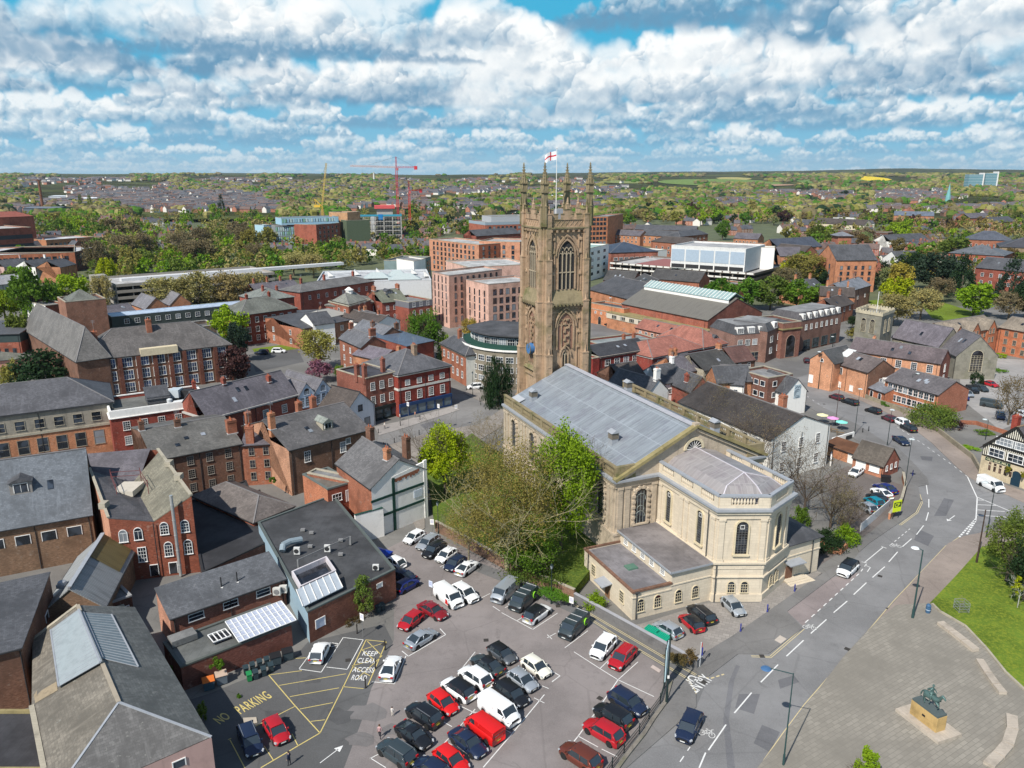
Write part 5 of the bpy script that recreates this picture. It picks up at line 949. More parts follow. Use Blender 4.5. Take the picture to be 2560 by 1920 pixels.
building('office_range','red brick range with a plain purple grey slate roof next to the white parapet',(520,1047),(744,986),12,9.3,'G',(620,945),wall=B_DEEP,rm=SLATE_P,cornice=mp((.45,.43,.40)),win=[W('f',4,(5.9,2.2),1.3,1.8,style='grid',fm=FRAME)],chim=[(.35,.5,1.3),(.8,.35,1.4)])
PBL=mr((.55,.63,.74))
for i,(a,b_) in enumerate([((747,990),(787,981)),((787,981),(828,971))]):
 building('gabled_studio',['left one of twin gabled studios with pale blue timber glazing','right one of twin gabled studios with pale blue timber glazing'][i],a,b_,15,9.0,'g',2.8,wall=PBL,rm=ms((.15,.145,.16),lichen=.2),cat='studio',group='twin gabled studios',band=[(B_DEEP,0,5.6,.04)],win=[W('f',3,(6.0,),.95,2.3,style='geo',fm=PBL,m=(.03,.03)),W('f',1,(8.9,),1.5,1.6,style='archgeo',fm=PBL)])
building('timbered_cottage','small white and black gabled cottage beside the Georgian shops',(864,1031),(936,1009),10,5.6,'g',4.0,wall=mr((.72,.74,.80)),rm=SLATE_B,cat='cottage',win=[W('f',2,(1.0,),1.6,1.7,style='plain',fm=DARK),W('f',1,(4.9,),1.2,1.4,style='plain',fm=DARK)],over=.5,ridgem=DARK)
SHOPB=mp((.015,.045,.13),rough=.4);SHOPK=mp((.012,.02,.02),rough=.4)
def shop(m,z1=3.6,n=4,d=.35):
 def ex(root,pt,L,D,h,rise,ud,vd,org,ro):
  b=U(m);F_=lambda s0,s1,y,z0,z1_:b.prism([p2(pt,s0,-y),p2(pt,s1,-y),p2(pt,s1,.02),p2(pt,s0,.02)],z0,z1_)
  F_(0,L,d+.15,z1-.8,z1);F_(0,L,d,0,.5)
  for k in range(n+1):s=L*k/n;F_(max(0,s-.2),min(L,s+.2),d,.5,z1-.8)
  sf=b.bd('shopfront',root);g=MB().use(mat('glass',(.02,.035,.045),blind=.2));g.quad(pt(.1,-d+.12,.5),pt(L-.1,-d+.12,.5),pt(L-.1,-d+.12,z1-.8),pt(.1,-d+.12,z1-.8));g.build('shop_window',parent=sf)
 return ex
building('georgian_shop','three storey brown red brick shop with a black shopfront and paired chimneys',(914,946),(991.6,929),13,11.6,'F',wall=mk((.27,.10,.07)),rm=mat('felt',(.05,.05,.06)),cat='shop',parapet=.5,win=[W('f',3,(8.2,4.6),1.15,1.9,style='geo')],extra=shop(SHOPK,3.6,4),chim=[(.02,.3,2.8,.9,1.2),(.02,.05,3.2,.9,1.0),(.85,.3,3.0,.9,1.0)])
building('corner_shop','three storey corner building with white cornice, hipped slate roof and blue shopfront',(994.5,938),(1126,912.7),17,11.2,'H',(1050,866),wall=mk((.27,.05,.035)),rm=ms((.12,.12,.13),lichen=.3),cornice=mr((.68,.64,.58)),cat='shop',band=[(mr((.62,.60,.55)),7.0,7.6,.1)],win=[W('f',4,(8.2,),1.25,1.3,style='geo'),W('f',4,(4.2,),1.3,2.1,style='geo')],extra=shop(SHOPB,3.5,6),chim=[(.55,.35,2.6,1.0,1.5,mk((.34,.24,.17)))])
building('tall_gabled_house','tall brown brick house with slate gable roof and big end chimney',(903,868),(964,857),(848,844),11.5,'g',2.6,wall=mk((.30,.12,.075)),rm=ms((.135,.135,.145),lichen=.3),cat='house',win=[W('l',3,(8.2,5.2,2.2),.8,1.5)],chim=[(.5,.03,2.2,2.0,.9),(.45,.92,2.0,1.4,.8)])
building('second_gabled_house','slate gabled brick house directly behind the tall gabled house',(952,842),(1010,833),18,10.8,'g',2.5,wall=B_BROWN,rm=ms((.16,.165,.18),lichen=.3),cat='house',chim=[(.75,.05,2.2,1.3,.9),(.3,.5,1.8,1.2,.9)])
building('low_slate_wing','low wing with a violet slate roof between the gabled house and corner shop',(950,900),(1010,886),12,9.6,'g',2.0,wall=B_ORANGE,rm=ms((.17,.15,.175),lichen=.2),cat='house',chim=[(.9,.1,2.0)])
building('metal_roofed_wing','dark blue metal roofed wing running back behind the corner shop',(1016,865),(1085,851),20,10.4,'M',1.0,wall=B_DEEP,rm=mat('sheet',(.09,.12,.165),roll=.6))
building('white_end_house','brick house with a blank white end wall beside the churchyard',(1165,889),(1214,881),(1101.5,858),9.3,'H',(1146,848),wall=mr((.74,.73,.66)),rm=SLATE,wmats={'l':B_RED},cat='house',win=[W('l',5,(5.9,2.0),1.0,1.9)],chim=[(.5,.6,2.4,1.0,1.0,B_RED)],cornice=mo((.3,.27,.22)))
def curved():
 cx,cy=G(1300,860,12).xy;r=17.5;h=11.2;root=empty('curved_office',Vector((cx,cy+10,0)),'curved stone faced office with a green balcony band left of the cathedral tower','office');C0=Vector((0,0,0))
 ang=[R(a)for a in np.linspace(175,285,12)];b=U(mo((.24,.21,.16)));pts=[(r*math.cos(a),r*math.sin(a))for a in ang]+[(12,4),(-10,10)];b.prism(pts,0,h);b.bd('wall',root)
 pp=[(x*1.03,y*1.03)for x,y in pts];b=U(WHITE);b.prism(pp,h,h+.4);b.use(GRN).prism([(x*.99,y*.99)for x,y in pts],h+.4,h+1.4);b.bd('balcony',root)
 pa=[(x*.85,y*.85)for x,y in pts];b=U(mp((.10,.10,.10)));b.prism(pa,h+.4,h+4.0);b.use(FELT).prism([(x*.92,y*.92)for x,y in pts],h+4.0,h+4.3);b.bd('attic',root)
 for i in range(1,11):
  a=(ang[i]+ang[i-1])/2;x,y=r*math.cos(a),r*math.sin(a)
  for z in (2.0,5.0,8.0):put_window(root,(x*.999,y*.999,z),a+math.pi/2,2.1,1.5,'three',FRAME)
  put_window(root,(x*.849,y*.849,h+1.3),a+math.pi/2,2.1,1.9,'three',FRAME)
 b=U(B_RED);b.cbox(4,-2,h+4.2,5,5,2.4);b.use(mat('sheet',(.20,.30,.28)));b.add([(1.2,-4.8,h+6.6),(6.8,-4.8,h+6.6),(6.8,.8,h+6.6),(1.2,.8,h+6.6),(4,-2,h+8.6)],[(0,1,4),(1,2,4),(2,3,4),(3,0,4)]);b.bd('roof_turret',root)
curved()
WL=mr((.80,.79,.74))
def school(root,pt,L,D,h,rise,ud,vd,org,ro):
 rz=math.atan2(ud.y,ud.x);b=U(mk((.16,.06,.04)))
 for s in (.045,.17,.29,.40,.505,.60,.71,.82,.93):q=s*L+1.9;b.prism([p2(pt,q,-.5),p2(pt,q+1.1,-.5),p2(pt,q+1.1,.02),p2(pt,q,.02)],0,h-.2)
 b.bd('pilaster',root)
 b=U(ST_LT);s0,s1=L*.37,L*.62;b.prism([p2(pt,s0,-.9),p2(pt,s1,-.9),p2(pt,s1,1.2),p2(pt,s0,1.2)],h-.4,h+1.6);b.bd('stone_attic',root)
building('old_school','large brick school with rows of white multi-pane windows and steep slate roof',(205,903),(577,861),17,11.0,'H',(400,810),wall=mk((.20,.10,.065)),rm=ms((.125,.115,.11),lichen=.35),rw=9,cat='school',win=[W('f',9,(8.0,4.4,.8),3.1,2.5,style='five',fm=WL,gm=mat('glass',(.02,.03,.06),blind=0),m=(.0,.03))],chim=[(.11,.40,3.2,1.4,1.6,B_RED),(.47,.40,3.2,1.4,1.6,B_RED)],extra=school)
building('school_wing','steep slate roofed wing at the left end of the brick school',(192,905),(275,893),('p',150,812),11.3,'H',8.5,wall=B_BROWN,rm=ms((.165,.155,.145),lichen=.4),cat='school')
building('fly_tower','tall windowless brick tower block with a flat top behind the school',(163,755),(264,746),15,17,'F',wall=mk((.30,.15,.10)),rm=FELT,cat='tower block',extra=lambda root,pt,L,D,h,rise,ud,vd,org,ro:MB().use(SLATE_G).add([pt(1.5,1.5,h-.5),pt(L-1.5,1.5,h-.5),pt(L-1.5,D-1,h-.5),pt(1.5,D-1,h-.5),pt(L/2,D/2,h+3.2)],[(0,1,4),(1,2,4),(2,3,4),(3,0,4)]).bd('pyramid_roof',ro)and None)
building('theatre_annexe','lower brick annexe with a white end wall left of the windowless tower',(113,764),(163,758),18,12.5,'F',wall=mk((.24,.085,.05)),rm=FELT_L,wmats={'l':WHITE},cat='annexe')
wallrun('garden_screen',[G(122,825,0),G(168,868,0)],3.2,.3,WHITE,'white garden screen wall with purple blossom near the windowless tower')
building('blue_roofed_range','long low range with a pale blue flat roof and a dark green window band',(278,792),(640,757),9,9.3,'F',wall=mp((.05,.065,.06)),rm=mat('sheet',(.42,.50,.60),roll=1.2),coping=mat('sheet',(.42,.50,.60),roll=1.2),parapet=.1,win=[W('f',13,(6.3,),1.6,1.6,style='sash')])
building('white_plant_terrace','concrete roof terrace with white plant units in front of the blue roofed range',(406,827),(540,812),12,8.0,'F',wall=mk((.20,.15,.12)),rm=mat('felt',(.10,.10,.10)),coping=mp((.45,.43,.40)),parapet=1.2)
building('slate_cottage','small brown slate roofed building between the windowless tower and blue roofed range',(268,785),(338,775),10,7.5,'G',2.4,wall=WH_W,rm=SLATE_P)
for i,(a,b_) in enumerate([((364,772),(420,766)),((425,762),(478,757))]):
 building('hipped_store',['front one of two pale grey hipped roofs below the budding trees','rear one of two pale grey hipped roofs below the budding trees'][i],a,b_,18,7.8,'g',4.0,wall=B_ORANGE,rm=ms((.19,.185,.20),lichen=.2),cat='store',group='two pale hipped roofs')
building('brick_mansion','three storey dark brick house with a green grey slate roof by the lawn',(600,789),(741,770),15,11.2,'H',(670,740),wall=mk((.22,.055,.035)),rm=SLATE_G,cat='house',rw=7,win=[W('f',6,(8.0,4.6,1.4),1.2,1.9)],chim=[(.3,.5,1.8),(.7,.5,1.8)])
building('steep_mansion_roof','hipped slate roof with tall brick chimneys behind the dark brick mansion',(648,752),(735,742),18,11.5,'H',3.6,wall=B_DEEP,rm=ms((.20,.215,.195),lichen=.3),cat='house',chim=[(.35,.4,2.2),(.75,.4,2.2)])
building('brick_villa','brown brick house with a dark lean-to roof and white bay windows',(756,822),(873,800),('p',728,777),7.6,'G',2.2,wall=mk((.25,.13,.085)),rm=SLATE,cat='house',wmats={'l':mk((.42,.17,.10))},win=[W('f',4,(4.4,1.2),1.3,1.7,style='grid'),W('l',3,(4.6,1.4),.9,1.7)],chim=[(.9,.4,1.8)])  # sunlight on the left wall is put into its brick colour
building('white_gable_cottage','white gabled cottage rising behind the dark lean-to roof',(748,800),(785,812),8,8.6,'g',3.2,wall=WHITE,rm=SLATE,cat='cottage')
building('pale_roof_house','house with a worn pale cement roof behind the white bays',(795,800),(868,784),10,8.5,'H',2.4,wall=WH_W,rm=mr((.36,.35,.32)),cat='house')
for i,(a,b_,l) in enumerate([((900,800),(938,794),'left white gabled house near the green tree'),((938,812),(1000,800),'right white gabled house near the green tree')]):
 building('white_house',l,a,b_,12,8,'g',2.4,wall=WHITE,rm=SLATE_B,cat='house',group='white gabled houses',win=[W('f',2,(4.4,),1.0,1.4)],chim=[(.5,.4,1.6,.8,.8,B_RED)])
building('low_shop_roofs','plain dark slate roof with small orange brick wall beside the white gabled houses',(868,790),(905,800),12,7.6,'G',2.0,wall=B_ORANGE,rm=SLATE,cat='shop',win=[W('f',1,(4.6,),1.6,1.6)],chim=[(.3,.5,1.6)])
building('parapet_bank','square red brick bank with stone cornice, hipped roof and white cupola',(822,752),(872,764),(876,738),12.2,'H',3.2,wall=mk((.36,.13,.08)),rm=ms((.22,.22,.19),lichen=.3),cornice=COPING,cat='bank',over=-1.2,rw=5,win=[W('f',3,(8.5,4.5),1.2,1.8)],extra=lambda root,pt,L,D,h,rise,ud,vd,org,ro:MB().use(WHITE).lathe(pt(L/2,D/2,h+rise-.6),[(1.4,0),(1.4,1.4),(1.8,1.5),(.3,2.6)],8).bd('cupola',ro)and None)
building('bank_range','brick range with stone band running right from the bank',(872,768),(958,750),12,10.8,'H',2.2,wall=B_DEEP,rm=ms((.20,.20,.18),lichen=.3),cornice=COPING,win=[W('f',6,(7.4,3.8),1.1,1.7)],chim=[(.45,.5,1.6),(.9,.5,1.6)])
building('long_slate_terrace','long grey slate roofed terrace with brick chimneys behind the bank',(750,731),(935,703),14,11.5,'H',2.6,wall=B_DEEP,rm=ms((.16,.155,.15),lichen=.3),cat='terrace',win=[W('f',8,(7.8,),1.1,1.7)],chim=[(.15,.5,2.2),(.45,.5,2.2),(.85,.5,2.2)])
building('gabled_green_roof','brick building with a mossy green slate roof and flat dormer near the shopping centre',(955,756),(1018,749),14,11.5,'G',3.8,wall=B_DEEP,rm=ms((.17,.18,.135),lichen=.3),win=[W('f',3,(8.2,4.6),1.1,1.7)],chim=[(.03,.5,1.6,.8,2.4,B_RED),(.97,.5,1.6,.8,2.4,B_RED)],extra=dorm(.5,.3,3.4,1.2,2.5))
building('grey_mansard_block','brick block with grey attic storey and tall end wall beside the pink flats',(1022,756),(1081,748),16,12,'F',wall=B_DEEP,rm=FELT_L,band=[(mp((.16,.16,.18)),9.6,12.0,.05)],win=[W('f',3,(10,6.6,3.4),1.1,1.7)])
SHC=mp((.58,.60,.62),var=.3)
building('shopping_centre','sprawling pale grey flat roofed shopping centre with glass lantern roofs',(790,706),(1078,700),45,10.5,'F',wall=SHC,rm=mat('felt',(.42,.43,.44)),coping=SHC,cat='shopping centre',extra=lambda root,pt,L,D,h,rise,ud,vd,org,ro:[ (lambda b,s,t,w,d:(b.use(mp((.42,.48,.48),rough=.3)),b.add([pt(s,t,h),pt(s+w,t,h),pt(s+w,t+d,h),pt(s,t+d,h),pt(s+w*.3,t+d/2,h+2.6),pt(s+w*.7,t+d/2,h+2.6)],[(0,1,5,4),(1,2,5),(2,3,4,5),(3,0,4)]),b.bd('glass_lantern',ro)))(MB(),s,t,w,d)for s,t,w,d in ((22,10,13,9),(34,3,16,9),(34,18,9,9))]and [ (lambda b,s,t:(b.use(WHITE),b.add([pt(s,t,h),pt(s+3,t,h),pt(s+3,t+4,h),pt(s,t+4,h),pt(s,t,h+2.6),pt(s,t+4,h+2.6)],[(0,1,4),(1,2,5,4),(3,0,4,5),(2,3,5)]),b.bd('roof_scoop',ro)))(MB(),s,t)for s,t in ((4,22),(17,26),(28,30),(46,26),(52,14))]and None)
building('back_slate_row','row of grey slate roofs with many brick chimneys left of the long terrace',(640,728),(750,716),12,10,'G',2.6,wall=B_RED,rm=SLATE_P,cat='terrace',chim=[(.1,.5,2),(.4,.5,2),(.7,.5,2),(.95,.5,2)])
WN=dict(fm=mp((.10,.07,.06)))
PK=mk((.70,.44,.35),bump=.08);PKD=mk((.62,.37,.28),bump=.08)  # pink brick, painted paler for sunlit left faces than for fronts
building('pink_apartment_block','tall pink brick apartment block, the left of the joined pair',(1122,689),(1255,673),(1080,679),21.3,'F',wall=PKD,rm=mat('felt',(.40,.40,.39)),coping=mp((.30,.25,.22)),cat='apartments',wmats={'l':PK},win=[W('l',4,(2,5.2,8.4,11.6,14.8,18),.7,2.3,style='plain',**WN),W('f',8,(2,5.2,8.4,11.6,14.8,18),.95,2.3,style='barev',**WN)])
building('front_pink_apartments','pink brick apartment block directly left of the cathedral tower',(1221,711),(1345,700),(1165,698.5),19.1,'F',wall=mk((.58,.35,.27),bump=.08),rm=mat('felt',(.40,.40,.39)),coping=mp((.30,.25,.22)),cat='apartments',wmats={'l':PK},win=[W('l',4,(2,5,8,11,14),.75,2.2,style='plain',**WN),W('f',7,(1.6,4.8,8,11.2,14.6),1.5,2.3,style='barev',**WN)])  # front painted deeper pink than the sunlit left face
building('rear_pink_wing','low pink rooftop wing joining the pink apartment blocks',(1170,668),(1330,660),30,20.6,'F',wall=PK,rm=mat('felt',(.42,.42,.41)),cat='apartments')
OB=mk((.57,.27,.165),bump=.08)
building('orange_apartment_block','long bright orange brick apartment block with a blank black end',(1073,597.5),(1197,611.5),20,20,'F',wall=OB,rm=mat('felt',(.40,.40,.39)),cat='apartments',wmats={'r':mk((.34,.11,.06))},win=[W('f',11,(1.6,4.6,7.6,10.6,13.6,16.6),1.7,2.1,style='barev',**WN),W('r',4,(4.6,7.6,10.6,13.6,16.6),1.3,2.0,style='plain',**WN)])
building('second_orange_block','orange brick block with flat roof between the orange apartments and the tower',(1198,602),(1300,605),24,21,'F',wall=OB,rm=mat('felt',(.38,.38,.37)),cat='apartments',win=[W('f',4,(4.6,7.6,10.6,13.6,16.6),1.7,2.1,style='plain',**WN)])
building('striped_office','red and grey banded office with stepped flat roofs behind the orange blocks',(1213,556),(1320,553),40,17,'F',wall=mk((.40,.13,.08),bump=.08),rm=FELT_L,cat='office',band=[(mp((.30,.36,.42)),14.4,17.0,.1)],win=[W('f',9,(10.5,6.5,2.5),2.5,2.4,style='plain',**WN)])
building('striped_office_attic','pale set back attic of the banded office left of the tower',(1228,541),(1320,539),25,22,'F',wall=mp((.40,.42,.44)),rm=FELT_L,cat='office')
building('grey_roof_flats','long dark roofed flats just in front of the banded office',(1190,590),(1300,583),16,15,'G',4,wall=B_DEEP,rm=SLATE,cat='apartments')
building('white_cube_building','white walled cube building with a multicoloured panelled side',(991,646),(1034,653),(991+30,640),15,'F',wall=WHITE,rm=FELT_L)
building('panelled_building','grey green panelled building right of the white cube',(1034,653),(1077,641),18,13.5,'F',wall=mp((.18,.24,.24),var=.6,ns=.3),rm=FELT_L,win=[W('f',8,(2,5.5,9),1.6,2.6,style='plain',fm=mp((.35,.40,.18)))])
def slabframe():
 P0,P1=G(940,612+0,0),G(1006,611,0);L,D_=(P1-P0).length,26.0;org=P0;u=(P1-P0).normalized();v=Vector((-u.y,u.x,0));CON=mp((.42,.40,.37),var=.5)
 root=empty('concrete_frame_building',org,'half built grey concrete frame with blue edge netting and a red topped core','building site');pt=lambda s,t,z:u*s+v*t+Vector((0,0,z))
 S0=-22
 b=MB()
 for k in range(6):bx(b,pt,S0,0,k*4.0,L,D_,k*4.0+.6,CON)
 bx(b,pt,S0,0,24.0,L,D_,24.7);b.bd('floor_slab',root)
 b=U(CON)
 for s in np.linspace(0,L-.9,4):
  for t in (0,8.4,16.8,D_-.9):bx(b,pt,s,t,0,s+.9,t+.9,24)
 for s in np.linspace(S0,-4,4):
  for t in (0,D_-.9):bx(b,pt,s,t,0,s+.5,t+.9,24)
 b.bd('column',root)
 b=MB();bx(b,pt,-3.4,-.2,0,-.3,6,25,mp((.50,.50,.49),var=.3));bx(b,pt,2,8,0,16,20,31,mp((.34,.33,.31),var=.5));b.bd('core',root)
 b=MB();bx(b,pt,S0-.3,-.3,24.7,L+.3,-.1,26.3,mp((.05,.30,.42)));bx(b,pt,L+.1,-.1,24.7,L+.3,D_,26.3);bx(b,pt,3.2,-.5,21.5,7,-.2,26.5,mp((.01,.20,.50)));b.bd('edge_netting',root)
 b=MB();bx(b,pt,0,6,31,18,22,33.6,mp((.62,.10,.10),var=.5));b.bd('formwork_deck',root)
 b=U(mp((.3,.3,.28)));
 for s in np.linspace(S0,L,18):b.beam(pt(s,-1.2,0),pt(s,-1.2,24 if s>0 else 19),.16)
 for z in range(3,24,4):b.beam(pt(S0,-1.2,z),pt(L,-1.2,z),.14)
 b.bd('scaffolding',root)
slabframe()
def panels(cols,n,rows_,fw=1.5,fh=2.2):
 def ex(root,pt,L,D,h,rise,ud,vd,org,ro):
  rs=random.Random(5);b=MB()
  for zi in rows_:
   for i in range(n):
    s=L*(i+.15)/n;m=mp(rs.choice(cols),var=.2);bx(b,pt,s,-.12,zi-.9,s+L/n*.7,.01,zi+fh,m)
  b.bd('cladding_panel',root)
 return ex
BG=[(.30,.48,.58),(.42,.58,.64),(.22,.42,.30),(.50,.62,.60)]
building('colourful_flats','red brick and sky blue panelled apartment block left of the concrete frame',(790,562),(849,557),30,22,'F',wall=mk((.36,.11,.07)),rm=FELT_L,cat='apartments',win=[W('f',5,(1.6,4.9,8.2,11.5,14.8,18.1),1.7,2.0,style='plain',fm=mp((.6,.5,.42)))])
building('blue_top_flats','long sky blue topped storey above the colourful flats',(703,545),(846,541),18,27,'F',wall=mp((.33,.52,.64),var=.3),rm=FELT_L,base=21.5,cat='apartments',extra=panels(BG,22,(24,)),win=[W('f',16,(23.5,),1.6,2.2,style='plain',**WN)])
building('green_panelled_flats','front wing of flats with green and blue striped panels',(688,566),(765,564),22,20.5,'F',wall=mp((.24,.26,.28)),rm=FELT_L,cat='apartments',extra=panels(BG,14,(2,6,10,14,17.5)),win=[W('f',11,(2,6,10,14,17.5),1.6,2.2,style='plain',**WN)])
building('low_panelled_flats','lower blue fronted wing at the left end of the colourful flats',(659,592),(745,592),16,11,'F',wall=mp((.32,.30,.30)),rm=B_DEEP,cat='apartments',extra=panels(BG,12,(3,7)),win=[W('f',10,(3,7),1.6,2.2,style='plain',**WN)])
building('blue_stair_tower','narrow pale blue tower at the left edge of the colourful flats',(659,563),(678,562),14,20,'F',wall=mp((.38,.56,.66)),rm=FELT_L,cat='apartments',win=[W('f',3,(8,12,16),1.4,2.0,style='plain',**WN)])
building('green_netted_tower','dark green netted block between the colourful flats and concrete frame',(846,548),(866,551),20,24,'F',wall=mp((.10,.13,.08),var=.5),rm=GREY)
building('tan_office','tan brick block behind the concrete frame',(868,531),(900,529),20,30,'F',wall=mk((.52,.30,.16)),rm=GREY)
def crane(name,label,base,h,jib,back,ang,col,luff=None,px=None,w=1.8):
 root=empty(name,base,label,'crane');m=mp(col,var=.2,rough=.5);b=U(m)
 def lattice(b,a,e,w,n,th=.22):
  a,e=Vector(a),Vector(e);d=(e-a).normalized();x=d.cross(Vector((0,0,1))if abs(d.z)<.9 else Vector((0,1,0))).normalized()*w/2;y=x.cross(d).normalized()*w/2
  for sx_,sy_ in ((1,1),(1,-1),(-1,-1),(-1,1)):b.beam(a+x*sx_+y*sy_,e+x*sx_+y*sy_,th)
  cs=[(1,1),(1,-1),(-1,-1),(-1,1)]
  for k in range(n):
   p,q=a.lerp(e,k/n),a.lerp(e,(k+1)/n)
   for i in range(4):c0,c1=cs[i],cs[(i+1) % 4];b.beam(p+x*c0[0]+y*c0[1],q+x*c1[0]+y*c1[1],th*.6);b.beam(q+x*c0[0]+y*c0[1],q+x*c1[0]+y*c1[1],th*.6)
 lattice(b,(0,0,0),(0,0,h),w,int(h/w/1.1));b.bd('mast',root)
 d=Vector((math.cos(ang),math.sin(ang),0))
 if luff is None:
  b=U(mp((.55,.42,.42))) ;lattice(b,Vector((0,0,h+.8)),d*jib+Vector((0,0,h+2.2)),1.5,int(jib/1.8),.36);b.bd('jib',root)
  b=U(m);lattice(b,Vector((0,0,h+.8)),-d*back+Vector((0,0,h+.8)),1.2,8,.2);b.bd('counter_jib',root)
  b=U(mp((.55,.04,.05)));q=-d*back;b.cbox(q.x,q.y,h-1.6,3,3,3.6);b.bd('counterweight',root)
  b=U(m);lattice(b,(0,0,h),(0,0,h+11),1.1,7,.2);b.bd('apex',root)
  b=U(DARK);b.beam((0,0,h+11),d*jib*.62+Vector((0,0,h+2.8)),.12);b.beam((0,0,h+11),-d*back*.9+Vector((0,0,h+1.5)),.12);b.beam(d*jib*.75+Vector((0,0,h+1)),d*jib*.75+Vector((0,0,h-16)),.08);b.bd('cable',root)
  b=U(mp((.5,.12,.12)));b.cbox(1.2,-1.2,h-2.4,2,2,2.4);b.bd('cab',root)
 else:
  e=Vector((jib[0],0,h+jib[1]));b=U(mp((.60,.42,.10)));lattice(b,Vector((0,0,h)),e,1.5,22,.24);b.bd('jib',root)
  b=U(m);b.beam((0,0,h),(-9,0,h+9),.8);b.beam((-9,0,h+9),(-7,0,h),.5);b.cbox(-6,0,h-1,8,3,2.6);b.bd('counter_jib',root);b=U(DARK);b.beam((-9,0,h+9),e,.15);b.bd('cable',root)
b1=G(997,585,0);hh1=HT(997,585,420);crane('tower_crane','tall red tower crane with a long pale jib pointing left',b1,hh1,47,20,R(180),(.50,.02,.06))
b2=G(1026,583,0);crane('tower_crane','shorter bright red tower crane right of the tall one',b2,HT(1026,583,478),14,14,R(215),(.62,.03,.03))
b3=G(808,560,0);crane('luffing_crane','yellow luffing crane with a steep raised jib',b3,HT(808,560,516),(8.5,HT(808,560,408)-HT(808,560,516)),0,0,(.72,.45,.05),luff=1)
def decks(name,label,A,B,D_,h,n,white=False,dz=2.9,ramp=None):
 P0,P1=G(*A,h),G(*B,h);P0.z=P1.z=0;L=(P1-P0).length;u=(P1-P0)/L;v=Vector((-u.y,u.x,0));root=empty(name,P0,label,'car park');pt=lambda s,t,z:u*s+v*t+Vector((0,0,z));CON=mp((.33,.30,.26)if not white else (.30,.27,.24),var=.5)
 for k in range(n):
  z=h-k*dz;b=MB();bx(b,pt,0,0,z-1.3,L,.25,z,CON if not white else mp((.16,.13,.11)));bx(b,pt,0,.25,z-1.3,.25,D_,z);bx(b,pt,L-.25,.25,z-1.3,L,D_,z);bx(b,pt,0,D_-.25,z-1.3,L,D_,z);bx(b,pt,.25,.25,z-1.3,L-.25,D_-.25,z-1.0,mat('felt',(.40,.39,.38))if k==0 else CON)
  if white:
   nn=int(L/4.4)
   for i in range(nn):s=L*(i+.1)/nn;bx(b,pt,s,-.25,z-.95,s+L/nn*.8,.0,z-.1,mr((.74,.72,.68)))
  b.bd('deck',root)
  b=MB();b.use(DARK)
  for i in range(int(L/7)+1):s=min(L-.6,i*7);bx(b,pt,s,.4,z-dz,s+.5,.9,z-1.3,CON)
  b.bd('column',root)
 b=MB();bx(b,pt,.5,3,0,L-.5,D_-.5,h-1.4-0,mp((.02,.02,.02)));b.bd('dark_interior',root);return root,pt,L  # near-black block stands in for the shade between the decks
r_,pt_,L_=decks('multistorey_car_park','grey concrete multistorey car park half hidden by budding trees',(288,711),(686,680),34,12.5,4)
b=MB();bx(b,pt_,-9,-1,0,-3,6,17,mp((.33,.31,.26),var=.5));b.build('stair_tower',parent=r_)
b=MB();bx(b,pt_,6,16,11.4,120,20,12.9,mp((.62,.62,.62)));b.build('ramp_wall',parent=r_)
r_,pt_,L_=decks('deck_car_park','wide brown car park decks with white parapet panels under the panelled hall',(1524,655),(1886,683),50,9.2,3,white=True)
b=MB();bx(b,pt_,14,6,8.35,48,44,8.5,mp((.30,.12,.11),var=.5));b.build('red_deck_surface',parent=r_)
def boxhall(root,pt,L,D,h,rise,ud,vd,org,ro):
 b=MB();m=mp((.36,.44,.53),var=.4)
 for k in range(5):s=L*(k+.04)/5;bx(b,pt,s,-.15,13.0,s+L/5*.9,.01,19.6,m)
 b.bd('blue_panel',root)
 b=U(DARK);bx(b,pt,.6,-.08,9.3,L-.6,.01,11.4,DARK);b.bd('open_undercroft',root)  # flat dark strip stands in for the shade of the undercroft
 b=MB()
 for k in range(6):s=(L-.6)*k/5;bx(b,pt,s,-.3,9,s+.6,.02,12,WHITE)
 b.bd('column',root)
building('panelled_hall','big white box hall with five pale blue panels on top of the car park',(1679,613),(1865,622.5),(1735,603),21.5,'F',wall=mr((.66,.66,.65),streak=.6),rm=mat('felt',(.36,.36,.36)),coping=WHITE,cat='hall',extra=boxhall,base=9)
building('white_stair_tower','plain white slab tower at the right end of the panelled hall',(1903,618),(1937,619),10,20.5,'F',wall=WHITE,rm=FELT_L,cat='tower')
building('hall_link_block','grey link block between the panelled hall and white slab tower',(1886,632),(1908,632),30,17,'F',wall=mp((.32,.30,.28)),rm=FELT_L)
building('round_white_office','white banded office just right of the cathedral tower',(1470,622),(1522,610),22,19,'F',wall=WHITE,rm=mp((.30,.42,.38)),cat='office',win=[W('f',3,(3,7,11,15),3.6,1.5,style='three',fm=GREY)])
building('navy_roof_office','office with a broad navy blue hipped roof behind the decks',(1526,632),(1645,628),32,12,'H',5,wall=mk((.40,.15,.10)),rm=ms((.055,.075,.11),lichen=.0),cat='office',win=[W('f',8,(3,7),2.5,1.8,style='three')])
building('white_link_hall','white walled hall in front of the navy roofed office',(1580,622),(1635,627),14,11,'F',wall=WHITE,rm=FELT_L,cat='hall',win=[W('f',5,(7,),3.2,2.0,style='plain')])
building('orange_office_tower','six storey orange brick office just right of the tower top',(1470,542),(1520,541),(1512,535),26,'F',wall=mk((.56,.22,.11)),rm=FELT_L,cat='office',win=[W('f',5,(3,7,11,15,19,22.6),2.4,2.2,style='plain',**WN)])
building('dark_gabled_office','dark brick gabled block right of the orange office',(1523,556),(1553,549),26,20,'G',3,wall=mk((.24,.08,.055)),rm=SLATE_G,cat='office')
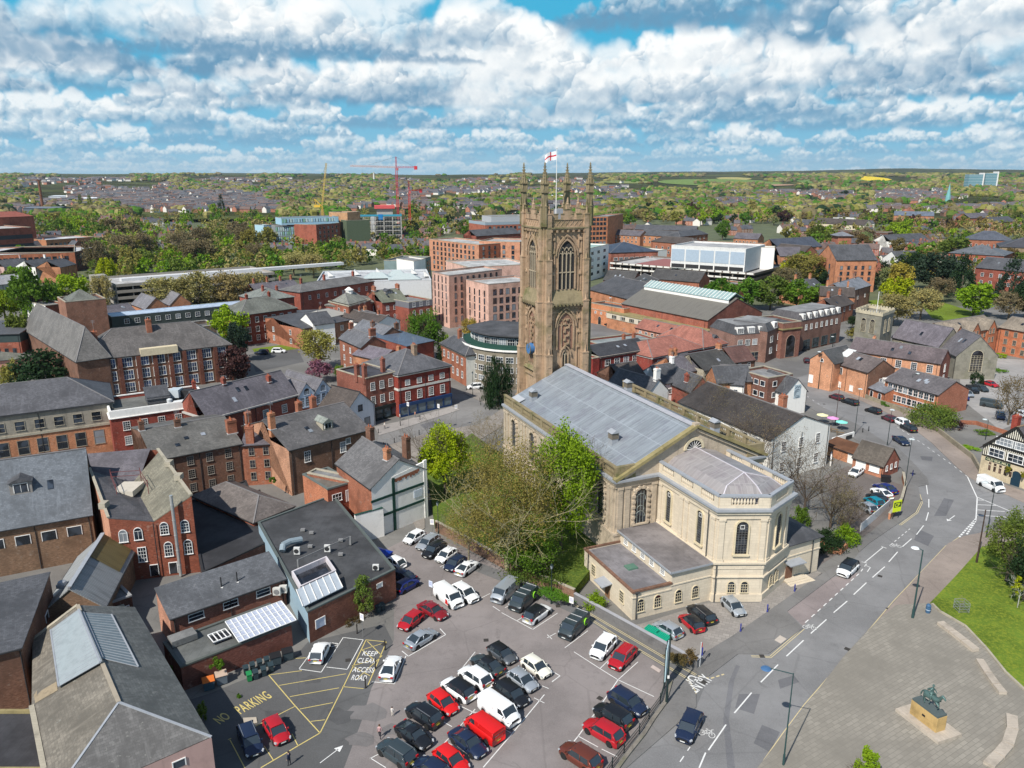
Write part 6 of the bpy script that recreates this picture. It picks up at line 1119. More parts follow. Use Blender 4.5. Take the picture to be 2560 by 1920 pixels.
for i,(a,b_,l,h_) in enumerate([((1587,573),(1740,577),'long low slate roof in front of the tree belt, right of tower',9),((1532,586),(1600,590),'brick terrace with slate roof beside the orange office block',9),((1600,587),(1692,592),'brick terrace with white gables facing the deck car park',9.5),((1628,603),(1735,612),'dark roofed red brick block left of the panelled hall',11),((1700,592),(1770,585),'grey hipped roof brick block behind the panelled hall',10),((1834,595),(1895,598),'small orange gabled brick house behind the panelled hall',10),((1757,606),(1920,612),'long plain red brick wall building behind the panelled hall',9),((1935,625),(2010,632),'low orange brick block by the white slab tower',11)]):
 building('brick_block',l,a,b_,14,h_,'F' if i==6 else 'H' if i in (3,4)else 'G',4,wall=[B_RED,B_ORANGE,B_ORANGE,B_RED][i % 4],rm=[SLATE,SLATE_P,SLATE,SLATE_B][i % 4],win=[W('f',6,(3,6.2),1.3,1.6,style='plain')])
def market(root,pt,L,D,h,rise,ud,vd,org,ro):
 z=lambda t:h+.25+rise*(1-abs(2*t/D-1));b=U(mat('corr',(.30,.42,.42)));t0,t1=D*.36,D*.62;zz=h+rise+1.2
 b.slab([pt(1,t0,zz-1.6),pt(L-.5,t0,zz-1.6),pt(L-.5,D/2,zz+.6),pt(1,D/2,zz+.6)],.15);b.slab([pt(L-.5,t1+1,zz-1.6),pt(1,t1+1,zz-1.6),pt(1,D/2,zz+.6),pt(L-.5,D/2,zz+.6)],.15)
 for k in range(26):s=1+(L-2)*k/25;b.use(WHITE).beam(pt(s,t0,zz-1.5),pt(s,D/2,zz+.7),.22,.12)
 bx(b,pt,1,t0+.2,h+rise*.7,L-.5,t0+.4,zz-1.7,WHITE);b.bd('glazed_lantern',ro)
 b=MB();bx(b,pt,-2,-6,0,L+3,.02,6.2,B_ORANGE);bx(b,pt,-2.2,-6.2,4.2,L+3,-5.98,6.4,mr((.58,.52,.42)));bx(b,pt,-2.3,-6.4,6.4,L+3,0,6.7,LIC);w_=b.bd('arcade_range',root)
 rz=math.atan2(ud.y,ud.x)
 for k in range(9):
  for q in (-.9,0,.9):p=pt(L*(k+.5)/9+q,-6.2,4.6);put_window(w_,p,rz,.7,1.2,'plain',COPING)
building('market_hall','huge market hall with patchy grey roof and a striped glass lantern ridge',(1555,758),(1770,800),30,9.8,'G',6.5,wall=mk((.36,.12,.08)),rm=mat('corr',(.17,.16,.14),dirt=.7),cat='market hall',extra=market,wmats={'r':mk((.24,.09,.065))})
building('guild_hall','dark slate roofed hall attached to the left of the market hall',(1470,722),(1590,752),30,9.5,'G',5.0,wall=B_ORANGE,rm=ms((.085,.085,.09),lichen=.2),cat='hall')
building('orange_street_range','two storey orange brick street range with arched doorways right of the tower',(1478,757),(1560,772),8,8.5,'F',wall=mk((.58,.24,.12),bump=.1),rm=SLATE,band=[(COPING,6.0,6.3,.1)],win=[W('f',2,(0.2,),1.6,3.2,style='arch',fm=COPING,gm=DARKG),W('f',5,(4.6,),.8,.8,style='plain')])
for i,(a,b_,l) in enumerate([((1508,699),(1582,704),'dark slate roof left of the striped glass lantern'),((1575,704),(1610,722),'small dark gabled roof touching the glass lantern'),((1625,695),(1748,705),'long dark slate roof in front of the white deck parapets')]):
 building('slate_shed',l,a,b_,14,9,'G',4,wall=B_RED,rm=ms((.075,.072,.07),lichen=.2),cat='shed')
building('small_yard_sheds','cluster of low pale yard roofs right of the dark slate shed',(1770,705),(1830,712),14,7,'F',wall=B_RED,rm=FELT_L,cat='shed')
RTILE=ms((.33,.135,.10),lichen=.25)
building('red_tiled_shops','shops under a long red tiled hipped roof with white framed windows',(1631,894),(1760,868),16,7.8,'H',(1690,836),wall=mk((.28,.06,.045)),rm=RTILE,cornice=mr((.68,.66,.62)),cat='shops',rw=6,win=[W('f',7,(4.6,),1.2,2.0,style='geo'),W('f',4,(.6,),2.8,2.4,style='plain',fm=mp((.3,.4,.45)))])
building('red_tiled_corner','red tiled corner end of the shops with small white dormer',(1758,869),(1818,858),20,7.8,'H',4.4,wall=mk((.28,.06,.045)),rm=RTILE,cornice=mr((.68,.66,.62)),cat='shops',win=[W('f',3,(4.6,),1.2,2.0,style='geo')],extra=dorm(.7,.1,1.9,1.2,2.0,WHITE))
building('red_tiled_wing','low rear wing with a red tiled roof beside the yellow van',(1588,817),(1692,840),9,6,'G',2.6,wall=mk((.50,.24,.16)),rm=RTILE,win=[W('f',6,(3.6,),1.1,1.3)])
building('flat_grey_shop','flat grey roofed shop behind the dark roofed brick shops',(1500,862),(1640,845),10,7,'F',wall=B_DEEP,rm=mat('felt',(.24,.27,.27)),cat='shop')
building('white_window_shops','dark roofed deep red brick shops with two rows of white windows',(1500,892),(1629,871),13,8.7,'G',(1560,850),wall=mk((.24,.045,.035)),rm=ms((.055,.055,.06),lichen=.15),cornice=mp((.42,.36,.30)),cat='shops',win=[W('f',5,(5.7,2.4),1.9,1.7,style='three')],chim=[(.75,.55,1.8,.8,.9,B_RED),(.95,.55,1.8,.8,.9,B_RED)])
building('narrow_white_edge_shop','narrow red shop with a white corner pipe beside the tower foot',(1482,896),(1499,893),13,8.7,'F',wall=mk((.32,.05,.04)),rm=FELT,cat='shop')
BRB=mk((.235,.13,.10))
def mans(n,z0=.5,w=1.3):
 def ex(root,pt,L,D,h,rise,ud,vd,org,ro):
  rz=math.atan2(ud.y,ud.x)
  for k in range(n):
   s=L*(k+.5)/n;b=MB();bx(b,pt,s-w/2-.15,.2,h+.1,s+w/2+.15,1.8,h+2.3,WHITE);d_=b.bd('dormer',ro);put_window(d_,pt(s,.19,h+.4),rz,w,1.6,'geo')
 return ex
building('arcade_wing','long brown brick wing with a row of white dormers and dark shopfronts',(2004,803),(2105,783),13,11.0,'B',2.6,wall=BRB,rm=ms((.085,.08,.085)),cat='shops',win=[W('f',7,(7.6,),1.1,1.8,style='geo'),W('f',4,(.8,),3.6,3.0,style='three',fm=mp((.06,.10,.10)))],extra=mans(7))
building('arched_entrance','brown brick block with a big stone archway in the arcade row',(1958,808),(2004,803),13,12.2,'F',wall=mk((.26,.12,.09)),rm=FELT,cat='shops',band=[(LIC,9.8,10.2,.4)],win=[W('f',1,(.2,),4.0,7.6,style='arch',fm=mo((.40,.26,.20)),gm=DARKG)])
building('corner_arcade','brown brick corner building with slate attic and white bay windows',(1838,838),(1920,832),15,9.6,'B',2.8,wall=mk((.30,.175,.14)),rm=ms((.08,.08,.085)),cat='shops',win=[W('f',4,(6.0,),1.7,1.8,style='geo'),W('f',2,(.6,),6.2,2.8,style='three',fm=COPING)],extra=mans(3,w=2.2))
building('arcade_link','brown brick part linking the corner building to the stone archway',(1919,830),(1960,814),14,10.4,'B',2.4,wall=BRB,rm=ms((.08,.08,.085)),cat='shops',win=[W('f',2,(6.4,2.6),1.9,1.9,style='geo')],extra=mans(1,w=2.4))
building('arcade_back_tower','square brown brick stair block with pale roof at the left of the corner building',(1805,803),(1838,808),14,11.8,'F',wall=mk((.30,.16,.125)),rm=FELT,win=[W('f',1,(6.6,3),3.0,1.4,style='three',fm=COPING)])
for i,(a,b_,C_,l,w_,h_) in enumerate([((2050,738),(2137,742),12,'brown slate roofed house with tall chimneys behind the arcade',B_ORANGE,9),((2115,730),(2177,712),12,'slate roofed house with blank brick gable facing right',mk((.32,.17,.12)),9.5),((2088,770),(2135,757),10,'brown roofed gabled brick cottage behind the stone church tower',B_RED,7),((2000,722),(2060,716),12,'small slate roofed brick houses near the green bushes',B_ORANGE,8)]):
 building('street_house',l,a,b_,C_,h_,'G',3.2,wall=w_,rm=[SLATE_B,SLATE_L,SLATE_B,SLATE][i],cat='house',chim=[(.2,.5,2.4),(.8,.5,2.4)],win=[W('f',3,(4.5,),1.2,1.6)])
ST_CH=mo((.25,.235,.19),moss=.3,streak=.4);ST_CL=mo((.52,.46,.33))
def tow(root,pt,L,D,h,rise,ud,vd,org,ro):
 b=U(ST_CL);rz=math.atan2(ud.y,ud.x)
 for (s0,s1,t0,t1) in ((-.2,L+.2,-.2,.25),(-.2,L+.2,D-.25,D+.2),(-.2,.25,.25,D-.25),(L-.25,L+.2,.25,D-.25)):bx(b,pt,s0,t0,h-.2,s1,t1,h+.7)
 for k in range(9):
  for (t0,t1) in ((-.2,.2),(D-.2,D+.2)):s=(L-.9)*k/8;bx(b,pt,s,t0,h+.7,s+.6,t1,h+1.15)
  t=(D-.9)*k/8;bx(b,pt,-.2,t,h+.7,.2,t+.6,h+1.15);bx(b,pt,L-.2,t,h+.7,L+.2,t+.6,h+1.15)
 b.bd('battlements',root)
 for s in (.33,.67):put_window(root,pt(L*s,-.01,h-6),rz,1.6,4.4,'archlead',ST_CL,DARKG)
 r2=math.atan2(vd.y,vd.x)
 for t in (.33,.67):put_window(root,pt(L+.01,D*t,h-6),r2,1.5,4.4,'archlead',ST_CL,DARKG)
 b=U(WHITE);b.tube(pt(L*.55,D*.5,h),pt(L*.55,D*.5,h+6.5),.09,n=6);b.bd('flagpole',root)
building('church_tower','square grey stone church tower with battlements and paired gothic openings',(2141,779),(2206,790),(2172,768),17,'F',wall=ST_CH,rm=LEADP,coping=ST_CL,parapet=1.0,cat='church tower',extra=tow)
building('church_nave','stone church nave with purple slate roof right of the square tower',(2231,841),(2347,866),11,8.0,'G',5.4,wall=ST_CH,rm=ms((.155,.14,.16),lichen=.25),cat='church',win=[W('f',3,(4.4,),2.6,2.4,style='archlead',fm=ST_CL,gm=DARKG)])
building('church_chancel','lower stone chancel with tall gothic end window right of the nave',(2349,868),(2392,888),12,7.4,'G',6.0,wall=ST_CH,rm=ms((.14,.13,.14)),cat='church',win=[W('r',1,(2.4,),3.4,6.6,style='archlead',fm=ST_CL,gm=DARKG)])
LB=mk((.62,.31,.18),bump=.1)
building('orange_gabled_house','sunlit orange brick building with brown slate roof and glass roof lantern',(2070,901),(2171,930),10,7.6,'G',3.0,wall=LB,rm=ms((.14,.115,.11),lichen=.4),wmats={'r':B_BROWN},win=[W('f',1,(4.6,),1.1,2.0,style='barev',m=(.25,.55)),W('f',2,(.9,),1.1,1.5,style='plain',m=(.2,.2),gm=WHITE),W('r',1,(3.6,),1.0,1.5)],extra=lambda root,pt,L,D,h,rise,ud,vd,org,ro:MB().use(mp((.6,.62,.62),rough=.2)).add([pt(L*.1,D*.25,h+1.7),pt(L*.3,D*.25,h+1.7),pt(L*.3,D*.6,h+3.4),pt(L*.1,D*.6,h+3.4),pt(L*.2,D*.42,h+3.8)],[(0,1,4),(1,2,4),(2,3,4),(3,0,4)]).bd('roof_lantern',ro)and None)  # sunlight is put into the bright orange front, right end stays brown
building('orange_gable_end','tall narrow orange brick gable with a small round window by the junction',(2026,896),(2085,908),12,8.4,'g',3.0,wall=LB,rm=ms((.085,.085,.085)),win=[W('f',1,(1.4,),1.2,2.2,style='plain',gm=WHITE,m=(.02,.8)),W('f',1,(8.2,),.8,.8,style='arch',gm=DARKG)])
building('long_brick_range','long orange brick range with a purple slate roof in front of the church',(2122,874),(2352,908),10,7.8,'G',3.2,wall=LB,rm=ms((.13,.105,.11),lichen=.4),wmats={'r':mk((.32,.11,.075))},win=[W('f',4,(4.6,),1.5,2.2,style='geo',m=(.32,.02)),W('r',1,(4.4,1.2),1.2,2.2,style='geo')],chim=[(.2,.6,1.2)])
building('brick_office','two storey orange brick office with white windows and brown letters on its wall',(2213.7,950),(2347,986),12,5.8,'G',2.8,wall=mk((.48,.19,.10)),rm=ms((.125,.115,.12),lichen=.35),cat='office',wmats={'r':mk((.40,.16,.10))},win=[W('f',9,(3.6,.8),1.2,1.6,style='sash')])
building('office_link','low slate roofed link with dormer and arched windows beside the brick office',(2168,966),(2214,982),10,3.2,'M',3.6,wall=mk((.46,.17,.09)),rm=SLATE_L,cat='office',win=[W('f',2,(.6,),1.0,1.9,style='arch')],extra=lambda root,pt,L,D,h,rise,ud,vd,org,ro:[put_window(MB().use(WHITE).cbox(*pt(L*s,4.2,0).xy,h+.8,1.8,1.6,1.8).bd('dormer',ro),pt(L*s,3.38,h+1.2),math.atan2(ud.y,ud.x),1.1,1.1,'barev')for s in (.35,.75)]and None)
GBR=ms((.25,.21,.165),lichen=.3);GOB=mk((.50,.18,.09),bump=.1)
def gables(n):
 def ex(root,pt,L,D,h,rise,ud,vd,org,ro):
  for k in range(n):
   s0=L*(.05+.34*k);w=L*.17;b=U(GOB);b.poly([pt(s0,-.5,0),pt(s0+w,-.5,0),pt(s0+w,-.5,h),pt(s0+w/2,-.5,h+3.0),pt(s0,-.5,h)]);b.quad(pt(s0,0,0),pt(s0,-.5,0),pt(s0,-.5,h),pt(s0,0,h));b.quad(pt(s0+w,-.5,0),pt(s0+w,0,0),pt(s0+w,0,h),pt(s0+w,-.5,h))
   b.use(GBR);b.slab([pt(s0-.3,5,h-.2),pt(s0-.3,-.8,h-.2),pt(s0+w/2,-.8,h+3.1),pt(s0+w/2,5,h+3.1)],.14);b.slab([pt(s0+w+.3,-.8,h-.2),pt(s0+w+.3,5,h-.2),pt(s0+w/2,5,h+3.1),pt(s0+w/2,-.8,h+3.1)],.14);g_=b.bd('gabled_bay',root)
   for s in (.3,.7):
    for z in (h-1.6,h-4.6):put_window(g_,pt(s0+w*s,-.51,z),math.atan2(ud.y,ud.x),.9,1.6,'sash',COPING)
 return ex
building('gabled_court','long three storey orange brick court with pale tiled roof and pointed gables',(2376,838),(2499,817),12,9.2,'G',3.2,wall=GOB,rm=GBR,cat='apartments',win=[W('f',9,(6.6,3.8,1.0),1.0,1.5,style='sash',fm=COPING)],extra=gables(3))
building('gabled_court_wing','right wing of the orange brick court at the right edge',(2499,817),(2660,846),12,9.2,'G',3.2,wall=GOB,rm=GBR,cat='apartments',win=[W('f',6,(6.6,3.8,1.0),1.1,1.6,style='geo',fm=COPING)])
def mural(root,pt,L,D,h,rise,ud,vd,org,ro):
 b=U(mp((.42,.50,.55),var=.4));bx(b,pt,L*.36,-.06,4.3,L*.68,.01,7.9);m_=b.bd('painted_sign',root)
 b=U(mp((.10,.13,.15)));c0=pt(L*.52,-.09,5.6)
 for r_ in (1.0,.62):
  P_=[c0+ud*(r_*math.cos(t))+Vector((0,0,r_*1.1*math.sin(t)))for t in np.linspace(.8,5.5,14)]
  for p,q in zip(P_,P_[1:]):b.beam(p,q,.14,.05)
 for k in range(5):p=pt(L*(.40+.055*k),-.09,7.0+.25*(k % 2));b.beam(p,p+ud*.35+Vector((0,0,.45)),.12,.05)
 b.build('mural_lettering',parent=m_)
building('mural_house','white gabled house with a faded painted emblem on its end wall',(1966,983),(2018,976),11,6.0,'g',3.4,wall=WHITE,rm=SLATE,cat='house',extra=mural)
building('long_white_pub','long white painted building with dark slate roof beyond the bare trees',(1930,1097),(2076,1061),(1697,1003),9.3,'g',3.4,wall=mr((.84,.82,.76),streak=.5),rm=ms((.06,.052,.048),lichen=.15),cat='pub',win=[W('f',3,(6.0,1.6),1.2,2.0,style='geo'),W('l',7,(6.4,2.0),1.2,1.9,style='geo')],chim=[(.92,.42,2.8,1.4,1.4,mk((.42,.17,.10)))])
building('brown_flat_block','brown brick flat roofed block with white framed windows behind the long white pub',(1849,924),(1921,945),9,9.5,'F',wall=mk((.20,.095,.07)),rm=FELT_L,win=[W('f',4,(7,4,1),1.4,1.3,style='plain'),W('r',2,(7,4,1),1.3,1.3,style='plain')])
for i,(a,b_,C_,rf,h_,l,w_,ch) in enumerate([
  ((1618,988),(1672,975),14,'g',7.6,'white gabled house with a white chimney just behind the nave balustrade',WHITE,[(.5,.05,2.6,1.5,1.0,WHITE)]),
  ((1560,955),(1622,945),12,'G',7.5,'dark roofed house at the foot of the brick shops',B_BROWN,[]),
  ((1660,958),(1718,948),11,'G',7.5,'slate roofed house with mossy ridge behind the white chimney',WH_W,[(.9,.5,1.8)]),
  ((1700,932),(1752,922),11,'G',7,'brick house with twin orange chimney stacks near the red tiled shops',B_ORANGE,[(.2,.5,2.0),(.4,.5,2.0)]),
  ((1728,978),(1778,972),10,'g',7.2,'slate house with a small red gable and white window',B_DEEP,[(.2,.4,2.0)]),
  ((1760,925),(1838,910),12,'G',7.5,'large dark roof next to the street junction',COPING,[(.95,.5,1.4,.9,1.6,B_ORANGE)]),
  ((1790,955),(1860,962),12,'G',7.2,'white walled house with dark slate roof and orange gable end',WHITE,[]),
  ((1765,940),(1792,955),10,'g',7.8,'small orange brick gable between dark slate roofs',B_ORANGE,[]),
  ((1835,905),(1888,898),10,'G',6.5,'dull red roofed low building behind the flat brown block',B_BROWN,[])]):
 building('old_town_house',l,a,b_,C_,h_,rf,3.4,wall=w_,rm=[SLATE,SLATE_B,SLATE,SLATE_P,SLATE,ms((.07,.068,.065)),SLATE,SLATE,ms((.13,.07,.06))][i],cat='house',chim=ch,win=[W('f',2,(4.4,),.9,1.3)])
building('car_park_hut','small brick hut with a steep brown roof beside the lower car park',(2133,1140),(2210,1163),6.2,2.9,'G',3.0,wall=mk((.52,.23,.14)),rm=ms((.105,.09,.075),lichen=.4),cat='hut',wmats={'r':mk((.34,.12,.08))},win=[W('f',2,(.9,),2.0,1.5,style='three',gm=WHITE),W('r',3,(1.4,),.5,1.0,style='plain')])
building('brown_roof_lean_to','long low rusty brown roofed store beside the white pub wall',(2062,1108),(2140,1135),4,2.6,'M',.8,wall=B_ORANGE,rm=mat('felt',(.14,.065,.035)),cat='store',win=[W('f',1,(.1,),1.1,2.0,style='bare',m=(.75,.05),gm=WHITE,name='door')])
TIM=mp((.02,.018,.016));CRM=mr((.76,.70,.52),streak=.2);GSIGN=mp((.01,.05,.035))
def tudor(root,pt,L,D,h,rise,ud,vd,org,ro):
 rz=math.atan2(ud.y,ud.x);zj=4.3;zt=lambda s:h+rise*(1-abs(2*s/L-1))-.25;b=U(mo((.56,.47,.32),streak=.2));bx(b,pt,-.06,-.12,0,L+.06,.01,zj-.1);b.bd('stone_front',root);b=MB()
 for z in (zj,7.0,9.2):
  s0=0 if z<h else (z-h+.2)/rise*L/2;bx(b,pt,s0,-.16,z-.12,L-s0,.01,z+.12,TIM)
 n=30
 for k in range(n+1):s=L*k/n;bx(b,pt,max(0,s-.07),-.14,zj,min(L,s+.07),.01,max(zj+.3,zt(s)))
 for sg in (0,1):b.beam(pt(0 if sg==0 else L,-.3,h-.1),pt(L/2,-.3,h+rise+.05),.14,.45)
 b.bd('timber_framing',root)
 for s,z,w,hh,st in ((.24,4.75,2.8,1.5,'three'),(.56,4.75,2.8,1.5,'three'),(.84,4.75,2.6,1.5,'three'),(.36,7.5,3.6,1.4,'five'),(.64,7.5,3.6,1.4,'five')):put_window(root,pt(L*s,-.17,z),rz,w,hh,st)
 for k in range(5):
  for z,hh in ((1.5,1.1),(2.75,.55)):put_window(root,pt(1.9+k*1.05,-.12,z),rz,.55,hh,'bare',mo((.62,.54,.40)),mat('glass',(.05,.03,.02),blind=0))
 b=MB();bx(b,pt,L*.075,-.30,3.55,L*.50,-.1,4.1,GSIGN);sg_=b.bd('fascia_sign',root)
 cu=bpy.data.curves.new('sign_text','FONT');cu.body='OLD SILK MILL';cu.size=.62;cu.offset=.01;o=bpy.data.objects.new('t',cu);COL.objects.link(o);me=bpy.data.meshes.new_from_object(o.evaluated_get(bpy.context.evaluated_depsgraph_get()));COL.objects.unlink(o);bpy.data.objects.remove(o)
 me.transform(Matrix.Rotation(R(90),4,'X'));me.materials.clear();me.materials.append(mp((.66,.60,.38),var=.1));uvmesh(me);w_=max(v.co.x for v in me.vertices);me.transform(Matrix.Diagonal((L*.38/w_,1,1,1)));link('sign_letters',me,sg_,pt(L*.095,-.32,3.62),rz)
 b=U(mp((.01,.035,.06)));q=L*.62;bx(b,pt,q-.9,-.16,0,q+.9,-.1,2.2);b.poly([pt(q+.9*math.cos(t),-.16,2.2+.9*math.sin(t))for t in np.linspace(0,math.pi,9)]);b.bd('door',root)
 for s in (.5,.76):q=pt(L*s,-.7,3.0);b=U(mat('leaf',(.20,.20,.02)));[b.cbox(q.x+random.uniform(-.4,.4),q.y+random.uniform(-.3,.3),q.z+random.uniform(-.6,.5),.22,.22,.22)for _ in range(40)];b.bd('hanging_basket',root)
building('timbered_pub','black and white timber framed pub with cream stone ground floor at right edge',(2460,1113),(2610,1158),14,6.3,'g',5.6,wall=mr((.80,.77,.66),streak=.1),rm=ms((.11,.10,.105),lichen=.3),cat='pub',over=.7,ridgem=mp((.30,.20,.12)),chim=[(.12,.55,4.2,1.2,1.2,mk((.32,.06,.04)))],extra=tudor,cornice=None)
FR=[((2205,650),(2232,655),'G',8,'white gabled house standing by the far road',WHITE,(2182,640)),]
building('white_road_house','plain white gabled house standing by the far road',(2206,645),(2248,652),16,9,'g',5,wall=WHITE,rm=SLATE,cat='house')
building('tall_orange_gable','tall orange brick apartment house with one sharp gable by the far road',(2046,640),(2091,650),(2089,628)and 22,17,'g',7,wall=mk((.56,.24,.13),bump=.1),rm=SLATE,cat='apartments',win=[W('f',1,(6,9,12),1.4,2.2,style='plain',m=(.55,.2),**WN),W('r',5,(3,6,9,12),1.3,1.8,style='plain',**WN)])
building('round_tower_house','round brick tower with a flat conical grey roof by the far road',(2096,590),(2130,590),12,14,'H',3,wall=mk((.42,.16,.10)),rm=SLATE_L,over=1.2)
building('navy_roof_terrace','long brick terrace with navy roofs left of the round tower',(1950,622),(2055,615),20,10,'G',6,wall=B_ORANGE,rm=ms((.07,.08,.105)),cat='terrace',win=[W('f',6,(5.4,),2,1.6,style='plain')])
building('ribbed_roof_houses','grey slate roofed brick houses in front of the round tower',(1950,640),(2010,640),18,9,'G',5,wall=B_ORANGE,rm=SLATE_P,cat='house',win=[W('f',3,(4.6,),1.4,1.7,style='plain')])
building('white_cottage_row','white cottage with slate roof and vines beside the far road',(2118,640),(2150,638),12,8,'G',4,wall=mr((.66,.63,.52)),rm=SLATE,cat='cottage',win=[W('f',4,(4.4,1.2),1.1,1.5,style='plain')])
building('red_hall','large red brick hall with hipped slate roof among the dark pines',(2372,632),(2510,640),30,12,'H',5,wall=mk((.42,.12,.07)),rm=ms((.13,.14,.155),lichen=.2),cat='hall',win=[W('f',5,(7.5,2.5),1.6,2.2)],chim=[(.35,.4,2.2),(.7,.4,2.2)])
building('brown_stone_hall','brown stone building with a black hipped roof at the right edge',(2500,617),(2640,622),30,12,'H',6,wall=mk((.30,.22,.14)),rm=ms((.07,.07,.08)),win=[W('f',3,(6,),1.6,2.4)])
building('blue_roof_mansion','slate blue roofed brick mansion with dormers behind the red hall',(2415,598),(2530,602),22,13,'H',6,wall=B_RED,rm=ms((.09,.10,.125),lichen=.1),cat='house',win=[W('f',7,(8,),1.4,1.8)])
building('pine_side_house','tall narrow brick house with gabled dormers between the dark pines',(2440,668),(2570,680),20,12,'G',5,wall=B_DEEP,rm=SLATE,cat='house',win=[W('f',5,(7.6,3.6),1.4,1.8)])
for i,(a,b_,l) in enumerate([((1978,560),(2020,562),'pink and white painted terrace left of the green park trees'),((2020,556),(2160,563),'long cream terrace with slate roofs near the round tower'),((2098,545),(2140,545),'modern white box building above the cream terrace'),((2230,605),(2325,600),'white rendered terrace behind the white road house'),((2235,538),(2335,540),'long blue grey roofed school behind the park trees'),((2425,545),(2480,543),'red brick terrace with hipped roofs near the right edge'),((2486,556),(2540,553),'brick villas with white windows at the right edge'),((2085,576),(2220,582),'dark flat roofed hall beneath the park trees')]):
 building('distant_terrace',l,a,b_,18,[8,9,10,8,9,10,10,8][i],'F' if i in (2,7)else 'G',5,wall=[mr((.60,.30,.26)),mr((.62,.54,.40)),WHITE,WHITE,B_ORANGE,B_RED,B_ORANGE,B_DARK][i],rm=[SLATE,SLATE_B,FELT_L,SLATE,ms((.13,.155,.20)),SLATE_P,SLATE,SLATE][i],cat='terrace',win=[W('f',8,(4.6,),1.3,1.6,style='plain')])
building('brick_office_park','long orange brick office with white flat roofs at the left edge',(-60,640),(186,630),60,12.5,'F',wall=mk((.48,.17,.09)),rm=mat('felt',(.46,.46,.46)),cat='office',win=[W('f',14,(8,3.6),2.2,2.2,style='plain',**WN)])
building('office_park_end','green glazed end block of the orange brick office',(186,630),(251,615),50,12.5,'F',wall=mk((.16,.07,.055)),rm=mat('felt',(.46,.46,.46)),cat='office',win=[W('f',9,(8,3.6),2.2,2.4,style='plain',**WN)])
building('stepped_civic_block','stepped dark red brick civic block with strip windows at the left edge',(-60,575),(78,568),50,22,'F',wall=mk((.32,.09,.06)),rm=mat('felt',(.40,.38,.36)),cat='office',band=[(mp((.05,.05,.06)),14,17,.05),(mp((.05,.05,.06)),7.5,10.5,.05)])
building('civic_block_tower','higher slanting brick top of the civic block at the left edge',(-40,545),(84,540),30,28,'M',3,wall=mk((.36,.11,.07)),rm=B_DEEP,cat='office')
building('long_brick_offices','low orange offices with white roofs beyond the civic block',(115,600),(235,592),30,10,'F',wall=B_ORANGE,rm=mat('felt',(.50,.51,.52)),cat='office',win=[W('f',10,(5,1.5),2,2,style='plain',**WN)])
for i,(a,b_,l,w_,r__) in enumerate([((10,668),(75,662),'grey slate roof in front of the orange offices, far left',PINKW,SLATE),((88,668),(145,660),'white gabled house with a dark roof left of the green trees',WHITE,SLATE),((150,668),(190,660),'brick house with pale chimney left of the green trees',B_ORANGE,SLATE),((-50,716),(60,705),'curved grey barrel roofed hall at the left edge',mp((.35,.35,.33)),mat('sheet',(.30,.30,.30)))]):
 building('roadside_building',l,a,b_,14,9,'G',3.5,wall=w_,rm=r__,chim=[(.9,.5,2)]if i<3 else [])
building('modern_brick_flats','modern red brick flats with a dark curved top at the left edge',(-90,838),(48,834),16,11.5,'M',1.5,wall=mk((.34,.11,.07)),rm=SLATE,cat='apartments',band=[(mp((.04,.06,.06)),8.8,11.4,.05)],win=[W('f',6,(5,1.8),1.0,1.8,style='plain',**WN)])
building('pink_garage','low pale roofed pink garage at the left edge by the garden',(-40,905),(85,893),10,4,'H',2.0,wall=mr((.62,.32,.25)),rm=SLATE_G,cat='garage')
BARK=mat('bark',(.11,.09,.065));BARKL=mat('bark',(.20,.17,.11))
LF=dict(bright=(.21,.34,.015),yellow=(.34,.42,.01),green=(.10,.205,.018),mid=(.13,.18,.03),dark=(.024,.052,.018),olive=(.26,.24,.06),bud=(.34,.30,.12),brown=(.215,.175,.10),purple=(.075,.035,.035),pink=(.30,.13,.18),pale=(.22,.26,.11),blue=(.03,.055,.035),gold=(.42,.36,.06),rust=(.17,.13,.05))
LM={k:mat('leaf',v)for k,v in LF.items()}
def crown_np(rs,rx,rz,n,leaf,clumps=40,shape='round',fill=.35):
 c=rs.normal(size=(clumps,3));c/=np.linalg.norm(c,axis=1)[:,None];c*=(fill+(1-fill)*rs.rand(clumps,1))**.6*.80
 if shape=='conifer':h=rs.rand(clumps);r=(1-h)*.85+.05;a=rs.rand(clumps)*6.28;c=np.stack([r*np.cos(a),r*np.sin(a),h*2-1],1)
 if shape=='poplar':c[:,:2]*=.8
 if shape=='dome':c[:,2]=np.abs(c[:,2])*1.3-.55
 cr=rs.uniform(.16,.34,clumps);k=rs.randint(0,clumps,n);d=rs.normal(size=(n,3));d/=np.linalg.norm(d,axis=1)[:,None];d*=rs.rand(n,1)**.45
 p=c[k]+d*cr[k][:,None]
 if shape=='willow':p[:,2]-=rs.rand(n)**1.5*.9*(np.hypot(p[:,0],p[:,1])>.35);p[:,2]=np.clip(p[:,2],-1.3,1)
 p=p*np.array([rx,rx,rz])
 u=rs.normal(size=(n,3));u/=np.linalg.norm(u,axis=1)[:,None];w=rs.normal(size=(n,3));w-=(w*u).sum(1)[:,None]*u;w/=np.linalg.norm(w,axis=1)[:,None]
 s=leaf*rs.uniform(.6,1.35,(n,1))/2
 if shape=='willow':u=np.tile([0,0,1.8],(n,1));w=w*.45
 v=np.stack([p-u*s-w*s*.2,p+w*s*.8,p+u*s+w*s*.2,p-w*s*.8],1).reshape(-1,3);return v
def leaf_mesh(name,v,m):
 n=len(v)//4;me=bpy.data.meshes.new(name);me.vertices.add(len(v));me.vertices.foreach_set('co',v.astype('f').ravel());me.loops.add(len(v));me.loops.foreach_set('vertex_index',np.arange(len(v),dtype='i'));me.polygons.add(n);me.polygons.foreach_set('loop_start',np.arange(0,4*n,4,dtype='i'));me.polygons.foreach_set('loop_total',np.full(n,4,dtype='i'));me.materials.append(m);me.update(calc_edges=True);return me
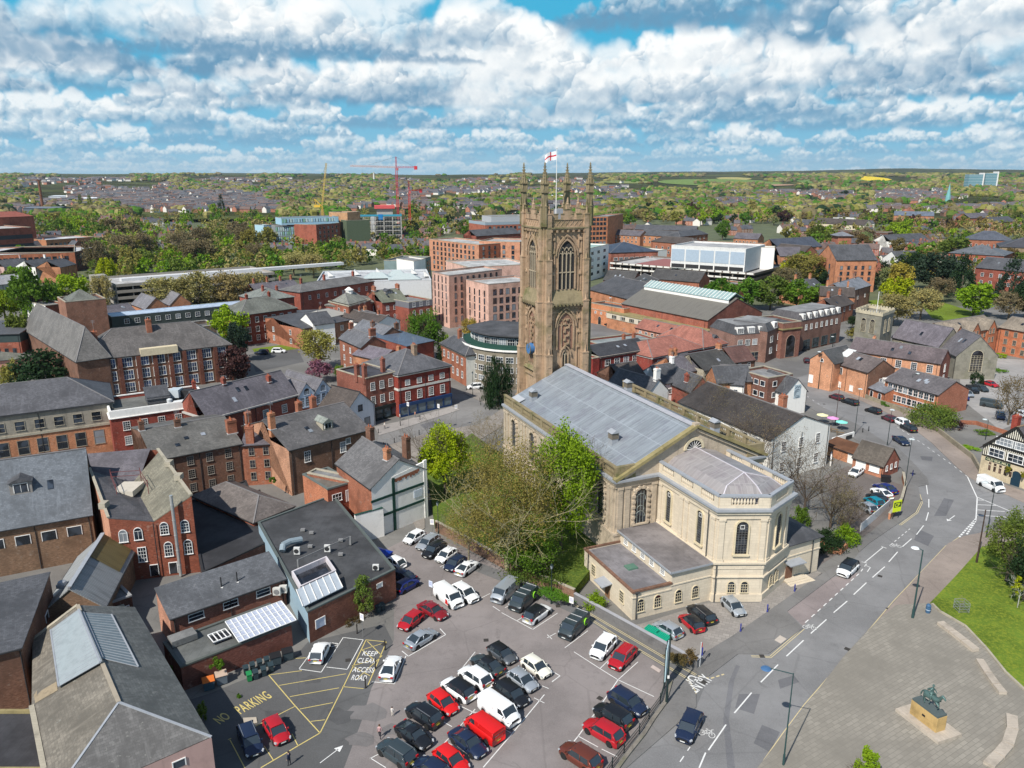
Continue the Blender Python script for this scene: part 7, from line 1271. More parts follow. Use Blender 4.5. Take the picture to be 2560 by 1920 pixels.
def branches(b,p,d,L,r,depth,rs,spread=.55,up=.12,minr=.012,pts=None,n=5,kids=(2,4)):
 q=p+d*L;b.tube(p,q,r,r*.62,n=n,cap=False)
 if pts is not None and depth<=1:pts.append(q)
 if depth==0:return
 for _ in range(rs.randint(kids[0],kids[1])):
  e=(d+Vector(rs.normal(size=3))*spread+Vector((0,0,up))).normalized();f=rs.uniform(.55,1.0)
  branches(b,p.lerp(q,rs.uniform(.55,1.0)),e,L*rs.uniform(.62,.82),max(minr,r*.55),depth-1,rs,spread,up,minr,pts,3 if depth<3 else 4,kids)
_TP={}
def proto(kind,var=0):
 key=(kind,var)
 if key in _TP:return _TP[key]
 rs=np.random.RandomState(hash(kind) % 1000+var if False else sum(map(ord,kind))+var*13);n,leaf,cl,shp=dict(round=(3400,.115,46,'round'),sparse=(3600,.085,60,'round'),conifer=(2300,.10,60,'conifer'),poplar=(1500,.10,40,'poplar'),dome=(2400,.11,44,'dome'),far=(620,.22,22,'round'),farcon=(420,.2,24,'conifer'))[kind]
 me=leaf_mesh('crown',crown_np(rs,1,1,n,leaf,cl,shp),LM['mid']);b=U(BARK);b.tube((0,0,0),(0,0,1),.055,.035,6)
 if kind in ('sparse','round','dome'):
  for _ in range(7 if kind=='round' else 12):d=Vector(rs.normal(size=3));d.z=abs(d.z)+.4;d.normalize();branches(b,Vector((0,0,.82)),d,.24,.025,2,rs,.5,.1,.006)
 _TP[key]=(me,b.mesh('trunk'));return _TP[key]
def setmat(o,m):
 o.material_slots[0].link='OBJECT';o.material_slots[0].material=m
def tree(kind,P,h,r,m,label,group=None,cat='tree',name='tree',low=.30,var=None,cz=None):
 v=random.randint(0,2)if var is None else var;me,tr=proto(kind,v);root=empty(name,P,label,cat,group,rz=random.uniform(0,6.28))
 zc=h*(1+low)/2;rz=h*(1-low)/2
 t=link('trunk',tr,root,(0,0,0),0,(zc,zc,zc)if kind not in ('far','farcon')else (h*.5,)*3);t.scale=(h*.55,h*.55,zc)
 c=link('crown',me,root,(0,0,zc),0,(r,r,rz));setmat(c,LM[m]);return root
def treepx(kind,base,top,w,m,label,group=None,zb=0,low=.3,**k):
 P=G(base[0],base[1],zb);dep=P.y*cP+(HC-zb)*sP;v=(top-960)/F;zt=HC-(sP+v*cP)/(cP-v*sP)*P.y;h=max(2,zt-zb);r=w/2*dep/F
 return tree(kind,P,h,r,m,label,group,low=low,**k)
def bigtree(base,top,w,m,label,n,leaf,clumps=90,zb=0,low=.25,shape='round',twigs=5,bark=None,cat='tree',name='tree',fill=.35,cshift=0,seed=1,tr=.28,spread=.5,bare=False):
 P=G(base[0],base[1],zb);dep=P.y*cP+(HC-zb)*sP;v=(top-960)/F;h=HC-(sP+v*cP)/(cP-v*sP)*P.y-zb;r=w/2*dep/F;rs=np.random.RandomState(seed)
 root=empty(name,P,label,cat);b=U(bark or BARK);th=h*(low+.08);b.tube((0,0,0),(cshift*.3,0,th),tr,tr*.75,10);top_=Vector((cshift*.3,0,th));pts=[]
 for i in range(7):a=i*.9+rs.rand();d=Vector((math.cos(a)*.75,math.sin(a)*.75,rs.uniform(.55,1.3))).normalized();d.x*=r/(h*.45);d.y*=r/(h*.45);branches(b,top_-Vector((0,0,rs.rand()*th*.25)),d,(h-th)*.36,tr*.45,twigs,rs,spread,.10,.014,pts)
 t_=b.bd('trunk',root)
 if not bare:
  zc=h*(1+low)/2;v_=crown_np(rs,r,h*(1-low)/2,n,leaf,clumps,shape,fill)+np.array([cshift,0,zc]);me=leaf_mesh('crown',v_,LM[m]);link('crown',me,root)
 return root
bigtree((1113,1232),1012,150,'yellow','bright yellow green tree at the corner of the churchyard next to the paved square',15000,.38,75,zb=1.5,low=.12,shape='dome',seed=3)
bigtree((1268,1425),1076,335,'olive','huge budding brown green tree with spreading twigs in front of the nave',20000,.25,170,zb=1.5,low=.10,twigs=5,bark=mat('bark',(.30,.27,.15)),seed=5,tr=.42,spread=.5,fill=.1)
bigtree((1402,1372),1040,190,'bright','fresh green tree growing close against the nave side wall',16000,.36,80,zb=1.5,low=.08,seed=8,tr=.3)
bigtree((1330,1432),1290,190,'green','lower dark green undergrowth tree beneath the big budding tree',7000,.28,60,zb=1.5,low=.05,seed=18,tr=.16,twigs=3)
bigtree((1225,1150),1018,120,'brown','leafless grey brown tree behind the bright yellow green tree',2600,.15,60,zb=.3,low=.1,seed=9,tr=.2,bark=BARKL)
bigtree((1172,1400),1240,130,'olive','slender budding tree above the parked cars at the churchyard wall',3800,.18,60,zb=1.5,low=.2,seed=12,tr=.15,bark=BARKL)
bigtree((1246,1018),882,92,'dark','drooping dark green willow at the foot of the cathedral tower',7500,.55,60,low=.10,shape='willow',seed=6)
bigtree((1062,905),762,106,'green','dense dark green tree standing above the old town roofs',8500,.50,60,low=.12,seed=7)
bigtree((1108,905),822,46,'bright','small brighter green tree at the right foot of the dense dark tree',2500,.4,30,low=.1,seed=27,twigs=2)
for i,(bx_,by_,t_,w_,l,s_) in enumerate([(1938,1275,1030,190,'leafless dark tree rising over the chancel roof',21),(2010,1285,1085,150,'leafless tree in front of the white pub wall',22),(1870,1215,985,190,'leafless tree between the nave and white pub roof',23),(1800,1120,930,150,'leafless tree behind the nave balustrade',24),(2075,1320,1160,150,'spreading leafless tree over the lower car park',25),(1745,1075,915,110,'thin leafless tree at the far side of the nave',26),(2110,1345,1215,110,'low twiggy leafless tree beside the white fence',28)]):
 bigtree((bx_,by_),t_,w_,'brown',l,2400,.15,50,low=.12,twigs=5,seed=s_,tr=.24,bark=mat('bark',(.085,.065,.05)),spread=.62)
bigtree((2515,1455),1265,140,'mid','leafing green tree at the right edge of the lawn beside the junction',8000,.26,60,low=.1,seed=31,twigs=4)
bigtree((2558,1500),1330,110,'dark','dark evergreen bush tree at the right edge of the lawn',5200,.26,50,low=.02,seed=32,twigs=3)
bigtree((2543,1521),1428,52,'yellow','young thin yellow leaved tree planted in the lawn',700,.2,16,low=.3,seed=33,twigs=3,tr=.07,bark=mat('bark',(.4,.4,.36)))
bigtree((2155,1990),1866,70,'bright','leafy young tree top at the bottom edge of the plaza',3500,.2,30,zb=0,low=.25,seed=34,twigs=3,tr=.1)
bigtree((2520,1062),925,110,'rust','budding tree standing in the right hand car park',3200,.25,60,low=.15,seed=35,twigs=4)
bigtree((912,1545),1432,62,'mid','climbing green tree growing against the dark felt roofed hall',3200,.2,30,low=.02,seed=36,twigs=3,tr=.08)
def bush(px,py,w,hh,m,label,n=1500,leaf=.22,zb=0,seed=1,shape='dome',rot=0,dep=1.0,name='bush'):
 P=G(px,py,zb);d=P.y*cP+HC*sP;r=w/2*d/F;rs=np.random.RandomState(seed+70);v=crown_np(rs,r,hh*.62,n,leaf,max(8,n//60),shape);v[:,1]*=dep
 c_,s_=math.cos(rot),math.sin(rot);x,y=v[:,0].copy(),v[:,1].copy();v[:,0]=x*c_-y*s_;v[:,1]=x*s_+y*c_;v[:,2]+=hh*.45
 o=link(name,leaf_mesh(name,v,LM[m]),None,P,label=label,cat='bush' if name=='bush' else 'hedge');return o
bush(1487,1520,66,3.0,'bright','round bright green bush by the vestry corner and alley wall',2600,.2,seed=1)
bush(1690,1655,72,1.6,'rust','clipped olive hedge on the alley wall by the no entry marking',2600,.15,zb=1.0,seed=2,dep=.5,rot=R(-38),name='hedge')
bush(1722,1652,50,2.2,'rust','rounded end of the hedge with orange leaves beside the signpost',1800,.15,zb=1.0,seed=3,name='hedge')
bush(682,1208,28,1.6,'green','small green bush growing on a ledge behind the hipped outbuilding',500,.25,zb=3,seed=4)
bush(2330,1062,150,6.5,'mid','large rounded olive green shrub beside the curving road',6500,.34,seed=5)
bush(2385,1072,60,3.5,'purple','small reddish shrub right of the large rounded shrub',900,.25,seed=6)
bush(2060,1372,130,4.2,'dark','dark green shrubbery between the porch and lower car park',4500,.26,seed=7)
bush(2115,1362,76,4.8,'bright','bright green shrub with white flowers behind the brick corner wall',2600,.24,seed=8)
bush(2000,1315,70,4.5,'green','green bush squeezed behind the apse wall',2000,.26,seed=9)
bush(2214,1015,30,1.8,'green','round green bush at the corner of the brick office',700,.22,seed=10)
bush(2500,893,42,2.4,'bright','clipped lime green bush in the yard of the orange court',900,.3,seed=11)
bush(2495,930,60,1.6,'green','low green planting strip behind the parked cars, right edge',900,.3,seed=12)
bush(2440,962,44,5.0,'dark','dark ivy bush beside the gothic end window',1600,.3,seed=13)
bush(2425,1125,60,1.6,'bright','yellow green hedge along the pub garden wall',1600,.22,seed=14,dep=.4,rot=R(-45),name='hedge')
bush(2465,1085,60,1.2,'green','flowering shrubs in the pub garden',1200,.2,seed=15)
bush(545,1672,46,1.8,'green','tuft of weeds hanging from the brick wall above the wheeled bins',700,.2,zb=1.8,seed=16)
bush(440,1675,44,2.2,'green','green weeds at the corner of the flat roofed store and slate hall',800,.2,zb=.6,seed=17)
bush(508,1800,40,3.2,'mid','creeper beside the slate hall wall in the service yard',900,.2,seed=18)
bush(600,1742,18,.8,'green','small weed patch beside the green wheeled bin',160,.2,seed=19)
bush(1385,1492,130,1.6,'green','ivy tumbling over the churchyard wall beside the alley',3200,.22,zb=1.2,seed=20,dep=.35,rot=R(-38),name='hedge')
bush(1340,1440,200,1.6,'mid','dark undergrowth below the big budding tree',4200,.25,zb=1.5,seed=21)
bush(885,1560,60,1.6,'rust','dry creeper at the foot of the felt roofed hall wall',1200,.16,seed=22,dep=.4,rot=R(43))
TL=[('round',(95,830),660,118,'green','big round dark green tree at the left'),('round',(190,800),668,120,'bright','big bright green tree right of the round dark one'),('round',(15,805),708,100,'bright','bright green tree cut by the left edge'),('round',(70,905),775,110,'mid','soft green tree behind the modern brick flats'),('dome',(105,985),850,165,'dark','dark spreading garden tree beside the school wing'),('dome',(35,985),880,70,'olive','pale budding garden tree by the pink garage'),('sparse',(262,800),680,70,'bud','budding yellow brown tree by the concrete stair tower'),('round',(272,720),640,56,'yellow','small lime yellow tree behind the concrete stair tower'),
 ('sparse',(420,790),680,110,'bud','left tree of the budding row before the car park'),('sparse',(500,790),672,120,'bud','second tree of the budding row before the car park'),('sparse',(575,785),668,120,'bud','third tree of the budding row before the car park'),('sparse',(640,770),668,90,'bud','right tree of the budding row before the car park'),
 ('round',(578,868),757,98,'bright','yellow green tree beside the old brick school'),('round',(600,905),800,70,'blue','dark green tree under the yellow green one at the school'),('round',(590,965),862,100,'purple','dark purple leaved tree at the right end of the school'),('sparse',(795,925),812,110,'olive','budding tree between the back lawn and gabled houses'),('dome',(800,955),885,80,'pink','pink blossoming tree below the budding tree'),('dome',(850,950),905,50,'green','green shrub tree right of the pink blossom'),
 ('sparse',(1175,870),790,52,'gold','yellow budding tree before the pink apartment blocks'),('dome',(1115,930),850,60,'dark','dark green tree behind the white end house'),
 ('sparse',(735,690),622,75,'bud','left of two budding trees at the end of the car park'),('sparse',(785,695),628,80,'bud','right of two budding trees at the end of the car park'),
 ('round',(1800,770),692,90,'green','left tree of the green clump by the arcade'),('round',(1860,775),690,100,'green','second tree of the green clump by the arcade'),('round',(1925,775),685,110,'mid','third tree of the green clump by the arcade'),('round',(1990,778),695,100,'green','fourth tree of the green clump by the arcade'),('round',(2045,775),705,80,'green','right tree of the green clump by the arcade'),
 ('sparse',(2010,720),628,130,'olive','large budding tree before the tall orange gable'),('sparse',(1960,740),660,90,'brown','brownish budding tree left of the large one'),('dome',(2140,855),805,60,'olive','budding shrub tree at the left foot of the church tower'),('dome',(2130,822),782,40,'dark','dark shrub by the end of the arcade'),
 ('round',(2250,735),650,80,'gold','golden yellow tree among the dark pines'),('round',(2240,770),690,100,'yellow','lime green tree below the golden one'),('round',(2432,790),700,118,'bright','round bright green tree on the park lawn'),('sparse',(2230,815),725,120,'bud','pale budding tree right behind the church tower'),('sparse',(2300,800),715,110,'bud','pale budding tree near the park lawn'),('sparse',(2350,755),690,80,'brown','twiggy brown tree left of the round bright tree'),('sparse',(2520,800),720,90,'brown','twiggy tree right of the round bright tree'),
 ('conifer',(2205,715),655,60,'dark','dark pine at the left end of the pine group'),('round',(2270,700),625,90,'dark','dark pine behind the golden tree'),('round',(2335,730),625,130,'blue','broad dark pine in the centre of the pine group'),('conifer',(2400,745),640,80,'dark','tall dark pine right of the broad one'),('conifer',(2520,760),650,90,'blue','dark blue green pine near the right edge'),('round',(2560,800),700,90,'dark','dark tree cut by the right edge'),('round',(2310,680),610,70,'green','fresh green tree behind the broad dark pine'),('round',(2380,660),588,110,'mid','rounded green tree left of the red hall'),
 ('round',(1805,600),545,48,'green','round dark green tree left of the small orange gabled house'),('round',(2050,615),560,80,'mid','olive tree above the ribbed roofs'),('round',(2155,620),565,70,'brown','brown tree right of the round tower'),('round',(2240,595),548,60,'bright','bright green tree in front of the blue roofed school'),
 ('conifer',(555,535),488,24,'dark','tall dark conifer among distant houses, left'),('round',(533,537),505,24,'bright','bright green tree next to the tall dark conifer'),('poplar',(204,530),482,16,'mid','left one of two tall poplars at the left'),('poplar',(228,532),484,17,'mid','right one of two tall poplars at the left'),('poplar',(1200,515),478,16,'mid','left poplar of the pair near the cranes'),('poplar',(1218,522),492,22,'bright','right poplar of the pair near the cranes'),('round',(2110,497),474,26,'dark','dark cedar in front of the yellow fields')]
for t in TL:treepx(*t,low=.08 if t[0] !='sparse' else .18)
rr=np.array([880,1100,1500]+[1500*1.045**k for k in range(1,52)]);aa=np.linspace(-50,50,161);na=len(aa)
RG,AG=np.meshgrid(rr,aa,indexing='ij');XG,YG=RG*np.sin(np.radians(AG)),RG*np.cos(np.radians(AG))
t=ss(RG,1500,5700);ZG=55*t+(fbm(XG/900+50.3,YG/900+20.7,4,3)-.5)*26*t+np.clip((RG-5600)/4500,0,1)*(6+44*np.clip((AG+5)/20,0,1)+(fbm(XG/2600+50.3,YG/2600+20.7,4,9)-.5)*70)
b=U(mat('far',(.060,.070,.035)))
b.add([(x,y,z-(.3 if k<1 else 0))for k in range(len(rr))for x,y,z in zip(XG[k],YG[k],ZG[k])],[(i*na+j,i*na+j+1,(i+1)*na+j+1,(i+1)*na+j)for i in range(len(rr)-1)for j in range(na-1)]);b.build('hills',smooth=True,kind='structure')
b=U(mat('far',(.060,.070,.035)));b.quad((-40000,-3000,-1.5),(40000,-3000,-1.5),(40000,30000,-1.5),(-40000,30000,-1.5));b.build('terrain',kind='structure')
SLP=np.maximum.accumulate((ZG-HC)/RG,0)
def th(x,y):
 r=math.hypot(x,y)
 if r<1500:return 0.0
 j=min(max((math.degrees(math.atan2(x,y))+50)/100*(na-1),0),na-1.001);i=min(np.searchsorted(rr,r)-1,len(rr)-2);f=(r-rr[i])/(rr[i+1]-rr[i]);g=j-int(j);j=int(j)
 return float((ZG[i,j]*(1-f)+ZG[i+1,j]*f)*(1-g)+(ZG[i,j+1]*(1-f)+ZG[i+1,j+1]*f)*g)
def hit(px,py):
 u=(px-1280)/F;v=(py-960)/F;dx,dy,dz=u,cP-v*sP,-sP-v*cP;n_=math.hypot(dx,dy);sl=dz/n_
 if-60/1500>sl:r=-HC/sl
 else:
  j=int(round((math.degrees(math.atan2(dx,dy))+50)/100*(na-1)));c=SLP[:,j];i=np.searchsorted(c,sl)
  if i>=len(rr):return None
  f=(sl-c[i-1])/max(1e-9,c[i]-c[i-1]);r=rr[i-1]+(rr[i]-rr[i-1])*f
 x,y=dx/n_*r,dy/n_*r;return Vector((x,y,th(x,y)))
for nm,col,(x0,y0,x1,y1,sk) in [('field',(.12,.20,.055),(1640,449,1960,466,4)),('field',(.30,.30,.12),(1790,444,1880,451,2)),('rape_field',(.55,.46,.03),(2080,441,2230,452,8)),('rape_field',(.55,.46,.03),(2254,455,2315,463,2)),('field',(.11,.19,.05),(1990,447,2250,466,6)),('field',(.17,.22,.08),(1500,452,1640,460,2)),('field',(.30,.22,.15),(1790,462,1990,467,-2))]:
 n=16;b=U(mat('grass',col));top=[];bot=[]
 for i in range(n+1):
  x=x0+(x1-x0)*i/n;e=math.sin(math.pi*i/n)**.5;ym=(y0+y1)/2+sk*(i/n-.5);p=hit(x,ym-(y1-y0)/2*e-.05);q=hit(x,ym+(y1-y0)/2*e+.05)
  if p and q:top.append(p+Vector((0,0,2.5)));bot.append(q+Vector((0,0,2.5)))
 for i in range(len(top)-1):
  m0,m1=[Vector(((a_+c_)/2).to_tuple())for a_,c_ in ((top[i],bot[i]),(top[i+1],bot[i+1]))]
  for m_ in (m0,m1):m_.z=th(m_.x,m_.y)+3
  b.quad(bot[i],bot[i+1],m1,m0);b.quad(m0,m1,top[i+1],top[i])
 if len(b.f):b.build(nm,kind='structure')
rs=np.random.RandomState(11)
_FA,_FA2=[],[None]
def inb(p,pad=4):
 if len(_FA) !=len(FOOT):_FA[:]=[(o.x,o.y,u.x,u.y,L,v.x,v.y,D)for o,u,L,v,D in FOOT];_FA2[0]=np.array(_FA)
 a=_FA2[0];qx,qy=p.x-a[:,0],p.y-a[:,1];s=qx*a[:,2]+qy*a[:,3];t=qx*a[:,5]+qy*a[:,6]
 return bool(((s>-pad) & (s<a[:,4]+pad) & (t>-pad) & (t<a[:,7]+pad)).any())
HW=[mk((.46,.20,.13)),mk((.36,.13,.09)),mr((.74,.70,.64)),mk((.28,.15,.10))];HR=[ms((.13,.12,.125)),ms((.16,.11,.095)),ms((.10,.105,.12))]
_HP={}
def house_proto(i,j,L):
 if (i,j,L) in _HP:return _HP[(i,j,L)]
 D_,h,rise=8.5,5.6,3.4;w=MB().use(HW[i]);w.prism([(0,0),(L,0),(L,D_),(0,D_)],0,h,cap=False);w.add([(L,0,h),(L,D_,h),(L,D_/2,h+rise),(0,0,h),(0,D_,h),(0,D_/2,h+rise)],[(0,1,2),(4,3,5)])
 r=MB().use(HR[j]);r.slab([(-.2,-.4,h-.2),(L+.2,-.4,h-.2),(L+.2,D_/2,h+rise+.1),(-.2,D_/2,h+rise+.1)],.15);r.slab([(L+.2,D_+.4,h-.2),(-.2,D_+.4,h-.2),(-.2,D_/2,h+rise+.1),(L+.2,D_/2,h+rise+.1)],.15)
 c=MB().use(HW[1 if i==2 else i]);c.cbox(0,0,0,1.3,.9,3.0);_HP[(i,j,L)]=(w.mesh('wall'),r.mesh('roof'),c.mesh('chimney'),L,D_,h,rise);return _HP[(i,j,L)]
def put_house(P,rz,i,j,L,label,group,n=2):
 w,r,c,L,D_,h,rise=house_proto(i,j,L);root=empty('suburban_house',P,label,'house',group,rz);link('wall',w,root);ro=link('roof',r,root)
 for x in ([L*.15,L*.85]if L>9 else [L*.8]):link('chimney',c,ro,(x,D_/2,h+rise-1.4))
 fr_,gl=win_meshes(1.5,1.5,'plain',FRAME,GLASS)
 for k in range(n):
  for z in (.9,3.5):link('window',fr_,root,(L*(k+.5)/n,-.01,z))
nh=0
ZH=[((0,470),(530,640),40,'left of the budding trees'),((640,760),(580,650),24,'near the colourful flats'),((740,1080),(560,655),30,'below the cranes'),((1000,1290),(505,590),34,'right of the cranes'),((1480,1960),(545,600),22,'behind the deck car park'),((1950,2560),(525,700),70,'on the right'),((300,640),(480,530),30,'in far terraces on the left'),((640,1280),(475,520),26,'in far suburbs behind the cranes')]
for (x0,x1),(y0,y1),n,where in ZH:
 k=0;tries=0
 while k<n and tries<600:
  tries+=1;P=G(rs.uniform(x0,x1),rs.uniform(y0,y1)**1.0,0)
  if P.y>1450 or inb(P,9):continue
  rz=R([12,-20,30,75][k % 4]+rs.uniform(-8,8));i,j,L=rs.randint(0,4),rs.randint(0,3),[7,14,22][rs.randint(0,3)]
  FOOT.append((P.copy(),Vector((math.cos(rz),math.sin(rz),0)),L,Vector((-math.sin(rz),math.cos(rz),0)),9));put_house(P,rz,i,j,L,['orange brick','red brick','pale rendered','brown brick'][i]+[' house with grey slate roof ',' house with brown slate roof ',' house with dark slate roof '][j]+where,'suburban houses '+where,2 if L<10 else 4);k+=1;nh+=1
MIX=['mid','green','bright','olive','bud','brown','olive','mid','rust','yellow','dark','purple','pale']
ZT=[((60,300),(560,605),20,['bright','mid','green','olive'],14,'on the meadow left of the budding wood'),((240,680),(590,690),30,['bud','brown','olive','brown'],17,'in the brown budding wood on the left'),((640,1090),(565,665),24,['green','mid','olive','bud'],11,'below the cranes'),((1020,1300),(500,600),30,['mid','dark','olive','green'],12,'right of the cranes'),((1530,1960),(470,566),54,MIX,15,'in the tree belt right of the tower'),((1950,2560),(500,730),60,MIX,12,'among the houses on the right'),((0,130),(600,800),12,['mid','bright','olive'],9,'at the left edge')]
nt_=0
for (x0,x1),(y0,y1),n,ms,hh,where in ZT:
 k=0;tries=0
 while k<n and tries<900:
  tries+=1;P=G(rs.uniform(x0,x1),rs.uniform(y0,y1),0)
  if P.y>1500 or inb(P,2.5):continue
  m=ms[rs.randint(0,len(ms))];h=hh*rs.uniform(.8,1.4);near=P.y<650;kd='round' if near and m not in ('bud','brown')else 'sparse' if near else 'far'
  tree(kd,P,h,h*rs.uniform(.38,.6),m,{'mid':'mid green','green':'deep green','bright':'bright green','olive':'olive','bud':'budding brown','brown':'bare brown','rust':'rusty green','yellow':'lime green','dark':'dark green','purple':'purple','pale':'pale green'}[m]+' tree '+where,'trees '+where,low=.08);k+=1;nt_+=1
def belt(nm,label,boxes,ms,hh):
 vs=[[]for _ in ms]
 for (x0,x1,y0,y1,n) in boxes:
  for _ in range(n):
   P=G(rs.uniform(x0,x1),rs.uniform(y0,y1))
   if inb(P,2.5):continue
   h=hh*rs.uniform(.7,1.35);k=rs.randint(0,len(ms));vs[k].append(crown_np(rs,h*rs.uniform(.35,.6),h*.48,190,h*.115,16,'round',.45)+np.array([P.x,P.y,h*.5]))
 me=leaf_mesh(nm,np.concatenate([np.concatenate(v)for v in vs]),LM[ms[0]]);me.materials.clear();[me.materials.append(LM[m])for m in ms];me.polygons.foreach_set('material_index',sum([[k]*(sum(len(x)for x in v)//4)for k,v in enumerate(vs)],[]));me.update();link(nm,me,None,label=label,cat='tree belt',kind='stuff')
belt('tree_belt','dense belt of spring trees right of the cathedral tower',[(1525,1960,480,560,320),(1960,2560,500,600,220),(1960,2560,600,700,50)],['olive','mid','green','bright','rust','bud'],14)
belt('tree_belt','mass of budding trees and scrub on the left beyond the car park',[(60,330,545,605,110),(230,700,575,705,240),(330,1090,540,590,150),(640,1090,600,680,130),(1020,1300,500,590,90)],['olive','bud','mid','bright','green'],13)
def clump(rs,x,y,z,r,h,n=16):
 a=np.arange(7)*2*math.pi/7+rs.rand();e=np.array([-.6,.05,.65,1.15]);g=1+(rs.rand(4,7)-.5)*.5;X=np.cos(a)[None]*np.cos(e)[:,None]*g*r+x;Y=np.sin(a)[None]*np.cos(e)[:,None]*g*r+y;Z=np.sin(e)[:,None]*g*h*.55+z+h*.42
 p=np.stack([X,Y,Z],2);q=[(p[i,j],p[i,(j+1) % 7],p[i+1,(j+1) % 7],p[i+1,j])for i in range(3)for j in range(7)]+[(p[3,0],p[3,1],p[3,2],p[3,3]),(p[3,0],p[3,3],p[3,4],p[3,5])];return np.array(q).reshape(-1,3)
for wi,(nm,cols,N_,ylo,yhi) in enumerate([('woodland',['dark','mid','olive','bud','brown','green','rust'],14000,437,548)]):
 cols_v=[[]for _ in cols]
 PXa=rs.uniform(-60,2620,N_);PYa=ylo+(yhi-ylo)*rs.rand(N_)**1.25;WDa=fbm(PXa/130+9,PYa/18+3,3,71);KDa=fbm(PXa/60+2,PYa/9,3,5)
 for i in range(N_):
  px,py,wood=PXa[i],PYa[i],WDa[i]
  if wood<.44 or (300<px<660 and 490<py<528)or (2180<px<2360 and 478<py<508):continue
  if (1640<px<2330 and 443<py<466)and wood<.56:continue
  if (100<px<420 and 455<py<512):continue
  P=hit(px,py)
  if P is None or P.y<1000 or inb(P,3):continue
  sc=P.y/1920;r=rs.uniform(5,11)*max(1,sc*.8);h=rs.uniform(9,15)*max(1,sc**.25);k=int(KDa[i]*9.0+rs.uniform(-1.6,1.6)) % len(cols);cols_v[k].append(clump(rs,P.x,P.y,P.z,r,h))
 allv=np.concatenate([np.concatenate(c)for c in cols_v if c]);me=leaf_mesh(nm,allv,LM[cols[0]]);mats=[];mi=[]
 for k,c in enumerate(cols_v):
  if c:mats.append(LM[cols[k]]);mi+=[len(mats)-1]*(sum(len(x)for x in c)//4)
 me.materials.clear();[me.materials.append(m)for m in mats];me.polygons.foreach_set('material_index',mi);me.update()
 link(nm,me,None,label='mass of far trees and woods running to the horizon',cat='woodland',kind='stuff')
b=MB();cnt=0
PXa=rs.uniform(-20,2600,7600);PYa=447+85*rs.rand(7600);SBa=fbm(PXa/110+31,PYa/16+7,3,33)
for i in range(7600):
 px,py=PXa[i],PYa[i]
 terr=(310<px<660 and 486<py<530)or (2180<px<2370 and 478<py<510);sub=SBa[i]
 if not terr and (sub<.49 or (1560<px<2330 and py<480)):continue
 P=hit(px,py)
 if P is None or P.y<1000 or inb(P,6):continue
 L=rs.uniform(9,30)*max(1,P.y/2500);D_=9*max(1,P.y/3000);h=6+1.5*(P.y>2500);rz=R(rs.choice([8,-25,60])+rs.uniform(-6,6));b.T=Matrix.Translation(P) @ Matrix.Rotation(rz,4,'Z');b.use(HW[rs.choice([0,0,2,2,2,3])]).prism([(0,0),(L,0),(L,D_),(0,D_)],-2,h,cap=False);b.add([(L,0,h),(L,D_,h),(L,D_/2,h+4),(0,0,h),(0,D_,h),(0,D_/2,h+4)],[(0,1,2),(4,3,5)])
 b.use(HR[rs.randint(0,3)]).add([(-.3,-.5,h-.3),(L+.3,-.5,h-.3),(L+.3,D_/2,h+4.1),(-.3,D_/2,h+4.1),(L+.3,D_+.5,h-.3),(-.3,D_+.5,h-.3)],[(0,1,2,3),(4,5,3,2)]);cnt+=1
b.T=None;b.build('distant_suburbs',label='mass of tiny brick houses in the suburbs towards the horizon',cat='suburbs',kind='stuff')
def shed(px0,px1,py,h,D_,col,label,name='white_warehouse',py1=None,rise=1.5):
 A,B_=G(px0,py,0),G(px1,py1 or py,0);zt=0
 building(name,label,tuple(A),tuple(B_),D_,h,'G',rise,wall=mp(col,var=.2),rm=mp(tuple(min(.85,c*1.1)for c in col),var=.2),cat='warehouse',gut=False,over=1)
shed(122,215,500,9,60,(.55,.58,.62),'long white roofed warehouse at the left, below the wooded ridge');shed(210,280,508,10,55,(.70,.72,.74),'white curved warehouse right of the long white roofed one',py1=505);shed(282,342,496,11,50,(.66,.68,.70),'white gabled warehouse beside the far terraces')
shed(140,216,474,16,80,(.60,.63,.66),'pale blue grey factory on the left ridge');shed(180,258,478,12,60,(.74,.76,.76),'white low factory in front of the pale blue grey one');shed(290,370,474,10,60,(.66,.68,.68),'two part white shed row on the left skyline');shed(492,518,479,12,40,(.78,.77,.72),'small white shed among woods on the left skyline')
shed(60,145,541,12,40,(.13,.15,.18),'long dark blue grey shed by the meadow','dark_shed');shed(0,60,530,8,40,(.05,.15,.10),'green roofed low shed at the left edge by the meadow','green_shed')
shed(118,190,535,9,30,(.30,.07,.06),'dark red factory beneath the brown chimney stack','red_factory')
shed(1340,1410,500,10,40,(.72,.73,.74),'white modern hall seen between the tower pinnacles');shed(1425,1448,499,10,40,(.72,.73,.74),'small white hall right of the flagpole');shed(2398,2430,470,12,60,(.72,.72,.70),'low white shed left of the hospital tower block');shed(2470,2640,467,16,120,(.66,.68,.70),'long white roofed hospital hall at the right edge')
def stack(px,pyb,pyt,r,m,label,name='chimney_stack',cat='chimney'):
 P=G(px,pyb);b=U(m);h=HT(px,pyb,pyt);b.tube((0,0,0),(0,0,h),r,r*.6,12);b.cbox(0,0,h-.5,r*1.7,r*1.7,1.2);b.build(name,label=label,cat=cat).location=P
stack(109,532,450,2.6,mk((.22,.09,.05)),'tall brown brick factory chimney at the left')
stack(936,470,430,5,mp((.70,.70,.66)),'white water tower on the wooded skyline','water_tower','water tower')
P=G(2367,516);b=U(mp((.18,.42,.42)));b.lathe((0,0,0),[(5,0),(4.5,18),(.2,44)],8);b.build('church_spire',label='pale green church spire among the suburbs on the right',cat='spire').location=P
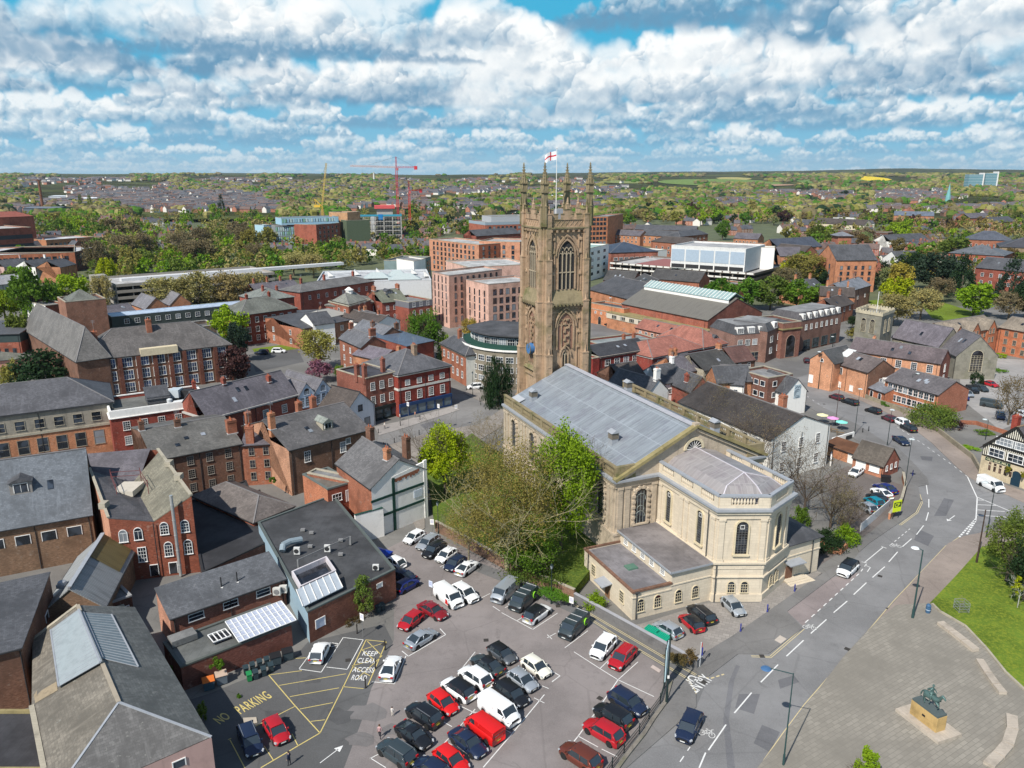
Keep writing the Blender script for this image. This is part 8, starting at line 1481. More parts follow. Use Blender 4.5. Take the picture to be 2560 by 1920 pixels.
for (x0,x1,yt,l) in [(2420,2458,436,'left slab of the blue green glass hospital tower'),(2462,2493,433,'right slab of the blue green glass hospital tower')]:
 Y=2600;A=Vector(((x0-1280)/F*(Y*cP+8),Y,0));B_=Vector(((x1-1280)/F*(Y*cP+8),Y,0));h=HC-(yt-437.0)/F*Y*.98-0;z0=th(A.x,A.y)
 building('glass_tower_block',l,tuple(A),tuple(B_),25,h,'F',wall=mp((.10,.25,.30),var=.4,ns=.08),rm=FELT_L,cat='tower block',coping=WHITE,band=[(mp((.45,.55,.58)),z,z+1.2,.2)for z in np.arange(8,h-2,5)],extra=lambda root,pt,L,D,hh,rise,ud,vd,org,ro:MB().use(WHITE).prism([p2(pt,L-4,-.6),p2(pt,L,-.6),p2(pt,L,D),p2(pt,L-4,D)],0,hh+5).bd('stair_tower',root)and None)
b=MB();b.box(-13000,-400,-8,13000,13500,260);hz_m=bpy.data.materials.new('haze');hz_m.use_nodes=True;hn=NT(hz_m.node_tree);ho=hn.node('ShaderNodeOutputMaterial');hv=hn.node('ShaderNodeVolumePrincipled');hv.inputs['Color'].default_value=(.74,.88,1.0,1);hv.inputs['Density'].default_value=HAZE;hv.inputs['Anisotropy'].default_value=.2;hn.l.new(hv.outputs[0],ho.inputs['Volume']);b.mats=[hz_m]
b.build('haze',kind='stuff',label='thin blue air over the far land',cat='haze')
TYRE=mp((.02,.02,.02));RIM=mp((.42,.43,.44),metal=.7,rough=.35);CGL=mp((.028,.04,.05),rough=.05,spec=1.0,var=.1);LAMP=mp((.40,.42,.44),rough=.1,var=.1);TAIL=mp((.42,.01,.015),rough=.2,var=.1);PLW=mp((.70,.70,.66),var=.1);PLY=mp((.62,.52,.08),var=.1);BLK=mp((.02,.02,.022),rough=.5)
def prof(t,pts):
 for (a,za),(b_,zb) in zip(pts,pts[1:]):
  if t<=b_:f=(t-a)/max(1e-6,b_-a);f=f*f*(3-2*f)*.5+f*.5;return za+(zb-za)*f
 return pts[-1][1]
CT=dict(hatch=(4.1,1.78,[(0,.55),(.04,.66),(.20,.83),(.30,.88),(.9,.93),(1,.84)],(.22,.42,.84,.985),1.47,.32,.88),sedan=(4.75,1.84,[(0,.54),(.04,.64),(.22,.82),(.30,.87),(.78,.94),(.95,.93),(1,.80)],(.25,.42,.67,.87),1.44,.33,.78),suv=(4.6,1.90,[(0,.68),(.03,.82),(.20,.97),(.28,1.0),(.9,1.05),(1,.96)],(.22,.38,.86,.99),1.68,.37,.90),estate=(4.75,1.82,[(0,.55),(.04,.66),(.20,.83),(.28,.88),(.92,.92),(1,.86)],(.22,.39,.87,.985),1.48,.33,.90),coupe=(4.6,1.85,[(0,.60),(.04,.72),(.26,.88),(.32,.93),(.8,.98),(.96,.96),(1,.84)],(.26,.44,.66,.91),1.38,.34,.72),van=(4.7,1.92,[(0,.78),(.04,1.0),(.15,1.20),(.2,1.28),(1,1.34)],(.13,.27,.99,1.0),1.90,.34,.97),bigvan=(5.0,1.98,[(0,.85),(.03,1.05),(.12,1.3),(.16,1.38),(1,1.42)],(.11,.24,.99,1.0),2.02,.35,.97))
_CP={}
def car_proto(kind):
 if kind in _CP:return _CP[kind]
 L,Wd,belt,(f0,f1,r1,r0),H,wr,rr_=CT[kind];van='van' in kind;hw=Wd/2;N=44;wx=(L*.185,L*.80);body=MB().use(BLK);secs=[]
 for i in range(N+1):
  t=i/N;x=t*L;zt=prof(t,belt);taper=1-(.10 if van else .26)*max(0,1-t/.13)**2.2-(.04 if van else .16)*max(0,1-(1-t)/.10)**2.2;w=hw*taper;zb=.22+.10*max(0,1-t/.06)+.08*max(0,1-(1-t)/.06)
  for q in wx:
   d=abs(x-q)
   if d<wr+.06:zb=max(zb,math.sqrt((wr+.06)**2-d*d)+wr*.95)
  hood=zt+.035;secs.append([(x,-w*.93,zb),(x,-w,zb+.16 if zb<.4 else zb+.02),(x,-w,(zb+zt)/2+.08),(x,-w*.975,zt-.12),(x,-w*.87,zt-.01),(x,-w*.45,hood),(x,0,hood+.02),(x,w*.45,hood),(x,w*.87,zt-.01),(x,w*.975,zt-.12),(x,w,(zb+zt)/2+.08),(x,w,zb+.16 if zb<.4 else zb+.02),(x,w*.93,zb)])
 vs=[p for s in secs for p in s];m=13;body.add(vs,[(i*m+j,i*m+j+1,(i+1)*m+j+1,(i+1)*m+j)for i in range(N)for j in range(m-1)]+[tuple(range(m)),tuple(N*m+j for j in range(m-1,-1,-1))])
 me_b=body.mesh('body',True)
 zb0=prof(f0,belt)+.03;wB,wT=hw*.90,hw*(.90 if van else rr_*.90+.02);zr=H
 A=[(f0*L,wB),(f1*L,wT*.97),(r1*L,wT*.97),(r0*L,wB)];zs=[zb0-.05,zr-.05,zr-.04,prof(r0,belt)]
 g=MB().use(CGL);bot=[(f0*L,-wB,zs[0]),(f0*L,wB,zs[0]),(r0*L,wB,zs[3]),(r0*L,-wB,zs[3])];top=[(f1*L,-wT,zs[1]),(f1*L,wT,zs[1]),(r1*L,wT,zs[2]),(r1*L,-wT,zs[2])]
 g.add(bot+top,[(0,4,5,1),(1,5,6,2),(2,6,7,3),(3,7,4,0)]);me_g=g.mesh('windows')
 r=MB().use(BLK);n=8;T_=[]
 for i in range(n+1):
  t=i/n;x=(f1+(r1-f1)*t)*L+(-.10 if i==0 else .06 if i==n else 0);z=zr-.05+.06*math.sin(math.pi*min(1,max(0,t*.9+.08)));T_+=[(x,-wT*1.0,z-.03),(x,-wT*.8,z+.035),(x,0,z+.055),(x,wT*.8,z+.035),(x,wT*1.0,z-.03)]
 r.add(T_,[(i*5+j,(i+1)*5+j,(i+1)*5+j+1,i*5+j+1)[::-1]for i in range(n)for j in range(4)]);r.add([(T_[0][0],T_[0][1],T_[0][2]),(T_[4][0],T_[4][1],T_[4][2]),(T_[-1][0],T_[-1][1],T_[-1][2]),(T_[-5][0],T_[-5][1],T_[-5][2])],[(3,2,1,0)])
 for sg in (-1,1):
  r.beam((f0*L,sg*wB,zs[0]),(f1*L,sg*wT,zs[1]),.09,.09);r.beam((r0*L,sg*wB,zs[3]),(r1*L,sg*wT,zs[2]),.16 if not van else .1,.12)
  for q in ([.5]if not van else [.36]):x0,x1=(f1+(r1-f1)*q+.02)*L,(f1+(r1-f1)*q)*L;r.beam((x0,sg*wB*1.005,prof(x0/L,belt)),(x1,sg*wT*1.01,zr-.05),.10,.05)
  if van:
   x0=(f1+.12)*L;zz=prof(.6,belt);r.add([(x0,sg*(wB+.015),zz-.1),(r0*L,sg*(wB+.015),zz-.1),(r1*L,sg*(wT+.015),zr-.03),(x0,sg*(wT+.015),zr-.03)],[(0,1,2,3)if sg<0 else (3,2,1,0)])
  elif kind in ('hatch','suv','estate'):xq=r0*L-.55;r.add([(xq,sg*(wB+.01),prof(.95,belt)-.05),(r0*L,sg*(wB+.01),zs[3]-.02),(r1*L+.02,sg*(wT+.01),zr-.04),(r1*L-.14,sg*(wT+.01),zr-.04)],[(0,1,2,3)if sg<0 else (3,2,1,0)])
 if van:r.add([(r0*L+.01,-wB,1.0),(r0*L+.01,wB,1.0),(r1*L+.02,wT,zr-.04),(r1*L+.02,-wT,zr-.04)],[(0,1,2,3)])
 me_r=r.mesh('roof',True)
 ty=MB().use(TYRE);ty.lathe((0,0,0),[(wr*.62,-.11),(wr,-.11),(wr,.11),(wr*.62,.11)],16);ty.T=None;me_t=ty.mesh('tyre');me_t.transform(Matrix.Rotation(R(90),4,'X'))
 rm_=MB().use(RIM);rm_.lathe((0,0,0),[(wr*.60,-.10),(wr*.55,-.125),(.05,-.09)],14);[rm_.beam((.03*math.cos(a),.03*math.sin(a),-.12),(wr*.57*math.cos(a),wr*.57*math.sin(a),-.12),.05,.03)for a in np.linspace(0,2*math.pi,6)[:-1]];me_m=rm_.mesh('rim');me_m.transform(Matrix.Rotation(R(-90),4,'X'))
 hl=MB().use(LAMP).add([(.05,0,0),(.42,.10,.12),(.42,-.12,.16),(.02,-.28,.10),(.02,-.28,0),(.05,0,-.04)],[(5,4,3,2,1,0)]);h1=MB().use(LAMP);h1.add([(.03,-.16,0),(.03,.18,0),(.30,.18,.02),(.30,-.22,.02),(.06,-.15,.12),(.08,.16,.12),(.34,.15,.15),(.34,-.18,.16)],[(0,1,5,4),(4,5,6,7),(3,0,4,7),(1,2,6,5)]);tl=MB().use(TAIL);tl.box(-.10,-.15,0,.03,.15,.26 if van or kind=='suv' else .16)
 mi=MB().use(BLK);mi.box(-.06,-.11,0,.10,.11,.13);pw=MB().use(PLW);pw.box(-.01,-.26,0,.01,.26,.11);py_=MB().use(PLY);py_.box(-.01,-.22,0,.01,.22,.09)
 gr=MB().use(BLK);gr.box(-.012,-.5,0,.03,.5,.26)
 _CP[kind]=(me_b,me_g,me_r,me_t,me_m,h1.mesh('headlight'),tl.mesh('tail_light'),mi.mesh('wing_mirror'),pw.mesh('number_plate'),py_.mesh('number_plate'),gr.mesh('grille'),wx);return _CP[kind]
CARC=dict(white=(.82,.83,.83),cream=(.78,.76,.66),red=(.62,.012,.012),crimson=(.40,.012,.02),maroon=(.22,.012,.02),black=(.010,.012,.016),navy=(.012,.022,.055),darkblue=(.01,.02,.14),blue=(.02,.12,.38),silver=(.46,.50,.54),grey=(.13,.145,.16),teal=(.0,.20,.28),brown=(.20,.055,.035),darkgrey=(.035,.05,.058),lblue=(.15,.38,.52),yellow=(.75,.55,.02),plum=(.10,.02,.03))
def car(kind,px,col,label,ang=None,to=None,roof=None,group=None,simple=False,z=.02,extra=None):
 P=G(px[0],px[1]);
 if to:q=G(*to);ang=math.atan2(q.y-P.y,q.x-P.x)
 else:ang=R(ang)
 me_b,me_g,me_r,me_t,me_m,hl,tl,mi,pw,pyl,gr,wx=car_proto(kind);L,Wd,belt,_,H,wr,_2=CT[kind];P.z=z;fs=1.05
 m=mat('paint',CARC[col],**({'metal':.5} if col in ('silver','grey','brown','lblue')else {}));root=empty('van' if 'van' in kind else 'car',P,label,'van' if 'van' in kind else 'car',group or ('vehicles parked in the car park' if P.y<112 and P.x<22 else None),ang+math.pi);root.scale=(fs,)*3
 off=Vector((-L/2,0,0));o=link('body',me_b,root,off);setmat(o,m);link('windows',me_g,root,off);o2=link('roof',me_r,root,off);setmat(o2,m if not roof else mat('paint',CARC[roof]))
 for x in wx:
  for sg in (-1,1):w_=link('wheel',me_t,root,off+Vector((x,sg*(Wd/2-.12),wr)));link('rim',me_m,w_,(0,0,0),0 if sg>0 else math.pi)
 if not simple:
  zh=belt[1][1]-.14
  for sg in (-1,1):link('headlight',hl,root,off+Vector((.07,sg*Wd*.35,zh)),sg*R(24));link('tail_light',tl,root,off+Vector((L-.02,sg*Wd*.38,zh+(.18 if 'van' not in kind else .1))));x0=CT[kind][3][0]*L+.35;m_=link('wing_mirror',mi,root,off+Vector((x0,sg*(Wd/2+.06),belt[3][1]-.02)));setmat(m_,m)
  link('grille',gr,root,off+Vector((.0,0,zh-.18)));link('number_plate',pw,root,off+Vector((-.02,0,.42)));link('number_plate',pyl,root,off+Vector((L+.01,0,.62)))
 if extra:extra(root,off,L,Wd,H,m)
 return root
def glassroof(f=(.45,.62)):
 def ex(root,off,L,Wd,H,m):b=U(CGL);b.box(f[0]*L,-Wd*.27,H+.0,f[1]*L,Wd*.27,H+.025);b.bd('sunroof',root).location=off
 return ex
def rails(root,off,L,Wd,H,m):
 b=U(RIM);[b.beam((.42*L,s*Wd*.35,H+.05),(.88*L,s*Wd*.35,H+.05),.05)for s in (-1,1)];b.bd('roof_rail',root).location=off
def ladder(root,off,L,Wd,H,m):
 b=U(mp((.6,.6,.6),metal=.4));[b.beam((x*L,-Wd*.42,H+.1),(x*L,Wd*.42,H+.1),.06)for x in (.38,.62,.92)];b.bd('roof_bar',root).location=off
 b=U(mp((.25,.60,.03)));y=Wd/2+.01
 for s in (-1,1):
  c=[(L*.78+.42*math.cos(t),s*(y+.0),1.15+.48*math.sin(t))for t in np.linspace(.6,5.4,12)];[b.beam(p,q,.16,.04)for p,q in zip(c,c[1:])]
 b.bd('green_emblem',root).location=off
def checks(root,off,L,Wd,H,m):
 for k,(mm,r_) in enumerate(((BLK,0),(mp((.8,.8,.8)),1))):
  b=U(mm)
  for i in range(4):
   for j in range(9):
    if (i+j) % 2==r_:b.box(L*.50+i*.17,-.76+j*.17,H+.012,L*.50+i*.17+.17,-.76+j*.17+.17,H+.022)
  b.bd('chequered_sticker',root).location=off
def redflash(root,off,L,Wd,H,m):
 b=U(mat('paint',CARC['red']));[b.add([(L*.22,s*(Wd/2+.012),.45),(L*.38,s*(Wd/2+.012),.45),(L*.36,s*(Wd/2+.012),1.2),(L*.28,s*(Wd/2+.012),1.2)],[(0,1,2,3)if s<0 else (3,2,1,0)])for s in (-1,1)];b.bd('red_door_panel',root).location=off
Cc=car
Cc('hatch',(1036,1352),'white','white hatchback at the foot of the white gabled house wall',to=(1012,1366));Cc('estate',(1070,1365),'silver','blue grey estate car second from the white wall',to=(1048,1380));Cc('suv',(1086,1385),'black','black people carrier third from the white wall, under the twigs',to=(1060,1402));Cc('hatch',(1116,1398),'white','white hatchback between two black cars by the churchyard wall',to=(1095,1412));Cc('hatch',(1138,1418),'navy','small dark blue car squeezed by the slender budding tree',to=(1118,1432));Cc('coupe',(1168,1428),'white','white coupe at the end of the row below the churchyard wall',to=(1195,1408))
Cc('hatch',(985,1414),'white','white car mostly hidden behind the felt roofed hall corner',to=(965,1405),simple=True);Cc('sedan',(1003,1448),'navy','navy car behind the corner of the felt roofed hall',to=(980,1440));Cc('hatch',(1018,1472),'darkblue','dark blue hatchback poking out from the felt roofed hall corner',to=(1040,1460))
Cc('sedan',(1082,1536),'maroon','dark red saloon nose to nose with the lighter red hatchback',to=(1110,1552));Cc('hatch',(1028,1562),'crimson','crimson hatchback parked tail in beside the dark red saloon',to=(1002,1582));Cc('bigvan',(1122,1505),'white','white van with a bright red front door panel',to=(1152,1528),extra=redflash);Cc('suv',(1162,1494),'white','white estate with a dark glass roof beside the white and red van',to=(1190,1512),extra=glassroof())
Cc('sedan',(1053,1606),'silver','silver saloon parked along the white kerb line',to=(1085,1586));Cc('coupe',(977,1680),'white','white coupe right of the painted words KEEP CLEAR',to=(990,1648));Cc('hatch',(801,1640),'white','white hatchback in the service yard bay',to=(815,1612))
Cc('bigvan',(1262,1492),'silver','silver grey van with a stained roof beside the dark tradesman van',to=(1240,1512));Cc('bigvan',(1308,1512),'darkgrey','dark van with roof bars and green emblem, left of its twin',to=(1285,1532),extra=ladder);Cc('suv',(1343,1545),'white','white two door off-roader with a black glass roof',to=(1366,1528),roof='black');Cc('bigvan',(1434,1580),'darkgrey','dark van with roof bars and green emblem, right of its twin',to=(1412,1600),extra=ladder)
Cc('suv',(1508,1630),'white','white off-roader with a black sunroof by the alley',to=(1488,1652),extra=glassroof());Cc('suv',(1556,1656),'crimson','dark red off-roader with roof rails beside the white one with sunroof',to=(1534,1678),extra=rails)
Cc('hatch',(1255,1645),'grey','grey car with black roof at the top of the double row',to=(1285,1666),roof='black');Cc('sedan',(1218,1672),'darkgrey','dark grey saloon behind the grey black roofed car',to=(1192,1655),roof='black');Cc('suv',(1188,1705),'white','white crossover in the left line of the double row',to=(1160,1686));Cc('suv',(1145,1735),'white','white crossover with a black roof in the left line',to=(1118,1716),roof='black')
Cc('hatch',(1108,1768),'red','bright red hatchback between white crossover and black estate',to=(1135,1790));Cc('suv',(1060,1800),'black','black estate with bright roof rails below the red hatchback',to=(1030,1780),extra=rails);Cc('coupe',(1035,1850),'black','black coupe between the black estate and dark green estate',to=(1065,1872));Cc('suv',(992,1895),'darkgrey','dark green grey estate at the lower left end of the double row',to=(962,1875),extra=rails);Cc('hatch',(1080,1935),'navy','navy car cut by the bottom edge of the car park',to=(1050,1915))
Cc('hatch',(1340,1678),'cream','cream hatchback at the top right of the double row',to=(1368,1698));Cc('hatch',(1306,1712),'silver','silver hatchback with black chequered roof strip',to=(1334,1732),extra=checks);Cc('estate',(1278,1745),'black','old black estate between chequered hatchback and big white van',to=(1306,1766));Cc('bigvan',(1248,1792),'white','large plain white van in the right line of the double row',to=(1282,1816));Cc('van',(1210,1835),'red','bright red small van in the middle of the double row',to=(1180,1812));Cc('sedan',(1170,1868),'navy','dark navy saloon below the bright red van',to=(1200,1892));Cc('hatch',(1128,1912),'red','bright red hatchback cut by the bottom edge',to=(1156,1934))
Cc('suv',(1568,1768),'navy','navy people carrier at the top of the column by the railings',to=(1595,1785));Cc('suv',(1532,1802),'black','black saloon between the navy carrier and red crossover',to=(1505,1785));Cc('suv',(1508,1842),'crimson','bright red crossover with muddy sills by the railings',to=(1478,1824));Cc('suv',(1450,1905),'brown','copper brown off-roader at the bottom of the column',to=(1420,1885),extra=glassroof((.42,.5)))
Cc('hatch',(692,1838),'crimson','crimson hatchback in a yellow lined bay of the service yard',to=(714,1872));Cc('estate',(626,1862),'navy','black estate in the yellow lined bay left of the crimson hatchback',to=(643,1905),extra=rails)
GF='cars on the cathedral forecourt'
Cc('hatch',(1668,1585),'silver','silver hatchback beside the green pallets on the forecourt',to=(1640,1568),z=.14,group=GF);Cc('hatch',(1727,1568),'crimson','red car with black roof on the cathedral forecourt',to=(1705,1548),roof='black',z=.14,group=GF);Cc('estate',(1752,1546),'black','black estate with roof rails on the cathedral forecourt',to=(1728,1526),extra=rails,z=.14,group=GF);Cc('hatch',(1832,1528),'silver','silver hatchback parked against the apse windows',to=(1850,1545),z=.14,group=GF)
Cc('suv',(1722,1830),'navy','dark blue off-roader driving towards the bottom of the picture',to=(1706,1862));Cc('suv',(2118,1432),'white','white off-roader with a black roof parked in the road bay',to=(2092,1456),roof='black');Cc('bigvan',(2476,1222),'white','white van passing the timbered pub',to=(2505,1236))
GL='cars in the lower car park'
Cc('hatch',(2139,1188),'white','white hatchback parked alone below the brick hut',to=(2118,1202),group=GL);Cc('sedan',(2212,1228),'darkblue','royal blue saloon at the back of the lower car park',to=(2185,1216),group=GL);Cc('coupe',(2203,1240),'white','white coupe between the royal blue and black cars',to=(2178,1226),group=GL);Cc('hatch',(2190,1252),'black','black hatchback third in the lower car park row',to=(2165,1238),group=GL);Cc('hatch',(2184,1262),'teal','turquoise hatchback beside the silver one at the white fence',to=(2160,1248),group=GL);Cc('hatch',(2166,1276),'silver','silver hatchback nearest the white fence',to=(2142,1262),group=GL)
GR_='cars parked along the curving road'
for k_,p,c,t,l,r_ in [('hatch',(2090,998),'plum',(2072,992),'plum coloured hatchback first in the roadside row',None),('estate',(2124,1010),'black',(2100,1002),'long black estate second in the roadside row',None),('hatch',(2182,1032),'black',(2160,1025),'black hatchback third in the roadside row',None),('hatch',(2222,1052),'plum',(2206,1045),'plum car with silver flanks fourth in the roadside row','plum'),('suv',(2252,1062),'white',(2232,1052),'white crossover fifth in the roadside row',None),('estate',(2270,1076),'black',(2248,1064),'black estate at the near end of the roadside row',None),('sedan',(2252,1108),'navy',(2275,1122),'navy saloon driving round the bend towards the pub',None),('hatch',(2010,876),'black',(1998,878),'black hatchback waiting outside the arcade',None),('hatch',(2038,866),'white',(2020,868),'white car with black roof outside the arcade','black'),('hatch',(2060,861),'blue',(2045,864),'bright blue hatchback outside the arcade',None),('hatch',(2016,906),'plum',(2012,898),'plum car turning at the junction',None)]:Cc(k_,p,c,l,to=t,roof=r_,group=GR_,simple=p[1]<950)
for k_,p,c,t,l in [('suv',(1516,814),'black',(1500,810),'black car in the street right of the cathedral tower'),('hatch',(1555,822),'silver',(1545,818),'silver car beside the yellow van'),('bigvan',(1578,824),'yellow',(1568,820),'bright yellow van beside the red tiled rear wing'),('suv',(1188,972),'white',(1172,973),'white off-roader beside the blank white end wall'),('suv',(697,882),'white',(712,882),'white car in the small yard by the back lawn'),('suv',(655,886),'navy',(640,886),'dark car in the small yard by the back lawn'),('hatch',(2160,637),'black',(2160,650),'first dark car queueing on the far road'),('hatch',(2165,646),'plum',(2165,655),'second dark car queueing on the far road'),('hatch',(2178,630),'black',(2178,640),'dark car in the other lane of the far road'),('van',(2186,653),'black',(2186,662),'dark van on the far road'),('van',(2173,669),'lblue',(2172,680),'first light blue taxi on the far road'),('van',(2162,682),'lblue',(2150,690),'second light blue taxi on the far road')]:Cc(k_,p,c,l,to=t,simple=True,group='cars far off in the streets')
GE='cars in the right hand car park'
for k_,p,c,t,l in [('sedan',(2475,965),'crimson',(2500,972),'red saloon at the back of the right hand car park'),('estate',(2452,976),'darkgrey',(2472,984),'dark grey estate next to the red saloon'),('suv',(2430,980),'black',(2450,990),'black estate beside the ivy in the right hand car park'),('hatch',(2418,990),'silver',(2434,998),'silver hatchback right of the brick office gable'),('hatch',(2408,998),'darkblue',(2420,1006),'blue car half hidden by the white board'),('bigvan',(2478,1018),'darkgrey',(2500,1022),'dark van under the budding tree in the right car park'),('hatch',(2500,1046),'navy',(2505,1060),'dark blue car near the pub chimney'),('hatch',(2556,1042),'white',(2575,1048),'white car cut by the right edge')]:Cc(k_,p,c,l,to=t,simple=True,group=GE)
def person(px,face,top,legs,label,skin=(.55,.36,.27),hair=(.05,.03,.02),stride=.0,arms=.1,z=.02,hold=None):
 P=G(*px);P.z=z;me=bpy.data.meshes.new('person');V=[];E_=[];Rr=[]
 def v(x,y,zz,r):V.append((x,y,zz));Rr.append(r);return len(V)-1
 def ch(a,*p):
  for q in p:i=v(*q);E_.append((a,i));a=i
  return a
 pel=v(0,0,.95,.15);ab=ch(pel,(0,0,1.12,.135),(0,0,1.30,.155),(0,0,1.44,.12));nk=ch(ab,(0.0,0,1.52,.055));hd=ch(nk,(.02,0,1.60,.085),(.015,0,1.69,.098),(.0,0,1.76,.07))
 for sg in (-1,1):
  s=sg*stride;ch(pel,(0.0,sg*.10,.88,.095),(s*.22+.02,sg*.11,.50,.065),(s*.42-.03*abs(s),sg*.11,.09,.042),(s*.42+.13,sg*.12,.04,.04))
  a=-s*.5+arms;w_=ch(ab,(0,sg*.19,1.40,.065),(a*.12-.03,sg*.24,1.13,.045),(a*.42+.06,sg*.24,.90,.030),(a*.48+.09,sg*.235,.83,.036))
  for k in range(4):o_=(k-1.5)*.02;ch(w_,(a*.5+.10+o_,sg*.235,.775,.011),(a*.52+.115+o_,sg*.228,.735+abs(k-1.5)*.008,.009))
  ch(w_,(a*.48+.13,sg*.205,.81,.012),(a*.48+.145,sg*.19,.785,.010))
 me.from_pydata(V,E_,[]);o=bpy.data.objects.new('tmp',me);COL.objects.link(o);md=o.modifiers.new('s','SKIN');sv=me.skin_vertices[0].data
 for i,r in enumerate(Rr):sv[i].radius=(r,r)
 sv[0].use_root=True;o.modifiers.new('u','SUBSURF').levels=1;m2=bpy.data.meshes.new_from_object(o.evaluated_get(bpy.context.evaluated_depsgraph_get()));COL.objects.unlink(o);bpy.data.objects.remove(o)
 ms_=[mp(skin,var=.1),mp(top,var=.3),mp(legs,var=.3),BLK];m2.materials.clear();[m2.materials.append(m)for m in ms_]
 for p in m2.polygons:c=p.center;p.material_index=0 if c.z>1.50 or (abs(c.y)>.17 and c.z<.92)else 1 if c.z>.93 else 3 if c.z<.1 else 2;p.use_smooth=True
 q=G(*face);ang=math.atan2(q.y-P.y,q.x-P.x);m2.name='person';root=link('person',m2,None,P,ang,label=label,cat='person');b=U(mp(hair));b.lathe((-.012,0,1.66),[(.105,0),(.115,.06),(.10,.12),(.04,.16)],10);b.build('hair',parent=root,smooth=True);b=U(mp((.25,.12,.09)));b.box(.108,-.03,1.625,.118,.03,1.635);b.use(BLK);[b.box(.10,s-.012,1.70,.116,s+.012,1.715)for s in (-.035,.035)];b.use(ms_[0]);b.box(.09,-.014,1.65,.135,.014,1.69);[b.box(-.015,s-.008,1.66,.02,s+.008,1.71)for s in (-.105,.105)];b.bd('face',root)
 if hold:b=U(mp(hold));b.cbox(.12,.30,.62,.28,.10,.3);b.bd('bag',root)
 return root
person((981,1791),(985,1740),(.70,.66,.62),(.66,.60,.52),'child in pale clothes standing alone in the car park',z=.02).scale=(.72,)*3
person((950,1846),(965,1800),(.50,.30,.30),(.02,.02,.03),'person in a checked pink shirt and dark trousers walking between bays',stride=.6,hair=(.10,.05,.03))
person((724,1914),(700,1905),(.02,.03,.06),(.03,.03,.04),'person in dark navy clothes standing at the bottom of the service yard',stride=.15)
person((962,1073),(930,1080),(.62,.58,.54),(.05,.05,.07),'person in a pale top walking past the black shopfront',stride=.6,z=.12)
person((1000,1051),(1030,1045),(.50,.47,.45),(.12,.12,.13),'person in grey standing at the black shop door',z=.12)
person((1038,1045),(1060,1040),(.42,.22,.16),(.15,.16,.20),'person with a bag walking past the blue shopfront',stride=.5,z=.12,hold=(.5,.3,.15))
person((1997,872),(2010,880),(.05,.05,.05),(.05,.05,.06),'person in black outside the stone archway',z=.12);person((1992,876),(1980,880),(.60,.60,.60),(.08,.08,.12),'person in a white top outside the stone archway',z=.12)
POLE=mp((.02,.035,.035),rough=.4);POLE2=mp((.03,.07,.07),rough=.4);SGN=mp((.62,.68,.80),var=.15)
def lamp(base,top,label,arm=None,m=POLE2,r=.085,head=(.55,.6,.6),hd=.0,group='tall street lamps',extra=None,hl=1.2):
 P=G(*base);h=HT(base[0],base[1],top[1]);root=empty('street_lamp',P,label,'street lamp',group);b=U(m);b.tube((0,0,0),(0,0,1.4),r*1.5,r*1.4,10);b.tube((0,0,1.4),(0,0,h),r,r*.6,10);b.bd('pole',root)
 a=R(arm if arm is not None else 180);d=Vector((math.cos(a),math.sin(a),0));b=U(m);b.tube((0,0,h-.1),d*hl+Vector((0,0,h+.15)),.05,n=6);b.bd('arm',root);b=U(mp(head,var=.1,rough=.3));q=d*(hl+.45)+Vector((0,0,h+.05))
 b.lathe(q,[(.12,.18),(.42,.1),(.55,0),(.40,-.10),(.1,-.16)][::-1],12);b.bd('lantern',root)
 if extra:extra(root,h)
 return root
lamp((2281,1546),(2307,1375),'tall green street lamp with a white lantern between plaza and footpath',arm=150,r=.13,head=(.75,.76,.76),hl=.5);lamp((1958,1914),(1984,1683),'tall green street lamp with a blue disc lantern on the plaza kerb',arm=165,head=(.06,.14,.28),hl=2.2)
lamp((2260,1232),(2279,1105),'street lamp at the corner of the lower car park',arm=60,m=POLE,r=.08);lamp((2217,1120),(2228,1030),'street lamp near the brick hut',arm=60,m=POLE,r=.08);lamp((2136,1088),(2152,975),'black lamp post in front of the pub terrace',arm=60,m=POLE,r=.08,hl=.3);lamp((2465,1345),(2492,1215),'lamp post at the mouth of the side road',arm=120,m=POLE,r=.08);lamp((2272,1010),(2280,936),'lamp post standing in front of the brick office',arm=20,m=POLE,r=.07);lamp((2463,1100),(2470,1050),'lamp post in the pub garden',arm=160,m=POLE,r=.06,hl=.3);lamp((2045,973),(2056,880),'lamp post before the tall orange gable end',arm=180,m=POLE,r=.07,hl=.3);lamp((1920,880),(1928,812),'lamp post by the corner arcade building',arm=180,m=POLE,r=.07,hl=.3);lamp((2081,868),(2082,843),'lamp post beside the blue hatchback',arm=90,m=POLE,r=.07,hl=.3);lamp((1528,822),(1532,745),'lamp post in the street right of the tower',arm=180,m=POLE,r=.08,hl=.3);lamp((1665,815),(1672,770),'lamp post in front of the market arcade',arm=180,m=POLE,r=.08,hl=.3)
def oldlamp(base,top,label,r=.07):
 P=G(*base);h=HT(base[0],base[1],top)-.9;root=empty('lantern_post',P,label,'street lamp','old style lantern posts');b=U(POLE);b.tube((0,0,0),(0,0,1.1),r*1.7,r*1.3,8);b.tube((0,0,1.1),(0,0,h),r,r*.7,8);b.bd('pole',root);b=U(mp((.30,.33,.36),rough=.15));b.lathe((0,0,h),[(.12,0),(.24,.5)],4);b.use(POLE).lathe((0,0,h+.5),[(.27,0),(.10,.22),(.03,.4)],4);b.bd('lantern',root)
oldlamp((1182,990),928,'old style black lantern post beside the white off-roader');oldlamp((1096,1334),1252,'old style black lantern post at the end of the white gabled house');oldlamp((1378,1510),1408,'old style black lantern post beside the alley wall')
